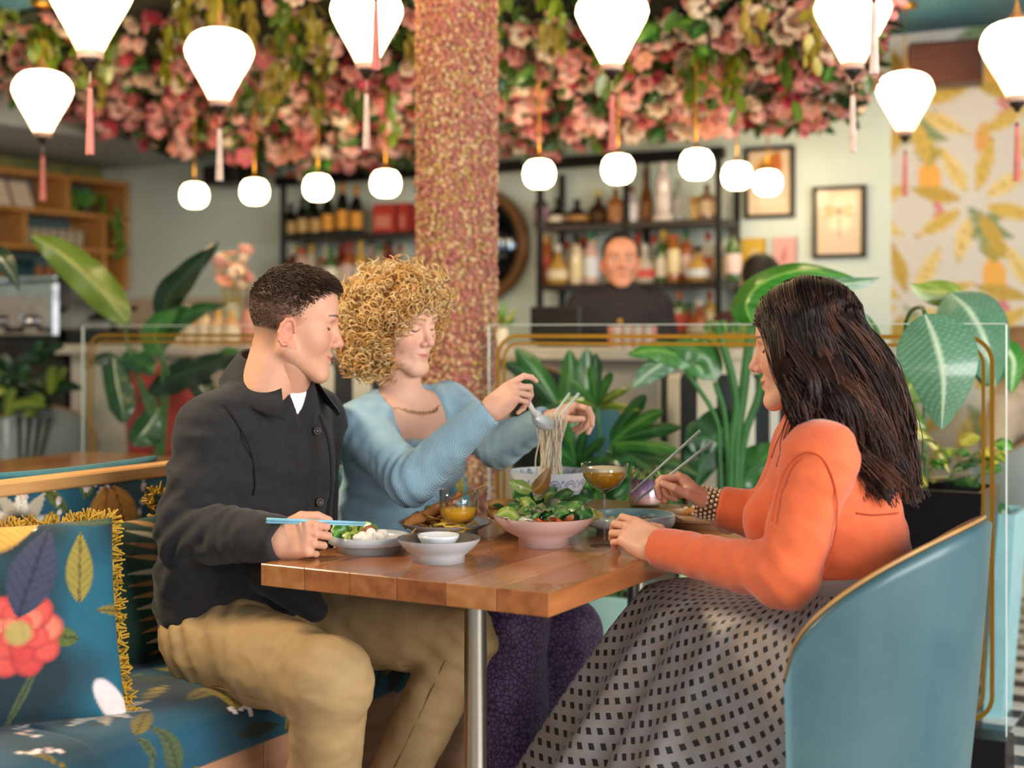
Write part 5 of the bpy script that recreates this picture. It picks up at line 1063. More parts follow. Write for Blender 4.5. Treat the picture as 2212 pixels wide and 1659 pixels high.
# dark leafy plants at the far left of the bar
dp = empty('leafy_floor_plant', (-5.3, 4.6, 0), 'dark glossy floor plant in front of the coffee machine', 'plant'); q0 = at(45, 1100, 6.3); pot(dp, (q0[0], q0[1], 0), 0.13, 0.17, 0.35, '#1c1a18')
for i in range(34):
    a = rng.uniform(-10, 125); b_ = rng.uniform(770, 905); l = rng.uniform(50, 100); th_ = rng.uniform(0.2, 2.9); p0 = (a, b_, 6.3 + rng.uniform(-.12, .12)); leaf(dp, [at(*p0), at(a + 0.5 * l * math.cos(th_), b_ - 0.5 * l * math.sin(th_), p0[2] - 0.03), at(a + l * math.cos(th_), b_ - 0.7 * l * math.sin(th_) + 12, p0[2] - 0.06)], rng.uniform(0.04, 0.075), ['dark', 'deep', 'dark', 'olive'][i % 4], 'oval', veins=5)
for i in range(5): add('stem', tube([(q0[0], q0[1], 0.3), at(20 + i * 22, 900, 6.3)], 0.008, 6), plain('#2a3a22'), dp)
# ================================================================ people
def skin_mat(n): return M(n, rough=0.48, vcol=True, var=0.03, scale=40, sub=0.12, spec=0.35)
def head(sk, lips, brow, jaw=1.0, fem=False, lash=True, openeye=False, ear=True, smile=0.0, nk=(0, -0.042, -0.15), fade=None):
    w = 0.96 if fem else 1.0
    p = [ell((0, -0.010, 0.034), (0.0755, 0.088, 0.084)), ell((0, 0.030, -0.022), (0.0635 * w, 0.058, 0.080), k=0.03), ell((0, 0.045, 0.046), (0.060, 0.040, 0.048), k=0.03)]
    for s in (-1, 1):
        p += [cap((s * 0.054 * w, 0.0, -0.055), (s * 0.018, 0.070, -0.099), 0.022 * jaw, 0.017, 0.025), ell((s * 0.040 * w, 0.052, -0.028), (0.024, 0.026, 0.026), k=0.025)]
    p += [ell((0, 0.076, -0.101), (0.020 * w, 0.016, 0.016), k=0.02), cap((-0.034, 0.074, 0.024), (0.034, 0.074, 0.024), 0.012 if not fem else 0.009, None, 0.02)]
    for s in (-1, 1): p.append(ell((s * 0.032, 0.092, 0.004), (0.019, 0.016, 0.012), k=0.014, op='s'))
    for s in (-1, 1): p.append(ell((s * 0.0315, 0.0705, 0.0045), (0.0145, 0.0125, 0.0115), k=0.004))
    p += [cap((0, 0.080, 0.018), (0, 0.100, -0.024), 0.0075, 0.0105, 0.010), ell((0, 0.103, -0.029), (0.0115, 0.0115, 0.0105), k=0.006)]
    for s in (-1, 1): p += [ell((s * 0.0115, 0.093, -0.034), (0.0085, 0.010, 0.008), k=0.004), ell((s * 0.006, 0.100, -0.0405), (0.0035, 0.006, 0.003), k=0.002, op='s')]
    p += [ell((0, 0.074, -0.062), (0.028, 0.014, 0.020), k=0.015), cap((-0.021, 0.077, -0.0605 + smile), (0, 0.0878, -0.0585), 0.003, 0.0056, 0.006), cap((0.021, 0.077, -0.0605 + smile), (0, 0.0878, -0.0585), 0.003, 0.0056, 0.006),
          cap((-0.019, 0.077, -0.064 + smile), (0, 0.0862, -0.0712), 0.003, 0.0064, 0.005), cap((0.019, 0.077, -0.064 + smile), (0, 0.0862, -0.0712), 0.003, 0.0064, 0.005)]
    for s in (-1, 1): p.append(cap((s * 0.024, 0.083, -0.0632 + smile), (0, 0.0935, -0.0648), 0.0014, 0.0016, 0.002, 's'))
    if ear:
        for s in (-1, 1):
            E = rotm((0, 0, 1), s * 22) @ rotm((1, 0, 0), -8); c = np.array([s * 0.0765, -0.008, -0.020])
            p.append(ell(c, (0.0065, 0.016, 0.028), E, 0.008)); q = [c + E @ np.array([s * 0.006, 0.0165 * math.cos(a), 0.0285 * math.sin(a) - 0.001]) for a in np.radians(np.linspace(10, 300, 9))]
            p += [cap(q[i], q[i + 1], 0.0038, None, 0.003) for i in range(8)]; p.append(ell(c + E @ np.array([s * 0.009, 0.002, 0.0]), (0.006, 0.008, 0.015), E, 0.003, 's'))
    p += [cap((0, -0.024, -0.045), nk, 0.054 if not fem else 0.046, 0.056 if not fem else 0.046, 0.02)]
    V, Q = solid(p, 0.002); V = relax(V, Q, 1, 0.4)
    x, y, z = V.T; ax = np.abs(x); C = np.tile(lin(sk), (len(V), 1))
    def mix(wt, col): nonlocal C; wt = np.clip(wt, 0, 1)[:, None]; C = C * (1 - wt) + np.array(lin(col)) * wt
    mix(0.30 * np.exp(-((ax - 0.042) ** 2 + (z + 0.03) ** 2) / 0.0007) * (y > 0.03), lips); mix(0.3 * np.exp(-((ax) ** 2 + (z + 0.03) ** 2 + (y - 0.11) ** 2) / 0.0004), lips)
    if ear: mix(0.35 * (ax > 0.07) * (np.abs(z + 0.02) < 0.035), '#c8604a')
    lz = np.where(z > -0.0648 + 0, 0.0052, 0.0085); mix(1.15 - (np.hypot(x / 0.0225, (z + 0.0640 - smile * ax / 0.021) / lz)) ** 3, lips) if True else None
    C[(y < 0.075)] = C[(y < 0.075)]
    bz = 0.0265 + 0.003 * np.sin(np.clip((ax - 0.012) / 0.042, 0, 1) * 2.6) - 0.10 * np.clip(ax - 0.045, 0, 1); bt = 0.0042 * (1 - 0.55 * np.clip((ax - 0.02) / 0.034, 0, 1))
    mix((1.3 - np.abs(z - bz) / bt) * ((ax > 0.011) & (ax < 0.054) & (y > 0.03)) * (0.85 if not fem else 0.75), brow)
    ez = 0.0045 - 0.0072 * np.sqrt(np.clip(1 - ((ax - 0.0315) / 0.0150) ** 2, 0, 1)); inx = np.abs(ax - 0.0315) < 0.015
    if openeye:
        d = np.hypot((ax - 0.0315) / 0.0125, (z - 0.004) / 0.0042); mix((1.2 - d) * 4 * (y > 0.06), '#e9e2da'); mix((1.0 - np.hypot(ax - 0.0315, z - 0.004) / 0.0055) * 6 * (y > 0.06), '#1a100c')
    mix(1.4 - np.abs(z - ez) / 0.0016 if False else (1.5 - np.abs(z - ez) / 0.0017) * inx * (y > 0.05), '#2a1a14')
    mix(0.25 * np.exp(-((ax - 0.0315) / 0.014) ** 2 - ((z - 0.013) / 0.004) ** 2) * (y > 0.05), '#a8604a')
    if fade is not None: mix(fade(V), brow)
    return V, Q, C
FINGERS = [((0.088, 0.027), (0.040, 0.025, 0.020), 0.0086), ((0.092, 0.009), (0.045, 0.028, 0.021), 0.0088), ((0.088, -0.010), (0.041, 0.026, 0.020), 0.0084), ((0.079, -0.027), (0.032, 0.020, 0.017), 0.0074)]
def hand(wrist, dirv, sk, side, radial=None, dorsal=None, curls=((20, 30, 15),) * 4, spread=(6, 2, -2, -7), thumb=((0.75, 0.6, -0.3), (0.9, 0.3, -0.3), (0.95, 0.1, -0.3)), s=0.95, wlen=0.05, h=0.0017):
    X = norm(np.asarray(dirv, float))
    if radial is not None: Y = np.asarray(radial, float); Y = norm(Y - X * (Y @ X)); Z = np.cross(X, Y) * side
    else: Z = np.asarray(dorsal, float); Z = norm(Z - X * (Z @ X)); Y = np.cross(Z, X) * side
    R = np.stack([X, Y, Z], 1)
    p = [cap((-wlen, 0, 0), (0.012, 0.004, 0), 0.024, 0.023, 0.015), cap((-wlen, 0, 0), (0.012, -0.008, 0), 0.023, 0.021, 0.015), rbx((0.047, 0.0, 0.001), (0.028, 0.023, 0.002), None, 0.0125, 0.014), ell((0.034, 0.026, -0.010), (0.032, 0.016, 0.014), rotm((0, 0, 1), 25), 0.012), ell((0.036, -0.026, -0.007), (0.034, 0.013, 0.012), None, 0.012)]
    tips = []; nails = []
    for (bx_, by_), ln, r in FINGERS:
        i = len(tips); th_ = 0.0; pos_ = np.array([bx_, by_, 0.001]); sp = math.radians(spread[i]); p.append(cap((0.03, by_ * 0.8, 0.002), pos_, 0.010, r + 0.0008, 0.006)); 
        for j in range(3):
            th_ += math.radians(curls[i][j]); d = np.array([math.cos(th_) * math.cos(sp), math.sin(sp) * max(math.cos(th_), 0.2), -math.sin(th_)]); d = d / np.linalg.norm(d); q = pos_ + d * ln[j]
            p.append(cap(pos_, q, r * (1 - 0.09 * j), r * (0.93 - 0.09 * j), 0.0022)); pos_ = q
        tips.append(pos_); nd = np.array([math.sin(th_), 0, math.cos(th_)]); nails.append(pos_ - d * 0.004 + nd * r * 0.72)
    pos_ = np.array([0.014, 0.026, -0.006]); rr_ = (0.0125, 0.0108, 0.0095, 0.008)
    for j, (dv, ln) in enumerate(zip(thumb, (0.042, 0.032, 0.026))):
        d = norm(np.array(dv, float)); q = pos_ + d * ln; p.append(cap(pos_, q, rr_[j], rr_[j + 1], 0.006 if j == 0 else 0.0025)); pos_ = q
    tips.append(pos_); nails.append(pos_ - d * 0.005 + norm(np.cross(d, np.array([0, 0, 1.0]))) * -0.006)
    V, Q = solid(p, h / s); V = relax(V, Q, 2, 0.4); C = np.tile(lin(sk), (len(V), 1)); nz = fbm(V * 90, 2)[:, None]; C = C * (0.92 + 0.14 * nz)
    for n_ in nails: wgt = np.clip(1.25 - np.linalg.norm(V - n_, axis=1) / 0.0052, 0, 1)[:, None]; C = C * (1 - 0.6 * wgt) + np.array(lin('#f0b8a8')) * 0.6 * wgt
    for (bx_, by_), ln, r in FINGERS: wgt = np.exp(-np.sum((V - np.array([bx_, by_, 0.01])) ** 2, 1) / 0.00008)[:, None]; C = C * (1 - 0.22 * wgt) + np.array(lin('#d98a78')) * 0.22 * wgt
    W_ = (V * s) @ R.T + np.asarray(wrist); tw = np.array(tips) * s @ R.T + np.asarray(wrist)
    return (W_, Q if side > 0 else Q[:, ::-1], C), tw
def cloth(prims, h, amp=0.004, sc=(9, 9, 14), it=2, seed=0.0, sharp=True, zone=None, folds=()):
    V, Q = solid(prims, h); V = relax(V, Q, it, 0.5); N = vnormals(V, Q); n1 = fbm(V * np.array(sc) + seed, 3)
    f = 1 - np.abs(n1 * 2.2 - 0.95) * 2 if sharp else n1 - 0.45
    if zone is not None: f = f * zone(V)
    disp = amp * f
    for J, ax, Rd, lam, A in folds:                       # folds gathered round a joint, running across the limb
        d = V - np.asarray(J); ax = norm(np.asarray(ax, float)); s_ = d @ ax; wv = np.sin(2 * math.pi * (s_ / lam + 1.6 * (fbm(V * 9 + seed, 2) - 0.4)))
        disp = disp + A * np.sign(wv) * np.abs(wv) ** 0.7 * np.exp(-np.sum(d * d, 1) / Rd ** 2)
    return V + N * disp[:, None], Q
def tint(V, col): return np.tile(lin(col), (len(V), 1))
def disc(c, n, r, t, mat, parent, name='button'):
    z = norm(np.asarray(n, float)); a = norm(np.cross(z, [0.2, 0.3, 0.9])); R = np.stack([a, np.cross(z, a), z], 1); V, F = lathe([(0.001, t), (r * 0.55, t), (r * 0.62, t * 1.3), (r, t * 1.1), (r, 0), (0.001, 0)], 18)
    return add(name, (V @ R.T + np.asarray(c), F), mat, parent)
def hairs(name, paths, r0, r1, cols, parent, mat, sides=3, kind='stuff'):
    N_, P_ = paths.shape[:2]; rad = np.linspace(r0, r1, P_)[None] * np.ones((N_, 1)); return add(name, tubes(paths, rad, sides, cols), mat, parent)
m_hair = M('hair_strands', rough=0.42, vcol=True, var=0.05, scale=60, spec=0.4)

def snap(V, path, off=0.001):                              # lays a line drawn in the photograph onto a modelled surface
    d = V - C0; dep = d @ FW; X = CX + (d @ RT) / dep * FPX; Y = HY - d[:, 2] / dep * FPX; out = []
    for px, py in path:
        m = (np.abs(X - px) < 9) & (np.abs(Y - py) < 9)
        if m.any(): out.append(at(px, py, dep[m].min() - off))
    return np.array(out)
# ---------------------------------------------------------------- the man in the black overshirt
SKM = '#dba588'
man = empty('person', at_z(480, 1650, 0.0) * 0 + np.array([-2.1, 2.45, 0.0]), 'man in a black overshirt and khaki trousers on the banquette holding pale blue chopsticks', 'person')
Hm = at(634, 697, 3.07); Rm_ = frame(cv(1, -0.17, -0.10), (0, 0, 1))
def fade_m(V):
    hl = np.interp(V[:, 1], [-0.11, -0.03, -0.012, 0.014, 0.030, 0.046, 0.075], [-0.085, -0.075, -0.03, -0.012, 0.040, 0.072, 0.086]); q = np.clip((V[:, 2] - hl) / np.interp(V[:, 1], [-0.05, 0.03, 0.06], [0.075, 0.05, 0.012]), 0, 1)
    return 0.78 * q * (np.abs(V[:, 0]) < 0.079)
hv, hq, hc = head(SKM, '#c9786a', '#3a2a22', smile=0.003, nk=(0, -0.034, -0.15), fade=fade_m)
neckM = at(600, 838, 3.12); axM = at(592, 822, 3.12); chestM = at(563, 1005, 3.14); belM = at(535, 1170, 3.13); pelM = at(500, 1320, 3.13)
Tm = frame(cv(0.80, 0, 0.56)); Tm = np.stack([Tm[:, 0], Tm[:, 1], Tm[:, 2]], 1)
shR, shL = at(458, 925, 3.0), at(682, 905, 3.34); elR, elL = at(402, 1150, 2.96), at(668, 1140, 3.34); wrR, wrL = at(592, 1166, 2.82), at(652, 1212, 3.30)
core = [cap(Hm + np.array([0, 0, -0.07]), neckM, 0.057, 0.062), ell(chestM, (0.17, 0.10, 0.17), Tm), cap(neckM, shR, 0.05, 0.05), cap(neckM, shL, 0.05, 0.05), ell(belM, (0.15, 0.11, 0.16), Tm), ell(pelM, (0.16, 0.115, 0.1), Tm)]
core += chain([shR, elR, wrR], [0.048, 0.04, 0.028]) + chain([shL, elL, wrL], [0.048, 0.04, 0.028])
cvv, cq = solid(core, 0.006)
hd, tipM = hand(wrR, cv(1.0, 0.08, 0.35), SKM, 1, dorsal=cv(0.25, 0.25, 1.0), curls=((80, 80, 40), (84, 84, 45), (88, 84, 45), (92, 84, 45)), spread=(1, 0, 0, -1), thumb=((0.80, 0.50, -0.35), (0.85, 0.05, -0.52), (0.6, -0.25, -0.7)), s=1.0)
hl, _ = hand(wrL, cv(0.8, -0.1, 0.25), SKM, -1, dorsal=cv(0.2, 0.9, 0.4), curls=((25, 35, 20),) * 4, h=0.0026)
V, Q, C = joinq((hv @ Rm_.T + Hm, hq, hc), (cvv, cq, tint(cvv, SKM)), hd, hl); add('body', (V, Q), skin_mat('skin_man'), man, cols=C)
jk = [ell(chestM, (0.192, 0.125, 0.195), Tm, 0.05), ell(belM, (0.172, 0.132, 0.18), Tm, 0.05), ell(pelM + np.array([0, 0, 0.02]), (0.18, 0.138, 0.10), Tm, 0.04), cap(axM + np.array([0, 0, -0.035]), shR, 0.064, 0.060, 0.04), cap(axM + np.array([0, 0, -0.035]), shL, 0.064, 0.060, 0.04), cap(axM + np.array([0, 0, -0.005]), chestM, 0.070, 0.1, 0.04)]
jk += [cap(shR, elR, 0.069, 0.060, 0.03), cap(elR, wrR, 0.060, 0.046, 0.02), cap(shL, elL, 0.066, 0.056, 0.03), cap(elL, wrL, 0.054, 0.044, 0.02), cap(at(600, 1230, 3.0), at(680, 1318, 2.97), 0.06, 0.022, 0.03), ell(at(430, 1240, 3.03), (0.09, 0.09, 0.08), Tm, 0.04)]
fr = chestM + Tm[:, 1] * 0.125; thr = axM + Tm[:, 1] * 0.072 + np.array([0, 0, -0.02])
jk += [cap(axM + np.array([0, 0, 0.0]), axM + np.array([0, 0, 0.12]), 0.058, 0.064, 0.006, 's'), cap(thr + np.array([0, 0, 0.05]), fr + np.array([0, 0, 0.10]) , 0.048, 0.012, 0.008, 's'), cap(wrR + norm(wrR - elR) * 0.112, wrR + norm(wrR - elR) * 0.16, 0.1, 0.1, 0.004, 's')]
V, Q = cloth(jk, 0.005, 0.0075, (7, 7, 13), 2, 1.7, folds=[(elR, wrR - shR, 0.12, 0.045, 0.005), (elR * 0.4 + wrR * 0.6, wrR - elR, 0.07, 0.04, 0.003), (shR * 0.6 + elR * 0.4, elR - shR, 0.1, 0.06, 0.004), (belM, (0.2, 0.1, 1), 0.16, 0.07, 0.006), (chestM, cv(0.5, -0.8, 0), 0.16, 0.09, 0.004)]); m_jk = M('overshirt_wool', '#222123', 0.85, col2='#191819', scale=60, bump=0.25, bscale=500, sheen=0.1)
jo = add('overshirt', (V, Q), m_jk, man); jkV = V
for ln in ([(484, 872), (520, 925), (545, 985), (552, 1040), (548, 1070)],): add('seam', tube(snap(V, ln, 0.0), 0.0018, 5, n=30), M('dark_seam', '#171618', 0.8), man)
# collar: folded band round the neck, longer towards the front
ph = np.radians(np.linspace(38, 322, 60)); ax_ = axM + np.array([0, 0, 0.0]); ring = []
f_, r_ = Tm[:, 1], Tm[:, 0]
for q in ph:
    fr_ = (1 + math.cos(q)) / 2; d = f_ * math.cos(q) * 1.05 + r_ * math.sin(q); dz = -0.012 * math.cos(q) * 2.2; lo = 0.045 + 0.045 * fr_ ** 1.5
    ring.append([ax_ + d * 0.064 + [0, 0, 0.0 + dz], ax_ + d * 0.067 + [0, 0, 0.036 + dz], ax_ + d * 0.072 + [0, 0, 0.043 + dz], ax_ + d * 0.079 + [0, 0, 0.037 + dz], ax_ + d * (0.085 + 0.35 * lo) + [0, 0, 0.037 - 0.62 * lo + dz], ax_ + d * (0.082 + 0.72 * lo) + [0, 0, 0.030 - 1.0 * lo + dz], ax_ + d * (0.074 + 0.70 * lo) + [0, 0, 0.024 - 1.0 * lo + dz]])
ring = np.array(ring); add('collar', (ring.reshape(-1, 3), grid_faces(60, 7).tolist()), m_jk, man)
ts = [ell(chestM + Tm[:, 1] * 0.006, (0.16, 0.108, 0.185), Tm, 0.03), cap(axM + np.array([0, 0, -0.03]) + Tm[:, 1] * 0.012, chestM, 0.066, 0.10, 0.03)]
V, Q = cloth(ts, 0.006, 0.002); add('tee_shirt', (V, Q), M('white_tee', '#eef2f6', 0.8, var=0.03), man)
for pxy in ((684, 931), (690, 1085)): disc(snap(jkV, [pxy], 0.001)[0], cv(0.5, 0.12, 0.85), 0.0095, 0.004, M('horn_button', '#3a3634', 0.3), man)
hpR, hpL = at(478, 1392, 3.04), at(640, 1352, 3.27); knR, knL = at(712, 1470, 2.70), at(1000, 1382, 3.14); anR, anL = at(690, 1800, 2.86), at(826, 1745, 3.10)
pt = [ell(pelM + np.array([0, 0, -0.03]), (0.175, 0.13, 0.10), Tm, 0.04), cap(pelM, hpR, 0.11, 0.105, 0.04), cap(hpR, knR, 0.105, 0.078, 0.03), cap(pelM, hpL, 0.1, 0.095, 0.04), cap(hpL, knL, 0.092, 0.068, 0.03), cap(knR, anR, 0.076, 0.062, 0.02), cap(knL, anL, 0.068, 0.060, 0.02)]
V, Q = cloth(pt, 0.005, 0.0055, (8, 8, 12), 2, 4.4, folds=[(hpR, cv(1, 0.5, 0.3), 0.14, 0.05, 0.006), (hpL, cv(1, 0.8, 0), 0.2, 0.06, 0.006), (knR, cv(0.3, 1, 0), 0.09, 0.055, 0.0022), (knL, cv(0.6, 1, 0), 0.12, 0.055, 0.004), (anR, cv(0.2, 1, 0), 0.2, 0.07, 0.003)]); m_kh = M('khaki_twill', '#a98d63', 0.8, col2='#a18459', scale=40, bump=0.2, bscale=700); add('trousers', (V, Q), m_kh, man)
for a, b, off in ((hpR, knR, cv(0.1, -0.35, 1)), (hpL, knL, cv(0, -0.75, 0.8)), (knL, anL, cv(-0.3, 0, 1))):
    ts_ = np.linspace(0.08, 0.97, 16)[:, None]; r_s = np.interp(ts_, [0, 1], [0.107, 0.081]) if a is hpR else (np.interp(ts_, [0, 1], [0.095, 0.071]) if a is hpL else np.interp(ts_, [0, 1], [0.071, 0.063]))
    add('seam', tube(a * (1 - ts_) + b * ts_ + norm(np.asarray(off) - norm(b - a) * (norm(b - a) @ off)) * r_s, 0.0016, 5), M('khaki_seam', '#8a6f48', 0.8), man)
def shoe(an, fd, col, parent):
    d = norm(np.array([fd[0], fd[1], 0.0])); c = np.array([an[0], an[1], 0.0]); R = frame(d)
    p = [ell(c + d * 0.055 + [0, 0, 0.045], (0.046, 0.13, 0.042), R, 0.02), cap(c + [0, 0, 0.05], np.array([an[0], an[1], max(an[2], 0.12)]), 0.045, 0.046, 0.02), rbx(c + d * 0.055 + [0, 0, 0.012], (0.035, 0.12, 0.006), R, 0.006, 0.01)]
    V, Q = solid(p, 0.006); V[:, 2] = np.maximum(V[:, 2], 0.001); add('shoe', (V, Q), plain(col, 0.4), parent)
shoe(anR, cv(1, 0, 0.5), '#3a2a20', man); shoe(anL, cv(1, 0, 0.3), '#3a2a20', man)
# short hair, faded at the sides and longer on top
def scalp(n, keep): 
    d = norm(rng.normal(size=(n * 4, 3))); r = np.array([0.0755, 0.088, 0.084]); p = d * r + np.array([0, -0.010, 0.034]); m = keep(p, d); return p[m][:n], norm(d / r)[m][:n]
kp = lambda p, d: (p[:, 2] > -0.045 + 0.0 * p[:, 1]) & (p[:, 2] > np.interp(p[:, 1], [-0.1, -0.02, 0.012, 0.03, 0.05, 0.08], [-0.065, -0.045, 0.0, 0.035, 0.075, 0.088])) & ~((np.abs(p[:, 0]) > 0.06) & (p[:, 1] > -0.03) & (p[:, 1] < 0.02) & (p[:, 2] < 0.015))
pr_, nr = scalp(9500, kp); top = np.clip((pr_[:, 2] - 0.030) / 0.07, 0, 1) ** 1.4; L_ = 0.0025 + 0.026 * top + 0.012 * top * np.clip(pr_[:, 1] / 0.06, 0, 1); fl = norm(nr * 0.55 + np.array([0, 0.75, 0.30]) * (0.25 + top[:, None]) + rng.normal(size=nr.shape) * 0.22)
bl_ = np.clip(top * 3.5, 0, 1)[:, None]; fl = norm(fl * bl_ + norm(nr * 0.6 + np.array([0, -0.2, -0.6]) + rng.normal(size=nr.shape) * 0.25) * (1 - bl_)); t3 = np.array([0, 0.4, 0.75, 1.0])[None, :, None]
pa_ = pr_[:, None] - nr[:, None] * 0.001 + fl[:, None] * (L_[:, None, None] * t3) + (np.array([0, 0.25, -0.5])[None, None] * (L_[:, None, None] * t3 ** 2)) * np.clip(top * 3, 0, 1)[:, None, None] + nr[:, None] * 0.002
hcol = np.where(rng.uniform(size=(len(pr_), 1)) < 0.5, np.array([lin('#2e2018')]), np.array([lin('#4a3526')])) * (0.8 + 0.5 * rng.uniform(size=(len(pr_), 1))) * (2.3 - 1.3 * np.clip(top * 3, 0, 1))[:, None]
hr = hairs('hair', pa_ @ Rm_.T + Hm, 0.0010, 0.0005, hcol, man, m_hair)
add('placket', tube([at(692, 897, 3.085), at(712, 960, 3.055), at(718, 1040, 3.04), at(712, 1130, 3.03), at(722, 1230, 2.99)], 0.0045, 6, n=24), m_jk, man)

# ---------------------------------------------------------------- the woman in the blue sweater
SKB = '#eab89f'
bw = empty('person', (-2.1, 2.98, 0), 'curly blonde woman in a pale blue ribbed sweater lifting noodles with chopsticks and spoon', 'person')
Hb = at(864, 700, 3.47); yaw = math.radians(54); Rb = frame(cv(math.sin(yaw), -0.18, math.cos(yaw)))
Rb = rotm(Rb[:, 1], 4) @ Rb
hv, hq, hc = head(SKB, '#d07a72', '#8a6240', fem=True, smile=0.002, ear=False, nk=(0, -0.012, -0.13))
neckB = at(868, 872, 3.52); chB = at(868, 968, 3.52); waB = at(838, 1110, 3.52); peB = at(795, 1270, 3.55); Tb = frame(cv(0.72, 0.05, 0.68))
sRb, sLb = at(778, 925, 3.42), at(968, 878, 3.66); eRb, eLb = at(888, 1040, 3.24), at(1080, 962, 3.52); wRb, wLb = at(1043, 898, 3.22), at(1172, 912, 3.44)
def tor(o): return [ell(chB, (0.160 + o, 0.098 + o, 0.150 + o), Tb, 0.04), ell(chB + Tb[:, 1] * 0.062 + Tb[:, 0] * 0.062 - [0, 0, 0.035], 0.060 + o, None, 0.035), ell(chB + Tb[:, 1] * 0.062 - Tb[:, 0] * 0.062 - [0, 0, 0.035], 0.060 + o, None, 0.035), ell(waB, (0.130 + o, 0.098 + o, 0.13 + o), Tb, 0.05), ell(peB, (0.165 + o, 0.12 + o, 0.12 + o), Tb, 0.05), cap(neckB - [0, 0, 0.03], sRb, 0.052 + o, 0.050 + o, 0.04), cap(neckB - [0, 0, 0.03], sLb, 0.052 + o, 0.050 + o, 0.04)]
core = tor(0) + [cap(Hb - [0, 0, 0.06], neckB - [0, 0, 0.02], 0.046, 0.052, 0.03)] + chain([sRb, eRb, wRb], [0.045, 0.036, 0.025]) + chain([sLb, eLb, wLb], [0.045, 0.036, 0.025])
core_b = core; cvv, cq = solid(core, 0.005); cvv = relax(cvv, cq, 2)
hR, tipB = hand(wRb + cv(1, 0.8, 0) * 0.012, cv(0.78, 0.62, 0.05), SKB, 1, dorsal=cv(-0.55, 0.55, 0.75), curls=((20, 42, 22), (52, 62, 30), (62, 74, 35), (66, 78, 40)), thumb=((0.8, 0.25, -0.6), (0.9, 0.1, -0.35), (0.95, 0.0, 0.1)), s=0.92)
hL, tipL = hand(wLb + cv(1, 0.3, 0) * 0.01, cv(0.92, 0.40, 0.15), SKB, -1, dorsal=cv(-0.3, 0.85, -0.35), curls=((38, 48, 25), (55, 55, 25), (68, 68, 30), (72, 72, 35)), thumb=((0.75, 0.5, -0.4), (0.85, 0.1, -0.5), (0.9, -0.25, -0.3)), s=0.92, wlen=0.015)
V, Q, C = joinq((hv @ Rb.T * 0.97 + Hb, hq, hc), (cvv, cq, tint(cvv, SKB)), hR, hL); add('body', (V, Q), skin_mat('skin_blonde'), bw, cols=C)
sw = tor(0.009) + [cap(sRb, eRb, 0.060, 0.054, 0.03), cap(eRb, wRb, 0.054, 0.036, 0.02), cap(sLb, eLb, 0.058, 0.052, 0.03), cap(eLb, wLb, 0.052, 0.035, 0.02)]
ncut = neckB + Tb[:, 1] * 0.105 - np.array([0, 0, 0.012])
sw += [rbx(ncut, (0.066, 0.085, 0.054), Tb, 0.022, 0.012, 's'), cap(neckB - [0, 0, 0.01], neckB + [0, 0, 0.12], 0.066, 0.075, 0.01, 's')]
sw += [cap(wRb + norm(wRb - eRb) * 0.063, wRb + norm(wRb - eRb) * 0.066, 0.055, 0.055, 0.003, 's'), cap(wLb + norm(wLb - eLb) * 0.063, wLb + norm(wLb - eLb) * 0.066, 0.055, 0.055, 0.003, 's')]
V, Q = cloth(sw, 0.0045, 0.004, (10, 10, 16), 2, 9.1, folds=[(eRb, wRb - sRb, 0.07, 0.03, 0.004), (waB, (0.1, 0, 1), 0.13, 0.045, 0.004), (eLb, wLb - sLb, 0.08, 0.03, 0.004), (sRb * 0.7 + chB * 0.3, cv(1, -0.5, 0), 0.09, 0.04, 0.003)])
m_sw = M('blue_rib_knit', '#a3c8da', 0.75, col2='#93bbd0', scale=30, wave=(95, 'X', 0.5), sheen=0.3); add('sweater', (V, Q), m_sw, bw)
kL, kR = at(1222, 1368, 3.38), at(1108, 1352, 3.28)
wp = [ell(peB - [0, 0, 0.03], (0.18, 0.135, 0.10), Tb, 0.04), cap(peB - [0, 0, 0.02] + Tb[:, 0] * 0.08, kR, 0.10, 0.075, 0.03), cap(peB - [0, 0, 0.02] - Tb[:, 0] * 0.08, kL, 0.10, 0.078, 0.03), cap(kR, at(1092, 1690, 3.34), 0.078, 0.092, 0.02), cap(kL, at(1222, 1535, 3.40), 0.08, 0.092, 0.02)]
V, Q = cloth(wp, 0.005, 0.006, (10, 10, 6), 2, 2.2)
m_pu = bpy.data.materials.new('purple_lace'); m_pu.use_nodes = True
def lace(m):
    N = m.node_tree.nodes; L_k = m.node_tree.links; b = N['Principled BSDF']; tc = N.new('ShaderNodeTexCoord'); vo = N.new('ShaderNodeTexVoronoi'); vo.feature = 'DISTANCE_TO_EDGE'; vo.inputs['Scale'].default_value = 85
    L_k.new(tc.outputs['Object'], vo.inputs['Vector']); rp_ = N.new('ShaderNodeValToRGB'); rp_.color_ramp.elements[0].position = 0.04; rp_.color_ramp.elements[1].position = 0.16; rp_.color_ramp.elements[0].color = (*lin('#26152e'), 1); rp_.color_ramp.elements[1].color = (*lin('#5f4474'), 1)
    L_k.new(vo.outputs['Distance'], rp_.inputs[0]); L_k.new(rp_.outputs[0], b.inputs['Base Color']); b.inputs['Roughness'].default_value = 0.6; b.inputs['Sheen Weight'].default_value = 0.3
    bp_ = N.new('ShaderNodeBump'); bp_.inputs['Strength'].default_value = 0.5; bp_.inputs['Distance'].default_value = 0.003; L_k.new(vo.outputs['Distance'], bp_.inputs['Height']); L_k.new(bp_.outputs[0], b.inputs['Normal'])
lace(m_pu); add('wide_trousers', (V, Q), m_pu, bw)
lg = [cap(at(1222, 1500, 3.40), at(1208, 1720, 3.38), 0.05, 0.04, 0.01)]; V, Q = solid(lg, 0.006); add('boot', (V, Q), plain('#1a1216', 0.35), bw)
shoe(at(1092, 1740, 3.36), cv(1, 0, 0.5), '#1a1216', bw); shoe(at(1205, 1740, 3.40), cv(1, 0, 0.5), '#1a1216', bw)
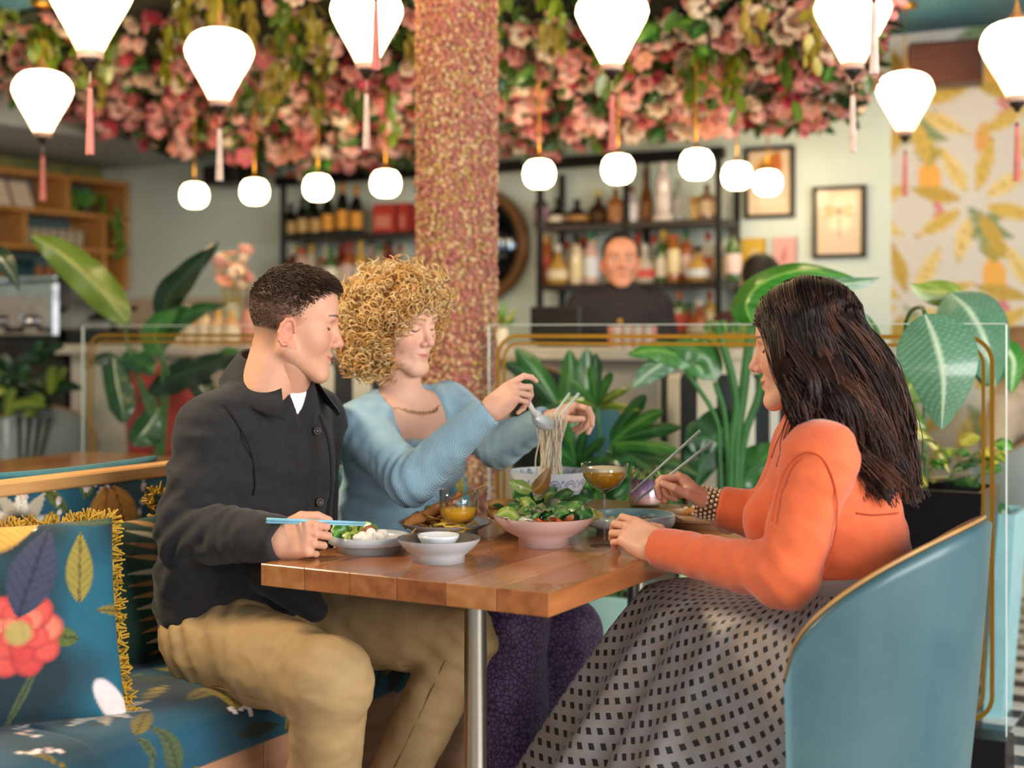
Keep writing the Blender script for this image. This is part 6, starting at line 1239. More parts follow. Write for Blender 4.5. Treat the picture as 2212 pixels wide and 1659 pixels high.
# curls
hp = [ell((0, -0.030, 0.026), (0.108, 0.100, 0.096), None, 0.03), ell((0, -0.045, -0.045), (0.100, 0.075, 0.085), None, 0.04), ell((0.0, 0.034, 0.080), (0.080, 0.046, 0.038), None, 0.03), ell((0, 0.088, -0.040), (0.068, 0.085, 0.078), None, 0.015, 's'), rbx((0, -0.01, -0.17), (0.2, 0.2, 0.05), None, 0.01, 0.02, 's')]
V, Q = solid(hp, 0.004); hN = vnormals(V, Q); add('hair_base', (V @ Rb.T + Hb, Q), M('blonde_base', '#a87c48', 0.8, col2='#855c30', scale=60, bump=0.8, bscale=220), bw)
sel = rng.permutation(len(V))[:2700]; r0 = V[sel]; n0 = hN[sel]; front = (r0[:, 1] > 0.02) & (r0[:, 2] < -0.005); inside = (np.abs(r0[:, 0]) < 0.055) & (r0[:, 1] > 0.03) & (r0[:, 2] < 0.058)
inside = inside | (front & (np.abs(r0[:, 0]) < 0.080) & (r0[:, 1] > 0.035)); r0, n0 = r0[~inside], n0[~inside]; n_ = len(r0); Lc = rng.uniform(0.03, 0.06, n_); drop = np.array([0, 0.0, -1.0]); ax0 = norm(n0 * rng.uniform(0.35, 0.9, (n_, 1)) + drop * rng.uniform(0.1, 0.8, (n_, 1)) + rng.normal(size=(n_, 3)) * 0.45)
ax0 = np.where(((r0[:, 1] > 0.03) & (r0[:, 2] > 0.02))[:, None], norm(np.array([0, 0.55, -0.1]) + n0 * 0.5 + rng.normal(size=(n_, 3)) * 0.4), ax0)
e1 = norm(np.cross(ax0, rng.normal(size=(n_, 3)))); e2 = np.cross(ax0, e1); tt = np.linspace(0, 1, 26); tw = rng.uniform(1.6, 3.2, n_)[:, None] * tt[None] * 2 * math.pi; rc = rng.uniform(0.006, 0.0135, n_)[:, None] * (0.5 + 0.5 * np.minimum(tt * 3, 1))[None]
cp_ = r0[:, None] - n0[:, None] * 0.006 + ax0[:, None] * (Lc[:, None] * tt[None])[..., None] + e1[:, None] * (rc * np.cos(tw))[..., None] + e2[:, None] * (rc * np.sin(tw))[..., None]
bc = np.array([lin(c) for c in ('#f0c27c', '#e0a860', '#f8dca6', '#cb924c', '#f3cd8a')])[rng.integers(0, 5, n_)] * rng.uniform(0.8, 1.1, (n_, 1))
hairs('curls', cp_ @ Rb.T + Hb, 0.0021, 0.0013, bc, bw, M('blonde_strands', rough=0.45, vcol=True, var=0.05, scale=50))
# gold chain and rings
an_ = np.linspace(0, 2 * math.pi, 60, endpoint=False); nc = neckB + np.array([0, 0, -0.006]) + Tb[:, 1] * 0.012; ch_ = np.array([nc + Tb[:, 0] * 0.070 * math.sin(a) + Tb[:, 1] * (0.088 if math.cos(a) > 0 else 0.062) * math.cos(a) + np.array([0, 0, 1]) * (0.030 - 0.046 * (1 + math.cos(a)) / 2) for a in an_])
def necklace():
    parts = []
    for i in range(60):
        c = ch_[i]; d = norm(ch_[(i + 1) % 60] - ch_[i - 1]); s_ = norm(np.cross(d, [0, 0, 1])) if i % 2 else np.cross(d, norm(np.cross(d, [0, 0, 1]))); a = np.linspace(0, 2 * math.pi, 9); parts.append(tube(c + d[None] * 0.0055 * np.cos(a)[:, None] + s_[None] * 0.0028 * np.sin(a)[:, None], 0.0011, 4, caps=False))
    return join(*parts)
for _ in range(8):
    dd_ = np.min([pdist(q, ch_[:, 0], ch_[:, 1], ch_[:, 2]) for q in core_b], 0); od = ch_ - (neckB - np.array([0, 0, 0.01])); od[:, 2] = 0.0; ch_ = ch_ + norm(od) * np.maximum(0.0035 - dd_, 0)[:, None] * 1.2
add('necklace', necklace(), m_gold if False else M('gold_chain', '#d8b070', 0.25, metal=0.9), bw)

# ---------------------------------------------------------------- the woman in the orange sweater
SKR = '#e8b193'
ow = empty('person', (-0.8, 2.68, 0), 'dark long-haired woman in an orange sweater and dotted skirt holding pale chopsticks', 'person')
Ho = at(1738, 748, 2.74); Ro = frame(cv(-0.96, -0.13, -0.25)); hv, hq, hc = head(SKR, '#cf7468', '#3a2418', fem=True, ear=False, smile=0.004)
nkO = at(1778, 905, 2.77); chO = at(1800, 1062, 2.76); waO = at(1838, 1215, 2.75); peO = at(1850, 1330, 2.76); To = frame(cv(-0.87, 0.0, -0.49)); tilt = rotm(To[:, 0], -8); To = tilt @ To
sNo, sFo = at(1772, 992, 2.58), at(1742, 965, 2.93); eNo, eFo = at(1698, 1244, 2.55), at(1665, 1120, 2.98); wNo, wFo = at(1424, 1182, 2.79), at(1530, 1088, 3.02)
def torO(o): return [ell(chO, (0.158 + o, 0.105 + o, 0.155 + o), To, 0.05), ell(chO + To[:, 1] * 0.082 + To[:, 0] * 0.062 - [0, 0, 0.045], 0.064 + o, None, 0.04), ell(chO + To[:, 1] * 0.082 - To[:, 0] * 0.062 - [0, 0, 0.045], 0.064 + o, None, 0.04), ell(waO, (0.135 + o, 0.105 + o, 0.12 + o), To, 0.05), cap(nkO - [0, 0, 0.03], sNo, 0.052 + o, 0.052 + o, 0.04), cap(nkO - [0, 0, 0.03], sFo, 0.052 + o, 0.052 + o, 0.04)]
core = torO(0) + [ell(peO, (0.165, 0.125, 0.11), To, 0.05), cap(Ho - [0, 0, 0.06], nkO, 0.046, 0.05, 0.03)] + chain([sNo, eNo, wNo], [0.045, 0.036, 0.026]) + chain([sFo, eFo, wFo], [0.045, 0.036, 0.026])
cvv, cq = solid(core, 0.006)
hN_, tN = hand(wNo, cv(-0.72, 0.30, -0.66), SKR, -1, dorsal=cv(-0.15, 0.62, 0.78), curls=((20, 34, 30), (25, 38, 30), (30, 40, 30), (36, 42, 30)), thumb=((0.7, 0.55, -0.5), (0.9, 0.1, -0.4), (0.9, -0.2, -0.2)), spread=(3, 1, -1, -4), s=0.98, wlen=0.06)
hF, tF = hand(wFo, cv(-0.72, 0.66, -0.1), SKR, 1, radial=cv(-0.25, 0.25, 0.9), curls=((48, 58, 40), (60, 70, 45), (74, 80, 50), (78, 84, 50)), thumb=((0.88, 0.42, -0.25), (0.95, 0.15, -0.3), (0.92, -0.15, -0.35)), s=0.95, wlen=0.06)
V, Q, C = joinq((hv @ Ro.T * 0.97 + Ho, hq, hc), (cvv, cq, tint(cvv, SKR)), hN_, hF); add('body', (V, Q), skin_mat('skin_orange'), ow, cols=C)
so = torO(0.011) + [cap(sNo, eNo, 0.062, 0.055, 0.03), cap(eNo, wNo, 0.054, 0.037, 0.025), cap(sFo, eFo, 0.060, 0.052, 0.03), cap(eFo, wFo, 0.052, 0.038, 0.02), cap(nkO - [0, 0, 0.02], nkO + To[:, 2] * 0.035, 0.062, 0.058, 0.02)]
so += [cap(nkO, nkO + [0, 0, 0.14], 0.052, 0.055, 0.006, 's')] + [cap(w + norm(w - e) * (g + 0.1), w + norm(w - e) * 0.19, 0.1, 0.1, 0.003, 's') for w, e, g in ((wNo, eNo, -0.004), (wFo, eFo, -0.034))]
V, Q = cloth(so, 0.0045, 0.0035, (9, 9, 13), 2, 5.5, folds=[(eNo, wNo - sNo, 0.08, 0.05, 0.0032), (eNo * 0.45 + wNo * 0.55, wNo - eNo + cv(0, 0.5, 0) * 0.1, 0.06, 0.055, 0.0022), (waO, (0.15, 0, 1), 0.13, 0.06, 0.005), (sNo, cv(0.4, 1, 0), 0.08, 0.05, 0.003)]); m_or = M('orange_knit', '#e2693a', 0.8, col2='#d45c2e', scale=20, bump=0.15, bscale=900, sheen=0.35); add('sweater', (V, Q), m_or, ow)
for ln in ([(1668, 1125), (1680, 1062), (1702, 1008), (1740, 978), (1778, 992), (1803, 1050), (1808, 1120), (1796, 1190), (1778, 1245)], [(1850, 1108), (1890, 1112), (1940, 1108)]): add('seam', tube(snap(V, ln, 0.0), 0.0016, 5, n=40), M('orange_seam', '#c04a22', 0.8), ow)
# armhole and back seams
def on_arm(a, b, r, n=22, tilt_=0.0):
    d = norm(b - a); e = norm(np.cross(d, [0, 0, 1.0])); g = np.cross(d, e); return [a + (e * math.cos(t) + g * math.sin(t)) * r for t in np.linspace(0, 2 * math.pi, n)]
# skirt: waist ring, lap edge and hem joined by a pleated sheet
pc = at(1830, 1262, 2.75); NP, NT = 260, 90; fu = np.linspace(0, 2 * math.pi, NP, endpoint=False)
Wc = np.array([pc[0], pc[1], pc[2]])
ca, sa = np.cos(fu), np.sin(fu)                          # angle 0 points the way she faces (-u), 90 degrees to the far side (+v)
Wr = np.stack([Wc[0] - 0.125 * ca, Wc[1] + 0.150 * sa, Wc[2] + 0.0 * ca - 0.01 * ca], 1)
Kr = np.stack([np.where(ca > 0, Wc[0] - 0.43 * ca, Wc[0] - 0.13 * ca), Wc[1] + 0.02 * ca + np.where(sa > 0, 0.18, 0.205) * sa * (1 - 0.18 * np.clip(ca, 0, 1)), np.where(ca > 0, Wc[2] - 0.10 + 0.055 * ca, Wc[2] - 0.16) - 0.03 * np.abs(sa)], 1)
Hr = np.stack([np.where(ca > 0, Wc[0] - 0.745 * ca, Wc[0] - 0.13 * ca), Wc[1] + 0.10 * np.clip(ca, 0, 1) + np.where(sa > 0, 0.19, 0.21 + 0.15 * np.clip(ca * 1.5, 0, 1)) * sa, 0.20 + 0.25 * np.clip(-ca * 3, 0, 1)], 1)
tq = np.linspace(0, 1, NT); Vs = np.zeros((NT, NP, 3)); seg1 = 0.42
for i, t in enumerate(tq):
    if t < seg1: q = t / seg1; B = Wr * (1 - q) ** 2 + 2 * q * (1 - q) * (Wr * 0.25 + Kr * 0.75 + np.array([0, 0, 0.035])) + Kr * q * q
    else: q = (t - seg1) / (1 - seg1); d1 = (Kr - Wr) * 0.28; d1[:, 2] = -0.10; B = Kr * (1 - q) ** 2 + 2 * q * (1 - q) * (Kr + d1) + Hr * q * q
    Vs[i] = B
cen = np.array([Wc[0] - 0.25, Wc[1] + 0.03, 0]); rd = Vs - cen; rd[..., 2] = 0; rd = norm(rd)
pleat = np.sin(fu * 17 + 1.3 * np.sin(fu * 3)) + 0.5 * np.sin(fu * 29 + 1) + 0.35 * np.sin(fu * 7 + 2); Vs += rd * (pleat[None] * np.clip((tq - 0.18) / 0.82, 0, 1)[:, None] ** 1.1 * 0.028 * np.where(ca > 0.1, 1.0, 0.3)[None])[..., None]
me = mesh_np('skirt', Vs.reshape(-1, 3), grid_faces(NT, NP, wrap=True))
arc = np.concatenate([np.zeros((1, NP)), np.cumsum(np.linalg.norm(np.diff(Vs, axis=0), axis=2), axis=0)]); uvs = np.zeros((len(me.loops), 2), np.float32); vi = np.zeros(len(me.loops), np.int32); me.loops.foreach_get('vertex_index', vi)
mid_ = Vs[60]; per = np.concatenate([[0], np.cumsum(np.linalg.norm(np.diff(np.concatenate([mid_, mid_[:1]]), axis=0), axis=1))]); sc_k = round(per[-1] / 0.026) / per[-1]
uvs[:, 0] = per[vi % NP] * sc_k; uvs[:, 1] = arc.ravel()[vi] / 0.026
lp = vi.reshape(-1, 4); wrap_ = (lp % NP).max(1) - (lp % NP).min(1) > NP // 2; u4 = uvs[:, 0].reshape(-1, 4); u4[wrap_] = np.where(lp[wrap_] % NP == 0, per[-1] * sc_k, u4[wrap_]); uvs[:, 0] = u4.ravel()
ul = me.uv_layers.new(name='UVMap'); ul.data.foreach_set('uv', uvs.ravel())
def dotted():
    m = bpy.data.materials.new('dotted_tulle'); m.use_nodes = True; N = m.node_tree.nodes; L_k = m.node_tree.links; b = N['Principled BSDF']; uv = N.new('ShaderNodeUVMap'); uv.uv_map = 'UVMap'
    mp = N.new('ShaderNodeMapping'); mp.inputs['Rotation'].default_value = (0, 0, math.radians(45)); mp.inputs['Scale'].default_value = (0.7071 * 1.4142, 0.7071 * 1.4142, 1)
    L_k.new(uv.outputs[0], mp.inputs[0]); fr_ = N.new('ShaderNodeVectorMath'); fr_.operation = 'FRACTION'; L_k.new(mp.outputs[0], fr_.inputs[0]); sb = N.new('ShaderNodeVectorMath'); sb.operation = 'SUBTRACT'; sb.inputs[1].default_value = (0.5, 0.5, 0); L_k.new(fr_.outputs[0], sb.inputs[0])
    ab = N.new('ShaderNodeVectorMath'); ab.operation = 'ABSOLUTE'; L_k.new(sb.outputs[0], ab.inputs[0]); sp_ = N.new('ShaderNodeSeparateXYZ'); L_k.new(ab.outputs[0], sp_.inputs[0])
    mx_ = N.new('ShaderNodeMath'); mx_.operation = 'MAXIMUM'; L_k.new(sp_.outputs[0], mx_.inputs[0]); L_k.new(sp_.outputs[1], mx_.inputs[1]); lt = N.new('ShaderNodeMath'); lt.operation = 'LESS_THAN'; lt.inputs[1].default_value = 0.225; L_k.new(mx_.outputs[0], lt.inputs[0])
    nz = N.new('ShaderNodeTexNoise'); nz.inputs['Scale'].default_value = 0.35; L_k.new(uv.outputs[0], nz.inputs['Vector']); rp_ = N.new('ShaderNodeValToRGB'); rp_.color_ramp.elements[0].position = 0.35; rp_.color_ramp.elements[1].position = 0.65; rp_.color_ramp.elements[0].color = (*lin('#9c8f84'), 1); rp_.color_ramp.elements[1].color = (*lin('#a5a1a3'), 1); L_k.new(nz.outputs['Fac'], rp_.inputs[0])
    mx2 = N.new('ShaderNodeMix'); mx2.data_type = 'RGBA'; L_k.new(lt.outputs[0], mx2.inputs[0]); L_k.new(rp_.outputs[0], mx2.inputs[6]); mx2.inputs[7].default_value = (*lin('#131214'), 1); L_k.new(mx2.outputs[2], b.inputs['Base Color']); b.inputs['Roughness'].default_value = 0.5; b.inputs['Sheen Weight'].default_value = 0.3
    return m
ob('skirt', me, dotted(), ow)
wb = np.concatenate([Wr + [0, 0, 0.03], Wr * 1.0]); add('waistband', (wb, [(i, (i + 1) % NP, NP + (i + 1) % NP, NP + i) for i in range(NP)]), M('waistband_satin', '#a89a94', 0.4), ow)
for s_ in (-1, 1): q = np.array([Wc[0] - 0.46, Wc[1] + 0.09 + s_ * 0.08, 0.12]); shoe(q, (-1, 0.3, 0), '#2a2024', ow)
lgs = [cap(peO + To[:, 0] * s_ * 0.08 - [0, 0, 0.08], np.array([Wc[0] - 0.33, Wc[1] + 0.03 + s_ * 0.07, 0.50]), 0.065, 0.045, 0.02) for s_ in (-1, 1)] + [cap(np.array([Wc[0] - 0.33, Wc[1] + 0.03 + s_ * 0.07, 0.50]), np.array([Wc[0] - 0.46, Wc[1] + 0.09 + s_ * 0.08, 0.12]), 0.055, 0.035, 0.02) for s_ in (-1, 1)]
V, Q = solid(lgs, 0.008); add('tights', (V, Q), plain('#2a2426', 0.7), ow)
# pearl cuff on the far wrist
def pearls():
    d = norm(wFo - eFo); e = norm(np.cross(d, [0, 0, 1.0])); g = np.cross(d, e); ps_ = []
    for j in range(6):
        for i in range(18): t = 2 * math.pi * (i + 0.5 * (j % 2)) / 18; ps_.append(wFo + d * (-0.030 + j * 0.0095) + (e * math.cos(t) + g * math.sin(t)) * 0.0335)
    return np.array(ps_)
pp_ = pearls(); add('pearl_cuff', scatter(IV, IF, pp_, np.full(len(pp_), 0.0046)), M('pearl', '#e6d3b0', 0.25, var=0.05, coat=0.5), ow); d = norm(wFo - eFo); add('cuff_band', tube([wFo - d * 0.034, wFo + d * 0.022], 0.0325, 24, caps=False), M('cuff_brown', '#6a4426', 0.5), ow)
# long dark hair: mass plus strands
bk = at(1895, 1010, 2.86)
loc_ = lambda p: (np.asarray(p) - Ho) @ Ro
ctrlB = [loc_(at(1830, 800, 2.78)), loc_(at(1880, 930, 2.80)), loc_(at(1915, 1050, 2.80))]; ctrlN = [loc_(at(1775, 810, 2.66)), loc_(at(1812, 905, 2.65)), loc_(at(1872, 1025, 2.63))]; ctrlF = [loc_(at(1704, 800, 2.65)), loc_(at(1722, 870, 2.63)), loc_(at(1730, 950, 2.65))]
hm = [ell((0, -0.014, 0.040), (0.074, 0.085, 0.075), None, 0.015), cap((0, -0.045, 0.0), ctrlB[0], 0.060, 0.064, 0.02), cap(ctrlB[0], ctrlB[1], 0.064, 0.052, 0.03), cap(ctrlB[1], ctrlB[2], 0.056, 0.025, 0.03), cap((-0.052, 0.0, 0.0), ctrlN[0], 0.030, 0.040, 0.02), cap(ctrlN[0], ctrlN[1], 0.042, 0.036, 0.03), cap(ctrlN[1], ctrlN[2], 0.036, 0.018, 0.03), cap((-0.052, 0.045, 0.025), ctrlF[0], 0.022, 0.025, 0.015), cap(ctrlF[0], ctrlF[1], 0.026, 0.024, 0.02), cap(ctrlF[1], ctrlF[2], 0.024, 0.012, 0.02), cap((0.058, 0.0, 0.0), (0.072, -0.02, -0.18), 0.038, 0.034, 0.03), ell((0.004, 0.100, -0.040), (0.054, 0.058, 0.072), None, 0.012, 's')]
V, Q = solid(hm, 0.004); V = relax(V, Q, 2); hN2 = vnormals(V, Q); V2 = V + hN2 * (0.004 * (fbm(V * np.array([45, 45, 7]), 2) - 0.45))[:, None]
add('hair_base', (V2 @ Ro.T + Ho, Q), M('dark_hair_base', '#2c1a14', 0.9, spec=0.1, col2='#1a0f0c', scale=60, stretch=(1, 1, 0.15), bump=0.4, bscale=200), ow)
ns, nl = 4400, 90; rs = []; cs_ = []; tgrid = np.linspace(0, 1, 30)
el_c, el_r = np.array([0, -0.014, 0.040]), np.array([0.084, 0.096, 0.085])
lk = []
for l in range(nl):                                        # locks: shared root, fall and colour
    sd = -1 if rng.uniform() < 0.72 else 1; y0 = 0.082 - 0.172 * rng.uniform() ** 1.15
    lk.append((sd, y0, rng.uniform(0.97, 1.10), rng.normal(size=3) * 0.020, rng.uniform(0, 6.28), np.array(lin(['#2a1812', '#3c241a', '#1c100d', '#4e3022', '#2f1c16', '#231410'][l % 6])), rng.uniform(0.85, 1.1), rng.uniform(58, 84)))
for i in range(ns):
    sd, y0, vol, u_, phs, c_h, ln_, lm_ = lk[i % nl]; y0 = min(y0 + rng.normal() * 0.006, 0.083); z_ = math.sqrt(max(1 - ((y0 - el_c[1]) / el_r[1]) ** 2, 0.03)); back = np.clip((0.082 - y0) / 0.172, 0, 1); vol = vol + rng.normal() * 0.012
    pl_ = [el_c + vol * np.array([sd * (el_r[0] * math.sin(q) * z_ + 0.030 * (q / 1.6) * (1 - back)), (y0 - el_c[1]) - 0.020 * (1 - back) * (q / 1.6) ** 2, el_r[2] * math.cos(q) * z_]) for q in np.radians(np.linspace(3, lm_, 6))]
    k_ = np.clip(back + rng.normal() * 0.03, 0, 1); jit = u_ + rng.normal(size=3) * 0.007
    if sd < 0: C3 = [np.array(f) * max(0, 1 - 2 * k_) + np.array(n) * (1 - abs(2 * k_ - 1)) + np.array(b) * max(0, 2 * k_ - 1) for f, n, b in zip(ctrlF, ctrlN, ctrlB)]
    else: C3 = [np.array(b) * (0.35 + 0.65 * k_) + np.array([0.08, -0.02, -0.08 - 0.1 * j]) * (0.65 * (1 - k_)) for j, b in enumerate(ctrlB)]
    outv = np.array([sd * 0.016, -0.004, 0])
    P_ = spline(pl_ + [C3[0] + outv * 1.2 + jit * 0.6, C3[1] + outv + jit, C3[0] + (C3[2] - C3[0]) * ln_ + outv * 0.6 + jit * 1.3], 30)
    for _ in range(6): P_[1:-1] = 0.5 * P_[1:-1] + 0.25 * (P_[:-2] + P_[2:])
    w_ = np.clip((tgrid - 0.45) * 1.9, 0, 1) ** 1.2 * 0.017; P_ = P_ + np.stack([w_ * np.sin(tgrid * 24 + phs), w_ * np.cos(tgrid * 22 + phs), 0.5 * w_ * np.sin(tgrid * 20 + phs)], 1) + rng.normal(size=3) * 0.0015; rs.append(P_)
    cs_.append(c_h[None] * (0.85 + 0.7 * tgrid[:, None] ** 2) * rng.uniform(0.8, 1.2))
for i in range(1900):                                      # hair falling down the back of the head
    l = i % 46; ps_b = -1.75 + 2.9 * (l + 0.5) / 46 + rng.normal() * 0.03; dxy = np.array([math.sin(ps_b), -math.cos(ps_b), 0]); vol = 1.02 + 0.05 * math.sin(l * 2.3) + rng.normal() * 0.010; pl_ = [el_c + vol * np.array([el_r[0] * dxy[0] * math.sin(q), el_r[1] * dxy[1] * math.sin(q), el_r[2] * math.cos(q)]) for q in np.radians(np.linspace(8, 88, 6))]
    jit = rng.normal(size=3) * 0.006; ln_ = 0.85 + 0.3 * ((l * 7) % 11) / 11
    P_ = spline(pl_ + [ctrlB[0] + dxy * 0.078 + jit, ctrlB[1] + dxy * 0.066 + jit, ctrlB[0] + (ctrlB[2] - ctrlB[0]) * ln_ + dxy * 0.042 + jit], 30); phs = l * 1.7
    w_ = np.clip((tgrid - 0.45) * 1.9, 0, 1) ** 1.2 * 0.014; rs.append(P_ + np.stack([w_ * np.sin(tgrid * 24 + phs), w_ * np.cos(tgrid * 22 + phs), 0 * w_], 1))
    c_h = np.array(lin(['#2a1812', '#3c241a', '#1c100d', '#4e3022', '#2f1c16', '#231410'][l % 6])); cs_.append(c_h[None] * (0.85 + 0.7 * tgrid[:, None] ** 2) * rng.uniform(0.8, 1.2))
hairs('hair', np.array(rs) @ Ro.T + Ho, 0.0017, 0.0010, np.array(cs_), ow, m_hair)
# ---------------------------------------------------------------- bartender and guests
def bystander(c_px, top_y, d, sk, hairc, shirt, label, face, openeye=True, arms=None, hair_long=False, stand=True, base_z=0.0, sz=1.0):
    Hh = at(c_px, top_y, d) - np.array([0, 0, 0.125 * sz]); R = frame(face); T = frame(np.array([face[0], face[1], 0])); nk_ = Hh - np.array([0, 0, 0.155]) - T[:, 1] * 0.015
    e = empty('person', (nk_[0], nk_[1], base_z), label, 'person'); hv, hq, hc = head(sk, '#b8685a', hairc, openeye=openeye, ear=not hair_long, fem=hair_long)
    tl = 1.0 if stand else 0.74; ch = nk_ - np.array([0, 0, 0.15 * tl]); wa = nk_ - np.array([0, 0, 0.38 * tl]); pe = nk_ - np.array([0, 0, 0.55 * tl]); sh = [nk_ + T[:, 0] * s * 0.17 - np.array([0, 0, 0.05]) for s in (-1, 1)]
    el = [p + T[:, 0] * s * 0.06 - np.array([0, 0, 0.27]) + T[:, 1] * 0.02 for p, s in zip(sh, (-1, 1))]; wr = [p + T[:, 1] * 0.05 - T[:, 0] * s * 0.02 + np.array([0, 0, -0.23]) for p, s in zip(el, (-1, 1))]
    core = [cap(Hh - [0, 0, 0.06], nk_, 0.052, 0.056), ell(ch, (0.155, 0.1, 0.17), T), ell(wa, (0.14, 0.1, 0.15), T), ell(pe, (0.16, 0.11, 0.12), T)] + sum([chain([sh[i], el[i], wr[i]], [0.045, 0.038, 0.027]) for i in (0, 1)], [])
    hs = [hand(wr[i], T[:, 1] * 0.2 - np.array([0, 0, 1.0]), sk, (-1, 1)[i], dorsal=T[:, 0] * (-1, 1)[i] + T[:, 1] * 0.1, curls=((35, 40, 20),) * 4, h=0.003)[0] for i in (0, 1)]
    cvv, cq = solid(core, 0.009); V, Q, C = joinq((hv @ R.T + Hh, hq, hc), (cvv, cq, tint(cvv, sk)), *hs); add('body', (V, Q), skin_mat('skin_' + sk), e, cols=C)
    jk = [ell(ch, (0.178, 0.122, 0.19), T, 0.05), ell(wa, (0.160, 0.118, 0.18), T, 0.05), ell(pe, (0.172, 0.125, 0.13), T, 0.05)] + [cap(nk_ - [0, 0, 0.02], s, 0.062, 0.06, 0.04) for s in sh] + [cap(sh[i], el[i], 0.062, 0.055, 0.03) for i in (0, 1)] + [cap(el[i], wr[i], 0.054, 0.042, 0.02) for i in (0, 1)] + [cap(wr[i] + norm(wr[i] - el[i]) * 0.105, wr[i] + norm(wr[i] - el[i]) * 0.15, 0.1, 0.1, 0.003, 's') for i in (0, 1)]
    jk += [cap(nk_ - [0, 0, 0.01], nk_ + [0, 0, 0.03], 0.066, 0.064, 0.02), cap(nk_ + [0, 0, 0.03], nk_ + [0, 0, 0.14], 0.05, 0.058, 0.006, 's')]
    V, Q = cloth(jk, 0.008, 0.005, (8, 8, 12), 2, c_px); add('jacket', (V, Q), M('cloth_' + shirt, shirt, 0.8, bump=0.2, bscale=300), e)
    if stand:
        ft = [np.array([pe[0], pe[1], base_z]) + T[:, 0] * s * 0.09 for s in (-1, 1)]; V, Q = cloth([ell(pe, (0.17, 0.125, 0.12), T)] + [cap(pe + T[:, 0] * s * 0.085, f + [0, 0, 0.08], 0.085, 0.06, 0.02) for s, f in zip((-1, 1), ft)], 0.01, 0.004); add('trousers', (V, Q), plain('#1c1b20', 0.8), e)
        for f in ft: shoe(f + np.array([0, 0, 0.1]), T[:, 1], '#1a1614', e)
    else:
        kn = [np.array([pe[0], pe[1], 0.50]) + T[:, 1] * 0.36 + T[:, 0] * s * 0.09 for s in (-1, 1)]; V, Q = cloth([ell(pe, (0.16, 0.12, 0.1), T)] + [cap(pe + T[:, 0] * s * 0.08, k, 0.075, 0.06, 0.02) for s, k in zip((-1, 1), kn)] + [cap(k, np.array([k[0], k[1], 0.09]), 0.058, 0.045, 0.02) for k in kn], 0.01, 0.004); add('trousers', (V, Q), plain('#4a4038', 0.8), e)
        for k in kn: shoe(np.array([k[0], k[1], 0.1]), T[:, 1], '#2a2420', e)
    hp_ = [ell((0, -0.014, 0.042), (0.081, 0.094, 0.086), None, 0.02), ell((0, 0.090, -0.01 if not hair_long else -0.02), (0.066, 0.062, 0.084), None, 0.012, 's')]
    if hair_long: hp_ += [cap((0, -0.05, 0), (0, -0.07, -0.20), 0.085, 0.07, 0.03)]
    else: hp_ += [rbx((0, 0, -0.085), (0.2, 0.2, 0.055), None, 0.002, 0.015, 's'), rbx((0, 0.06, -0.03), (0.2, 0.05, 0.035), None, 0.002, 0.012, 's')]
    V, Q = solid(hp_, 0.004); N_ = vnormals(V, Q); V = V + N_ * (0.006 * (fbm(V * 60, 2) - 0.4))[:, None]; add('hair', (V @ R.T + Hh, Q), M('hair_' + hairc, hairc, 0.5, bump=0.6, bscale=250, stretch=(1, 1, 0.3)), e)
    return e, nk_, T
bt, nk_, T_ = bystander(1340, 503, 6.35, '#cf957a', '#141012', '#211d22', 'bartender in a black buttoned jacket standing behind the bar', cv(0.0, -0.02, 1.0))
for k in range(4): disc(nk_ + T_[:, 1] * (0.118 + (0.012 if k > 0 else -0.02)) + np.array([0, 0, -0.05 - 0.065 * k]) + T_[:, 0] * 0.01, T_[:, 1], 0.011, 0.005, m_brass, bt)
bystander(1640, 548, 6.35, '#d8a284', '#161014', '#3a1a1c', 'black-haired guest in dark red standing behind the arching paddle leaf', cv(-0.3, 0, -1.0), hair_long=True)
bystander(2196, 705, 5.9, '#e3b394', '#8a6a4a', '#c9b49a', 'light-brown-haired guest in beige seated beyond the paddle leaves', (-0.985, 0.17, -0.08), hair_long=True, stand=False, base_z=0.0)

# ---------------------------------------------------------------- dishes and food
m_cer = M('grey_glaze', '#b9bec2', 0.3, var=0.05, coat=0.3); m_pink = M('pink_glaze', '#dcbcb4', 0.28, var=0.05, coat=0.3); m_tan = M('tan_glaze', '#b58c66', 0.4, var=0.06); m_dkgl = M('dark_glaze', '#4a4640', 0.35); m_bluegl = M('blue_glaze', '#86a8aa', 0.3)
def tz(px, py, z=TZ): p = at_z(px, py, z); return np.array([p[0], p[1], z])
def blob(c, r, R=None): V, F = ball((0, 0, 0), r, 10, 7); V = V + 0.12 * np.min(np.broadcast_to(r, 3)) * (fbm(V * 160 + np.asarray(c) * 50, 2)[:, None] - 0.4) * 2; return (V @ (R.T if R is not None else np.eye(3)) + np.asarray(c), F)
def dish(name, c, r, h, mat, label, cat, inner=None, foot=None, wall=0.0, lip=0.006):
    e = empty(name, c, label, cat); fr_ = foot or r * 0.6
    if wall: pr_o = [(0.001, 0.004), (fr_, 0.004), (fr_, 0.0), (fr_ + 0.006, 0.0), (fr_ + 0.008, 0.012), (r - 0.004, 0.016), (r, h * 0.55), (r, h), (r - lip, h)]; pr_i = [(r - lip, h), (r - lip, 0.022), (0.001, 0.020)]
    else: pr_o = [(0.001, 0.004), (fr_ - 0.004, 0.004), (fr_ - 0.004, 0), (fr_ + 0.003, 0.0), (fr_ + 0.003, h * 0.28), (r * 0.82, h * 0.55), (r * 0.97, h * 0.86), (r, h)]; pr_i = [(r, h), (r - 0.005, h), (r * 0.8, h * 0.62), (r * 0.45, h * 0.38), (0.001, h * 0.34)]
    add('dish_body', lathe(pr_o, 48), mat, e, (0, 0, 0)); add('dish_inside', lathe(pr_i, 48), inner or mat, e, (0, 0, 0)); return e
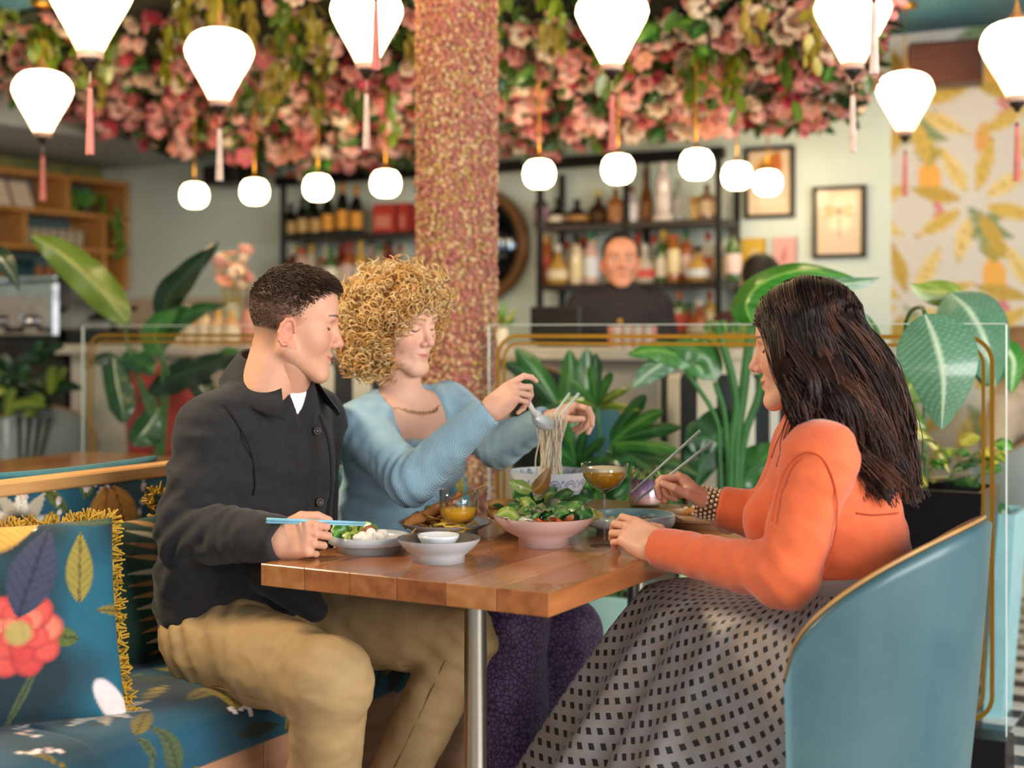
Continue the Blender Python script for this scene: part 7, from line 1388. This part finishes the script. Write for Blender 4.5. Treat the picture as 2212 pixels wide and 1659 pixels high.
def bits(n, c, spread_, rng_r, col, z0=0.0, seed=1):
    r_g = np.random.default_rng(seed); out = []
    for i in range(n): a, q = r_g.uniform(0, 6.28), math.sqrt(r_g.uniform()) * spread_; out.append(blob((c[0] + q * math.cos(a), c[1] + q * math.sin(a), c[2] + z0 + r_g.uniform(0, 0.012)), r_g.uniform(*rng_r, 3)))
    return join(*out)
def strands(n, c, spread_, h, r, turns=1.2, seed=2):
    g = np.random.default_rng(seed); t = np.linspace(0, 1, 14); P_ = []
    for i in range(n):
        a0, q0, z0 = g.uniform(0, 6.28), spread_ * math.sqrt(g.uniform()) * 0.8, g.uniform(0, h); a = a0 + turns * 6.28 * t * g.choice([-1, 1]); q = 0.018 + 0.012 * np.sin(t * 5 + i); P_.append(np.stack([c[0] + q0 * math.cos(a0 * 1.7) + q * np.cos(a), c[1] + q0 * math.sin(a0 * 1.7) + q * np.sin(a), c[2] + z0 + 0.006 * np.sin(t * 9 + i)], 1))
    return tubes(np.array(P_), np.full((n, 14), r), 5)
def food(name, VF, mat, label, cat='food', kind=None, group=None):
    return tag(add(name, VF, mat), label, cat, group, kind)
def greens(c, n, R_, L_, w_, tones, label, name='herb_leaves', up=0.7, seed=4, z=0.0):
    g = np.random.default_rng(seed); e = empty(name, c, label, 'herbs')
    for i in range(n):
        a = g.uniform(0, 6.28); q = R_ * math.sqrt(g.uniform()); b = np.asarray(c) + np.array([q * math.cos(a), q * math.sin(a), z]); l = L_ * g.uniform(0.7, 1.2); d = norm(np.array([math.cos(a) * 0.9, math.sin(a) * 0.9, up * g.uniform(0.2, 1.3)])) * l
        add('leaf', leaf_geo([b, b + d * 0.55 + [0, 0, 0.012], b + d + [0, 0, -0.008]], w_ * g.uniform(0.7, 1.2), norm(np.array([0.2, -0.7, 0.7]) + g.normal(size=3) * 0.3), 'oval', tones[i % len(tones)], n=9, m=5, veins=6, wave=0.06), m_leaf, e)
    return e
# plate of lettuce and meat next to the man
c = tz(797, 1190); e = dish('side_plate', c, 0.083, 0.034, m_cer, 'pale grey plate with lettuce and grilled meat near the man', 'plate', wall=1, foot=0.06)
food('white_rice', bits(22, c + [0.012, -0.01, 0.026], 0.032, (0.008, 0.014), '', 0, 3), M('rice_white', '#efe6da', 0.6, bump=0.4), 'small mound of rice noodles on the pale grey plate', kind='stuff')
greens(c + [-0.035, -0.01, 0.026], 14, 0.025, 0.032, 0.03, ['pale', 'bright', 'pale'], 'frilly pale lettuce on the pale grey plate', 'lettuce', 0.5, 5)
food('grilled_meat', blob(c + [0.006, -0.012, 0.042], (0.022, 0.012, 0.011), rotm((0, 1, 0), -25)), M('grilled_meat', '#8a5030', 0.5, bump=0.6, bscale=90), 'browned slice of grilled meat on the lettuce plate', 'meat')
# dipping bowl on saucer plate
c = tz(948, 1212); dish('saucer_bowl', c, 0.082, 0.046, m_cer, 'shallow grey footed bowl with dark inside near the table corner', 'bowl', inner=m_dkgl, foot=0.048)
e = empty('dip_bowl', c + [-0.006, 0.008, 0.017], 'small white glazed dip bowl inside the grey footed bowl', 'bowl'); add('bowl_body', lathe([(0.001, 0), (0.024, 0), (0.026, 0.006), (0.04, 0.028), (0.041, 0.034), (0.038, 0.034), (0.03, 0.014), (0.001, 0.010)], 32), M('white_glaze', '#d9dee2', 0.18, coat=0.5, var=0.03), e, (0, 0, 0)); add('dip_sauce', lathe([(0.001, 0.0195), (0.0325, 0.0195)], 24), M('sauce', '#c98a4a', 0.2), e, (0, 0, 0))
rg_ = at(870, 1190, 2.93); food('onion_ring', tube([rg_ + cv(1, 0, 0.5) * 0.010 * math.cos(a) + np.array([0, 0, 0.012 * math.sin(a)]) for a in np.linspace(0, 6.2832, 21)], 0.0035, 8, caps=False), M('ring_batter', '#d9b98a', 0.6), 'pale fried ring leaning on the edge of the footed bowl')
food('bamboo_skewer', tube([at(872, 1172, 2.95), at(898, 1142, 3.02)], 0.002, 8), M('bamboo', '#d9a860', 0.5), 'bamboo skewer lying between the grey plate and the footed bowl', 'skewer')
# fried noodle platter
c = np.array([-1.69, 2.685, TZ]); dish('noodle_plate', c, 0.105, 0.026, m_cer, 'wide pale plate of fried noodles before the woman in blue', 'plate', wall=0, foot=0.07)
food('fried_noodles', strands(90, c + [0.0, -0.01, 0.016], 0.055, 0.03, 0.0022), M('noodle_brown', '#c98a3a', 0.45, col2='#8a5020', scale=70), 'heap of brown fried noodles on the wide pale plate', 'noodles', kind='stuff')
food('yellow_noodles', strands(40, c + [0.045, -0.035, 0.015], 0.035, 0.02, 0.0028, seed=6), M('noodle_yellow', '#efc85a', 0.45), 'yellow egg noodles at the edge of the wide pale plate', 'noodles', kind='stuff')
p0, p1 = at(872, 1135, 3.14), at(962, 1090, 3.12); food('fried_roll', tube([p0 * (1 - t) + p1 * t + np.array([0, 0, 0.002 * math.sin(9 * t)]) for t in np.linspace(0, 1, 10)], [0.010, 0.013, 0.013, 0.009], 10), M('fried_batter', '#c98544', 0.6, bump=0.8, bscale=120), 'long crisp fried roll propped on the fried noodles')
p0, p1 = at(966, 1092, 3.13), at(990, 1062, 3.12); food('fried_shrimp', tube([p0 * (1 - t) + p1 * t + cv(1, 0, 0) * 0.006 * math.sin(3 * t) for t in np.linspace(0, 1, 8)], [0.008, 0.010, 0.005], 9), M('shrimp_batter', '#c97a3a', 0.5, bump=0.6, bscale=120), 'curled fried shrimp standing on the fried noodles')
food('chopped_herbs', bits(16, c + [-0.01, -0.02, 0.045], 0.03, (0.003, 0.007), '', 0, 8), plain('#5a8a2a'), 'chopped green herbs scattered on the fried noodles', kind='stuff')
# glasses
m_gl = glass_pane('clear_glass', (0.955, 0.97, 0.965), 2.0)
def goblet(name, c, prof_o, prof_i, label, liq=None, liqc=None, foam=None):
    e = empty(name, c, label, 'glass'); add('glass_body', lathe(prof_o + prof_i, 40), m_gl, e, (0, 0, 0))
    if liq: add('drink', lathe(liq, 36), liqc, e, (0, 0, 0))
    if foam: add('foam', lathe(foam[0], 36), foam[1], e, (0, 0, 0))
    return e
c = tz(990, 1163); goblet('juice_goblet', c, [(0.001, 0), (0.028, 0.0), (0.027, 0.003), (0.006, 0.007), (0.004, 0.012), (0.005, 0.028), (0.03, 0.036), (0.0405, 0.05), (0.042, 0.075), (0.043, 0.108)], [(0.0415, 0.108), (0.0405, 0.075), (0.039, 0.051), (0.029, 0.0385), (0.001, 0.034)], 'clear goblet half full of orange juice', [(0.001, 0.0345), (0.0285, 0.039), (0.0386, 0.0515), (0.0398, 0.068), (0.001, 0.068)], M('orange_juice', '#f4b72c', 0.25, var=0.03))
food('cocktail_pick', tube([c + [-0.02, 0.0, 0.08], at(1047, 1047, 3.05)], 0.0016, 6), M('pick_bamboo', '#b07a3a', 0.5), 'thin wooden pick resting in the orange juice goblet', 'pick')
c = tz(1306, 1178); cp_c = c
goblet('coupe_glass', c, [(0.001, 0), (0.031, 0.0), (0.030, 0.002), (0.006, 0.006), (0.0035, 0.012), (0.0033, 0.105), (0.006, 0.112), (0.03, 0.124), (0.045, 0.145), (0.0505, 0.172)], [(0.0495, 0.172), (0.044, 0.146), (0.029, 0.1265), (0.001, 0.116)], 'stemmed coupe of amber cocktail with pale foam held at the stem', [(0.001, 0.1165), (0.0285, 0.127), (0.0432, 0.146), (0.0462, 0.156), (0.001, 0.156)], M('amber_drink', '#b8860f', 0.12, var=0.04), ([(0.001, 0.1562), (0.0462, 0.1562), (0.0468, 0.163), (0.03, 0.165), (0.001, 0.1655)], M('drink_foam', '#f6e6bf', 0.6, bump=0.3, bscale=300)))
c = tz(1393, 1095); m_plum = bpy.data.materials.new('layered_drink'); m_plum.use_nodes = True
def layered(m):
    N = m.node_tree.nodes; L_k = m.node_tree.links; b = N['Principled BSDF']; tc = N.new('ShaderNodeTexCoord'); sp_ = N.new('ShaderNodeSeparateXYZ'); L_k.new(tc.outputs['Object'], sp_.inputs[0]); mr = N.new('ShaderNodeMapRange'); mr.inputs[1].default_value = 0.0; mr.inputs[2].default_value = 0.07; L_k.new(sp_.outputs[2], mr.inputs[0]); r = N.new('ShaderNodeValToRGB'); r.color_ramp.elements[0].color = (*lin('#f0c0b0'), 1); r.color_ramp.elements[0].position = 0.3; r.color_ramp.elements[1].color = (*lin('#6a4a6a'), 1); q = r.color_ramp.elements.new(0.58); q.color = (*lin('#b98ab8'), 1); L_k.new(mr.outputs[0], r.inputs[0]); L_k.new(r.outputs[0], b.inputs['Base Color']); b.inputs['Roughness'].default_value = 0.2
layered(m_plum)
goblet('tumbler_glass', c, [(0.001, 0), (0.040, 0.0), (0.044, 0.006), (0.043, 0.03), (0.036, 0.102)], [(0.0348, 0.102), (0.0416, 0.03), (0.042, 0.010), (0.001, 0.008)], 'tapered tumbler of layered pink and plum drink with mint', [(0.001, 0.0085), (0.0412, 0.0105), (0.041, 0.03), (0.0375, 0.070), (0.001, 0.070)], m_plum)
greens(c + [0, 0, 0.07], 12, 0.018, 0.028, 0.014, ['olive', 'pale', 'bright'], 'mint sprig floating in the plum tumbler', 'mint_sprig', 1.2, 9)
# big noodle bowl with printed sides
c = np.array([*at(1186, 1100, 3.45)[:2], TZ]); e = empty('noodle_bowl', c, 'large white noodle bowl printed with blue waves and diamonds', 'bowl')
pb = spline([(0.04, 0.0, 0), (0.042, 0.012, 0), (0.062, 0.035, 0), (0.084, 0.075, 0), (0.098, 0.112, 0)], 60)[:, :2]; V, F = lathe(pb, 200); a = np.arctan2(V[:, 1], V[:, 0]) * 0.09; P = Paint(a, V[:, 2], '#dfe3ea')
for k in range(-7, 8):
    for j in range(3):
        x, y = k * 0.042 + (0.021 if j % 2 else 0), 0.022 + j * 0.028
        for rr_ in (0.016, 0.010): d_ = np.hypot(P.X - x, P.Y - y); P.mix((1 - np.abs(d_ - rr_) / 0.0016) * (P.Y > y - 0.002) * 2, '#3f5f94')
        P.mix((np.hypot(P.X - x - 0.02, P.Y - y - 0.014) < 0.003) * 0.9, '#3f5f94')
add('bowl_outside', (V, F), M('printed_glaze', rough=0.2, vcol=True, var=0.02, coat=0.4), e, (0, 0, 0), cols=P.C)
V, F = lathe([(r_ - 0.003, z_) for r_, z_ in pb[::-1]][:52] + [(0.001, 0.02)], 200); a = np.arctan2(V[:, 1], V[:, 0]) * 0.09; P = Paint(a, V[:, 2], '#cfd8e0')
for k in range(-12, 13):
    d_ = np.abs(P.X - k * 0.0236) + np.abs(P.Y - 0.098) * 0.9; P.mix((np.sin(d_ * 900) > 0.1) * (d_ < 0.011) * 0.9, '#22304a' if k % 3 else '#2f86a8')
add('bowl_inside', (V, F), MATS['printed_glaze'], e, (0, 0, 0), cols=P.C); add('broth', lathe([(0.001, 0.07), (0.076, 0.07)], 40), M('broth', '#b98a4a', 0.1), e, (0, 0, 0)); bowl_c = c
g = np.random.default_rng(5); topn = at(1194, 903, 3.33); n = 230; t = np.linspace(0, 1, 16); base = np.array([*at(1188, 1050, 3.42)[:2], TZ + 0.068]); q = g.normal(size=(n, 3)) * np.array([0.012, 0.012, 0]); q2 = g.normal(size=(n, 3)) * np.array([0.015, 0.015, 0])
pth = (topn + q)[:, None] * (1 - t)[None, :, None] + (base + q2)[:, None] * t[None, :, None]; pth[:, :, 0] += 0.003 * np.sin(t * 9 + g.uniform(0, 6, (n, 1))); pth[:, :, 1] += 0.003 * np.cos(t * 7 + g.uniform(0, 6, (n, 1))); pth[:, 0, 2] += g.uniform(-0.004, 0.012, n)
food('rice_noodles', tubes(pth, np.full((n, 16), 0.0016), 5), M('rice_noodle', '#f6e9d2', 0.35, var=0.04, sub=0.1), 'hank of white rice noodles lifted from the printed bowl', 'noodles', kind='stuff')
# chopsticks, spoon
def stick(a, b, col, label, group):
    e = tag(add('chopstick', tube([a, b], [0.0036, 0.0022], 8), M('stick_' + col, col, 0.4)), label, 'chopstick', group)
for dy, dd in ((0, 0), (5, 0.008)): stick(at(576, 1122 + dy, 2.755 + dd), at(788, 1129 + dy, 2.86 + dd), '#8fcfe8', 'sky blue chopstick gripped in the fist of the man', 'chopsticks of the man')
stick(at(1513, 930, 3.0), at(1364, 1064, 3.05), '#a9c2bf', 'pale sage chopstick held high by the woman in orange', 'chopsticks of the woman in orange'); stick(at(1538, 955, 2.98), at(1371, 1085, 3.03), '#a9c2bf', 'pale sage chopstick held high by the woman in orange', 'chopsticks of the woman in orange')
stick(at(1230, 850, 3.40), at(1188, 908, 3.32), '#cfe3dc', 'pale chopstick pinching the lifted rice noodles', 'chopsticks of the woman in blue'); stick(at(1250, 850, 3.39), at(1198, 910, 3.31), '#cfe3dc', 'pale chopstick pinching the lifted rice noodles', 'chopsticks of the woman in blue')
sp = empty('soup_spoon', at(1170, 905, 3.30), 'white porcelain soup spoon held under the lifted noodles', 'spoon'); m_por = M('porcelain', '#dfe4e2', 0.15, var=0.03, coat=0.6)
bc_ = at(1174, 906, 3.265); Rs = frame(cv(0.75, -0.45, 0.45), cv(0.2, 0.9, 0.35)); a = np.linspace(0, 2 * math.pi, 28, endpoint=False); V = []
for k_, (q, z) in enumerate([(1.0, 0.0), (0.97, -0.006), (0.85, -0.014), (0.6, -0.020), (0.3, -0.022), (0.02, -0.022), (0.02, -0.019), (0.3, -0.019), (0.58, -0.017), (0.8, -0.011), (0.92, -0.004), (0.95, 0.0)]): V.append(np.stack([0.021 * q * np.cos(a), 0.031 * q * np.sin(a), np.full(28, z)], 1))
V = np.concatenate(V) @ Rs.T + bc_; add('spoon_bowl', (V, grid_faces(12, 28, wrap=True)), m_por, sp)
hs_ = [at(1131, 838, 3.26), at(1142, 868, 3.27), at(1152, 889, 3.265), at(1162, 898, 3.262)]; add('spoon_handle', tube(hs_, [0.0045, 0.0055, 0.007, 0.010], 10, n=16), m_por, sp)
# pink bowl of salad, herb plate behind it
c = tz(1176, 1177); dish('salad_bowl', c, 0.107, 0.062, m_pink, 'pink glazed footed bowl heaped with salad in the middle of the table', 'bowl', foot=0.052); cS = c
food('glass_noodles', strands(50, c + [-0.01, -0.02, 0.045], 0.05, 0.012, 0.0018, seed=12), M('glass_noodle', '#efe6cf', 0.4), 'pale glass noodles in the pink salad bowl', 'noodles', kind='stuff')
for i, (dx, dy) in enumerate(((0.03, -0.045), (0.045, -0.03), (0.02, -0.055), (0.055, -0.045), (0.062, -0.015))): food('carrot_piece', blob(c + [dx, dy, 0.058], (0.017, 0.006, 0.005), rotm((0, 0, 1), 40 * i) @ rotm((0, 1, 0), 20)), M('carrot', '#d9672a', 0.45), 'orange carrot strip on the salad in the pink bowl', 'carrot', group='carrot strips in the salad')
for i, (dx, dy) in enumerate(((-0.03, -0.05), (-0.015, -0.058), (-0.045, -0.035), (0.0, -0.05))): food('cabbage_piece', blob(c + [dx, dy, 0.058], (0.018, 0.008, 0.007), rotm((0, 0, 1), 55 * i)), M('cabbage', '#d8e0c0', 0.45, bump=0.4), 'pale cabbage wedge on the salad in the pink bowl', 'cabbage', group='cabbage wedges in the salad')
greens(c + [0.0, 0.0, 0.05], 20, 0.055, 0.07, 0.042, ['deep', 'mid', 'pale', 'mid'], 'broad basil leaves on the salad in the pink bowl', 'basil_leaves', 0.55, 14)
for i, (dx, dy) in enumerate(((0.06, 0.01), (0.072, -0.005), (0.05, 0.03))): food('sliced_chicken', blob(c + [dx, dy, 0.063], (0.020, 0.010, 0.008), rotm((0, 0, 1), 30 + 25 * i)), M('chicken', '#cf9464', 0.5, bump=0.4), 'browned chicken slice at the rim of the pink salad bowl', 'meat', group='chicken slices in the salad')
c = np.array([-1.555, 2.835, TZ]); dish('herb_plate', c, 0.087, 0.028, m_tan, 'tan plate of spring rolls and herbs behind the pink salad bowl', 'plate', foot=0.055)
for i, (dx, dy, dz) in enumerate(((-0.05, -0.03, 0.036), (-0.03, -0.052, 0.036), (-0.042, -0.040, 0.058))):
    p0, p1 = c + [dx - 0.036, dy - 0.018, dz], c + [dx + 0.036, dy + 0.018, dz]; food('spring_roll', tube([p0 * (1 - t) + p1 * t for t in np.linspace(0, 1, 8)], [0.009, 0.013, 0.013, 0.010], 12), M('roll_crust', '#dfa04e', 0.55, bump=0.7, bscale=110), 'golden crisp spring roll on the tan herb plate', 'spring roll', group='spring rolls on the herb plate')
greens(c + [0.01, 0.012, 0.03], 34, 0.055, 0.08, 0.038, ['bright', 'mid', 'olive', 'deep', 'bright', 'mid'], 'heap of fresh green herbs on the tan plate', 'herb_heap', 0.9, 21)
ul_ = empty('red_basil_leaf', at(1170, 1045, 3.15), 'upright bronze basil leaf topping the herb heap', 'herbs'); GRN['bronze'] = ('#9a6a34', '#c8a05a'); leaf(ul_, [(1150, 1062, 3.14), (1170, 1045, 3.13), (1188, 1010, 3.13)], 0.035, 'bronze', 'oval', veins=7); leaf(ul_, [(1150, 1060, 3.14), (1125, 1050, 3.13), (1098, 1040, 3.13)], 0.03, 'pale', 'oval', veins=7)
food('diced_tomato', bits(7, c + [0.05, -0.03, 0.03], 0.02, (0.004, 0.007), '', 0, 17), plain('#c8402c', 0.3), 'diced red tomato on the tan herb plate', kind='stuff')
# grey bowl and tan plate by the woman in orange
c = tz(1362, 1150); dish('braise_bowl', c, 0.099, 0.042, m_cer, 'straight-walled grey bowl with blue-green inside by the coupe', 'bowl', inner=m_bluegl, wall=1, foot=0.07)
food('braised_aubergine', join(*[blob(c + [0.02 + 0.02 * math.cos(k), -0.005 + 0.022 * math.sin(k), 0.03], (0.018, 0.008, 0.006), rotm((0, 0, 1), 50 * k)) for k in range(5)]), M('braise', '#3a1c10', 0.25), 'dark braised aubergine strips in the grey bowl'); food('scrambled_egg', bits(10, c + [-0.055, -0.02, 0.026], 0.02, (0.006, 0.010), '', 0, 19), M('egg', '#f0d27a', 0.5), 'pale yellow egg at the edge of the grey bowl', kind='stuff')
c = tz(1512, 1137); dish('rice_plate', c, 0.085, 0.033, m_tan, 'tan stoneware plate with rice under the pearl cuff', 'plate', wall=1, foot=0.06)
food('rice_mound', bits(46, c + [0.0, -0.01, 0.026], 0.035, (0.005, 0.009), '', 0.002, 23), M('rice_yellow', '#f3e6b4', 0.55), 'mound of yellow rice on the tan plate', 'rice', kind='stuff')
p0, p1 = at(1475, 1112, 3.24), at(1536, 1097, 3.24); food('satay_skewer', tube([p0 * (1 - t) + p1 * t + np.array([0, 0, 0.004 * math.sin(7 * t)]) for t in np.linspace(0, 1, 9)], [0.006, 0.010, 0.009, 0.006], 9), M('satay', '#cf8a4a', 0.5, bump=0.6, bscale=120), 'golden satay skewer resting on the yellow rice'); greens(c + [0.05, -0.02, 0.026], 7, 0.015, 0.02, 0.012, ['pale', 'bright'], 'chopped spring onion beside the yellow rice', 'spring_onion', 0.3, 29)
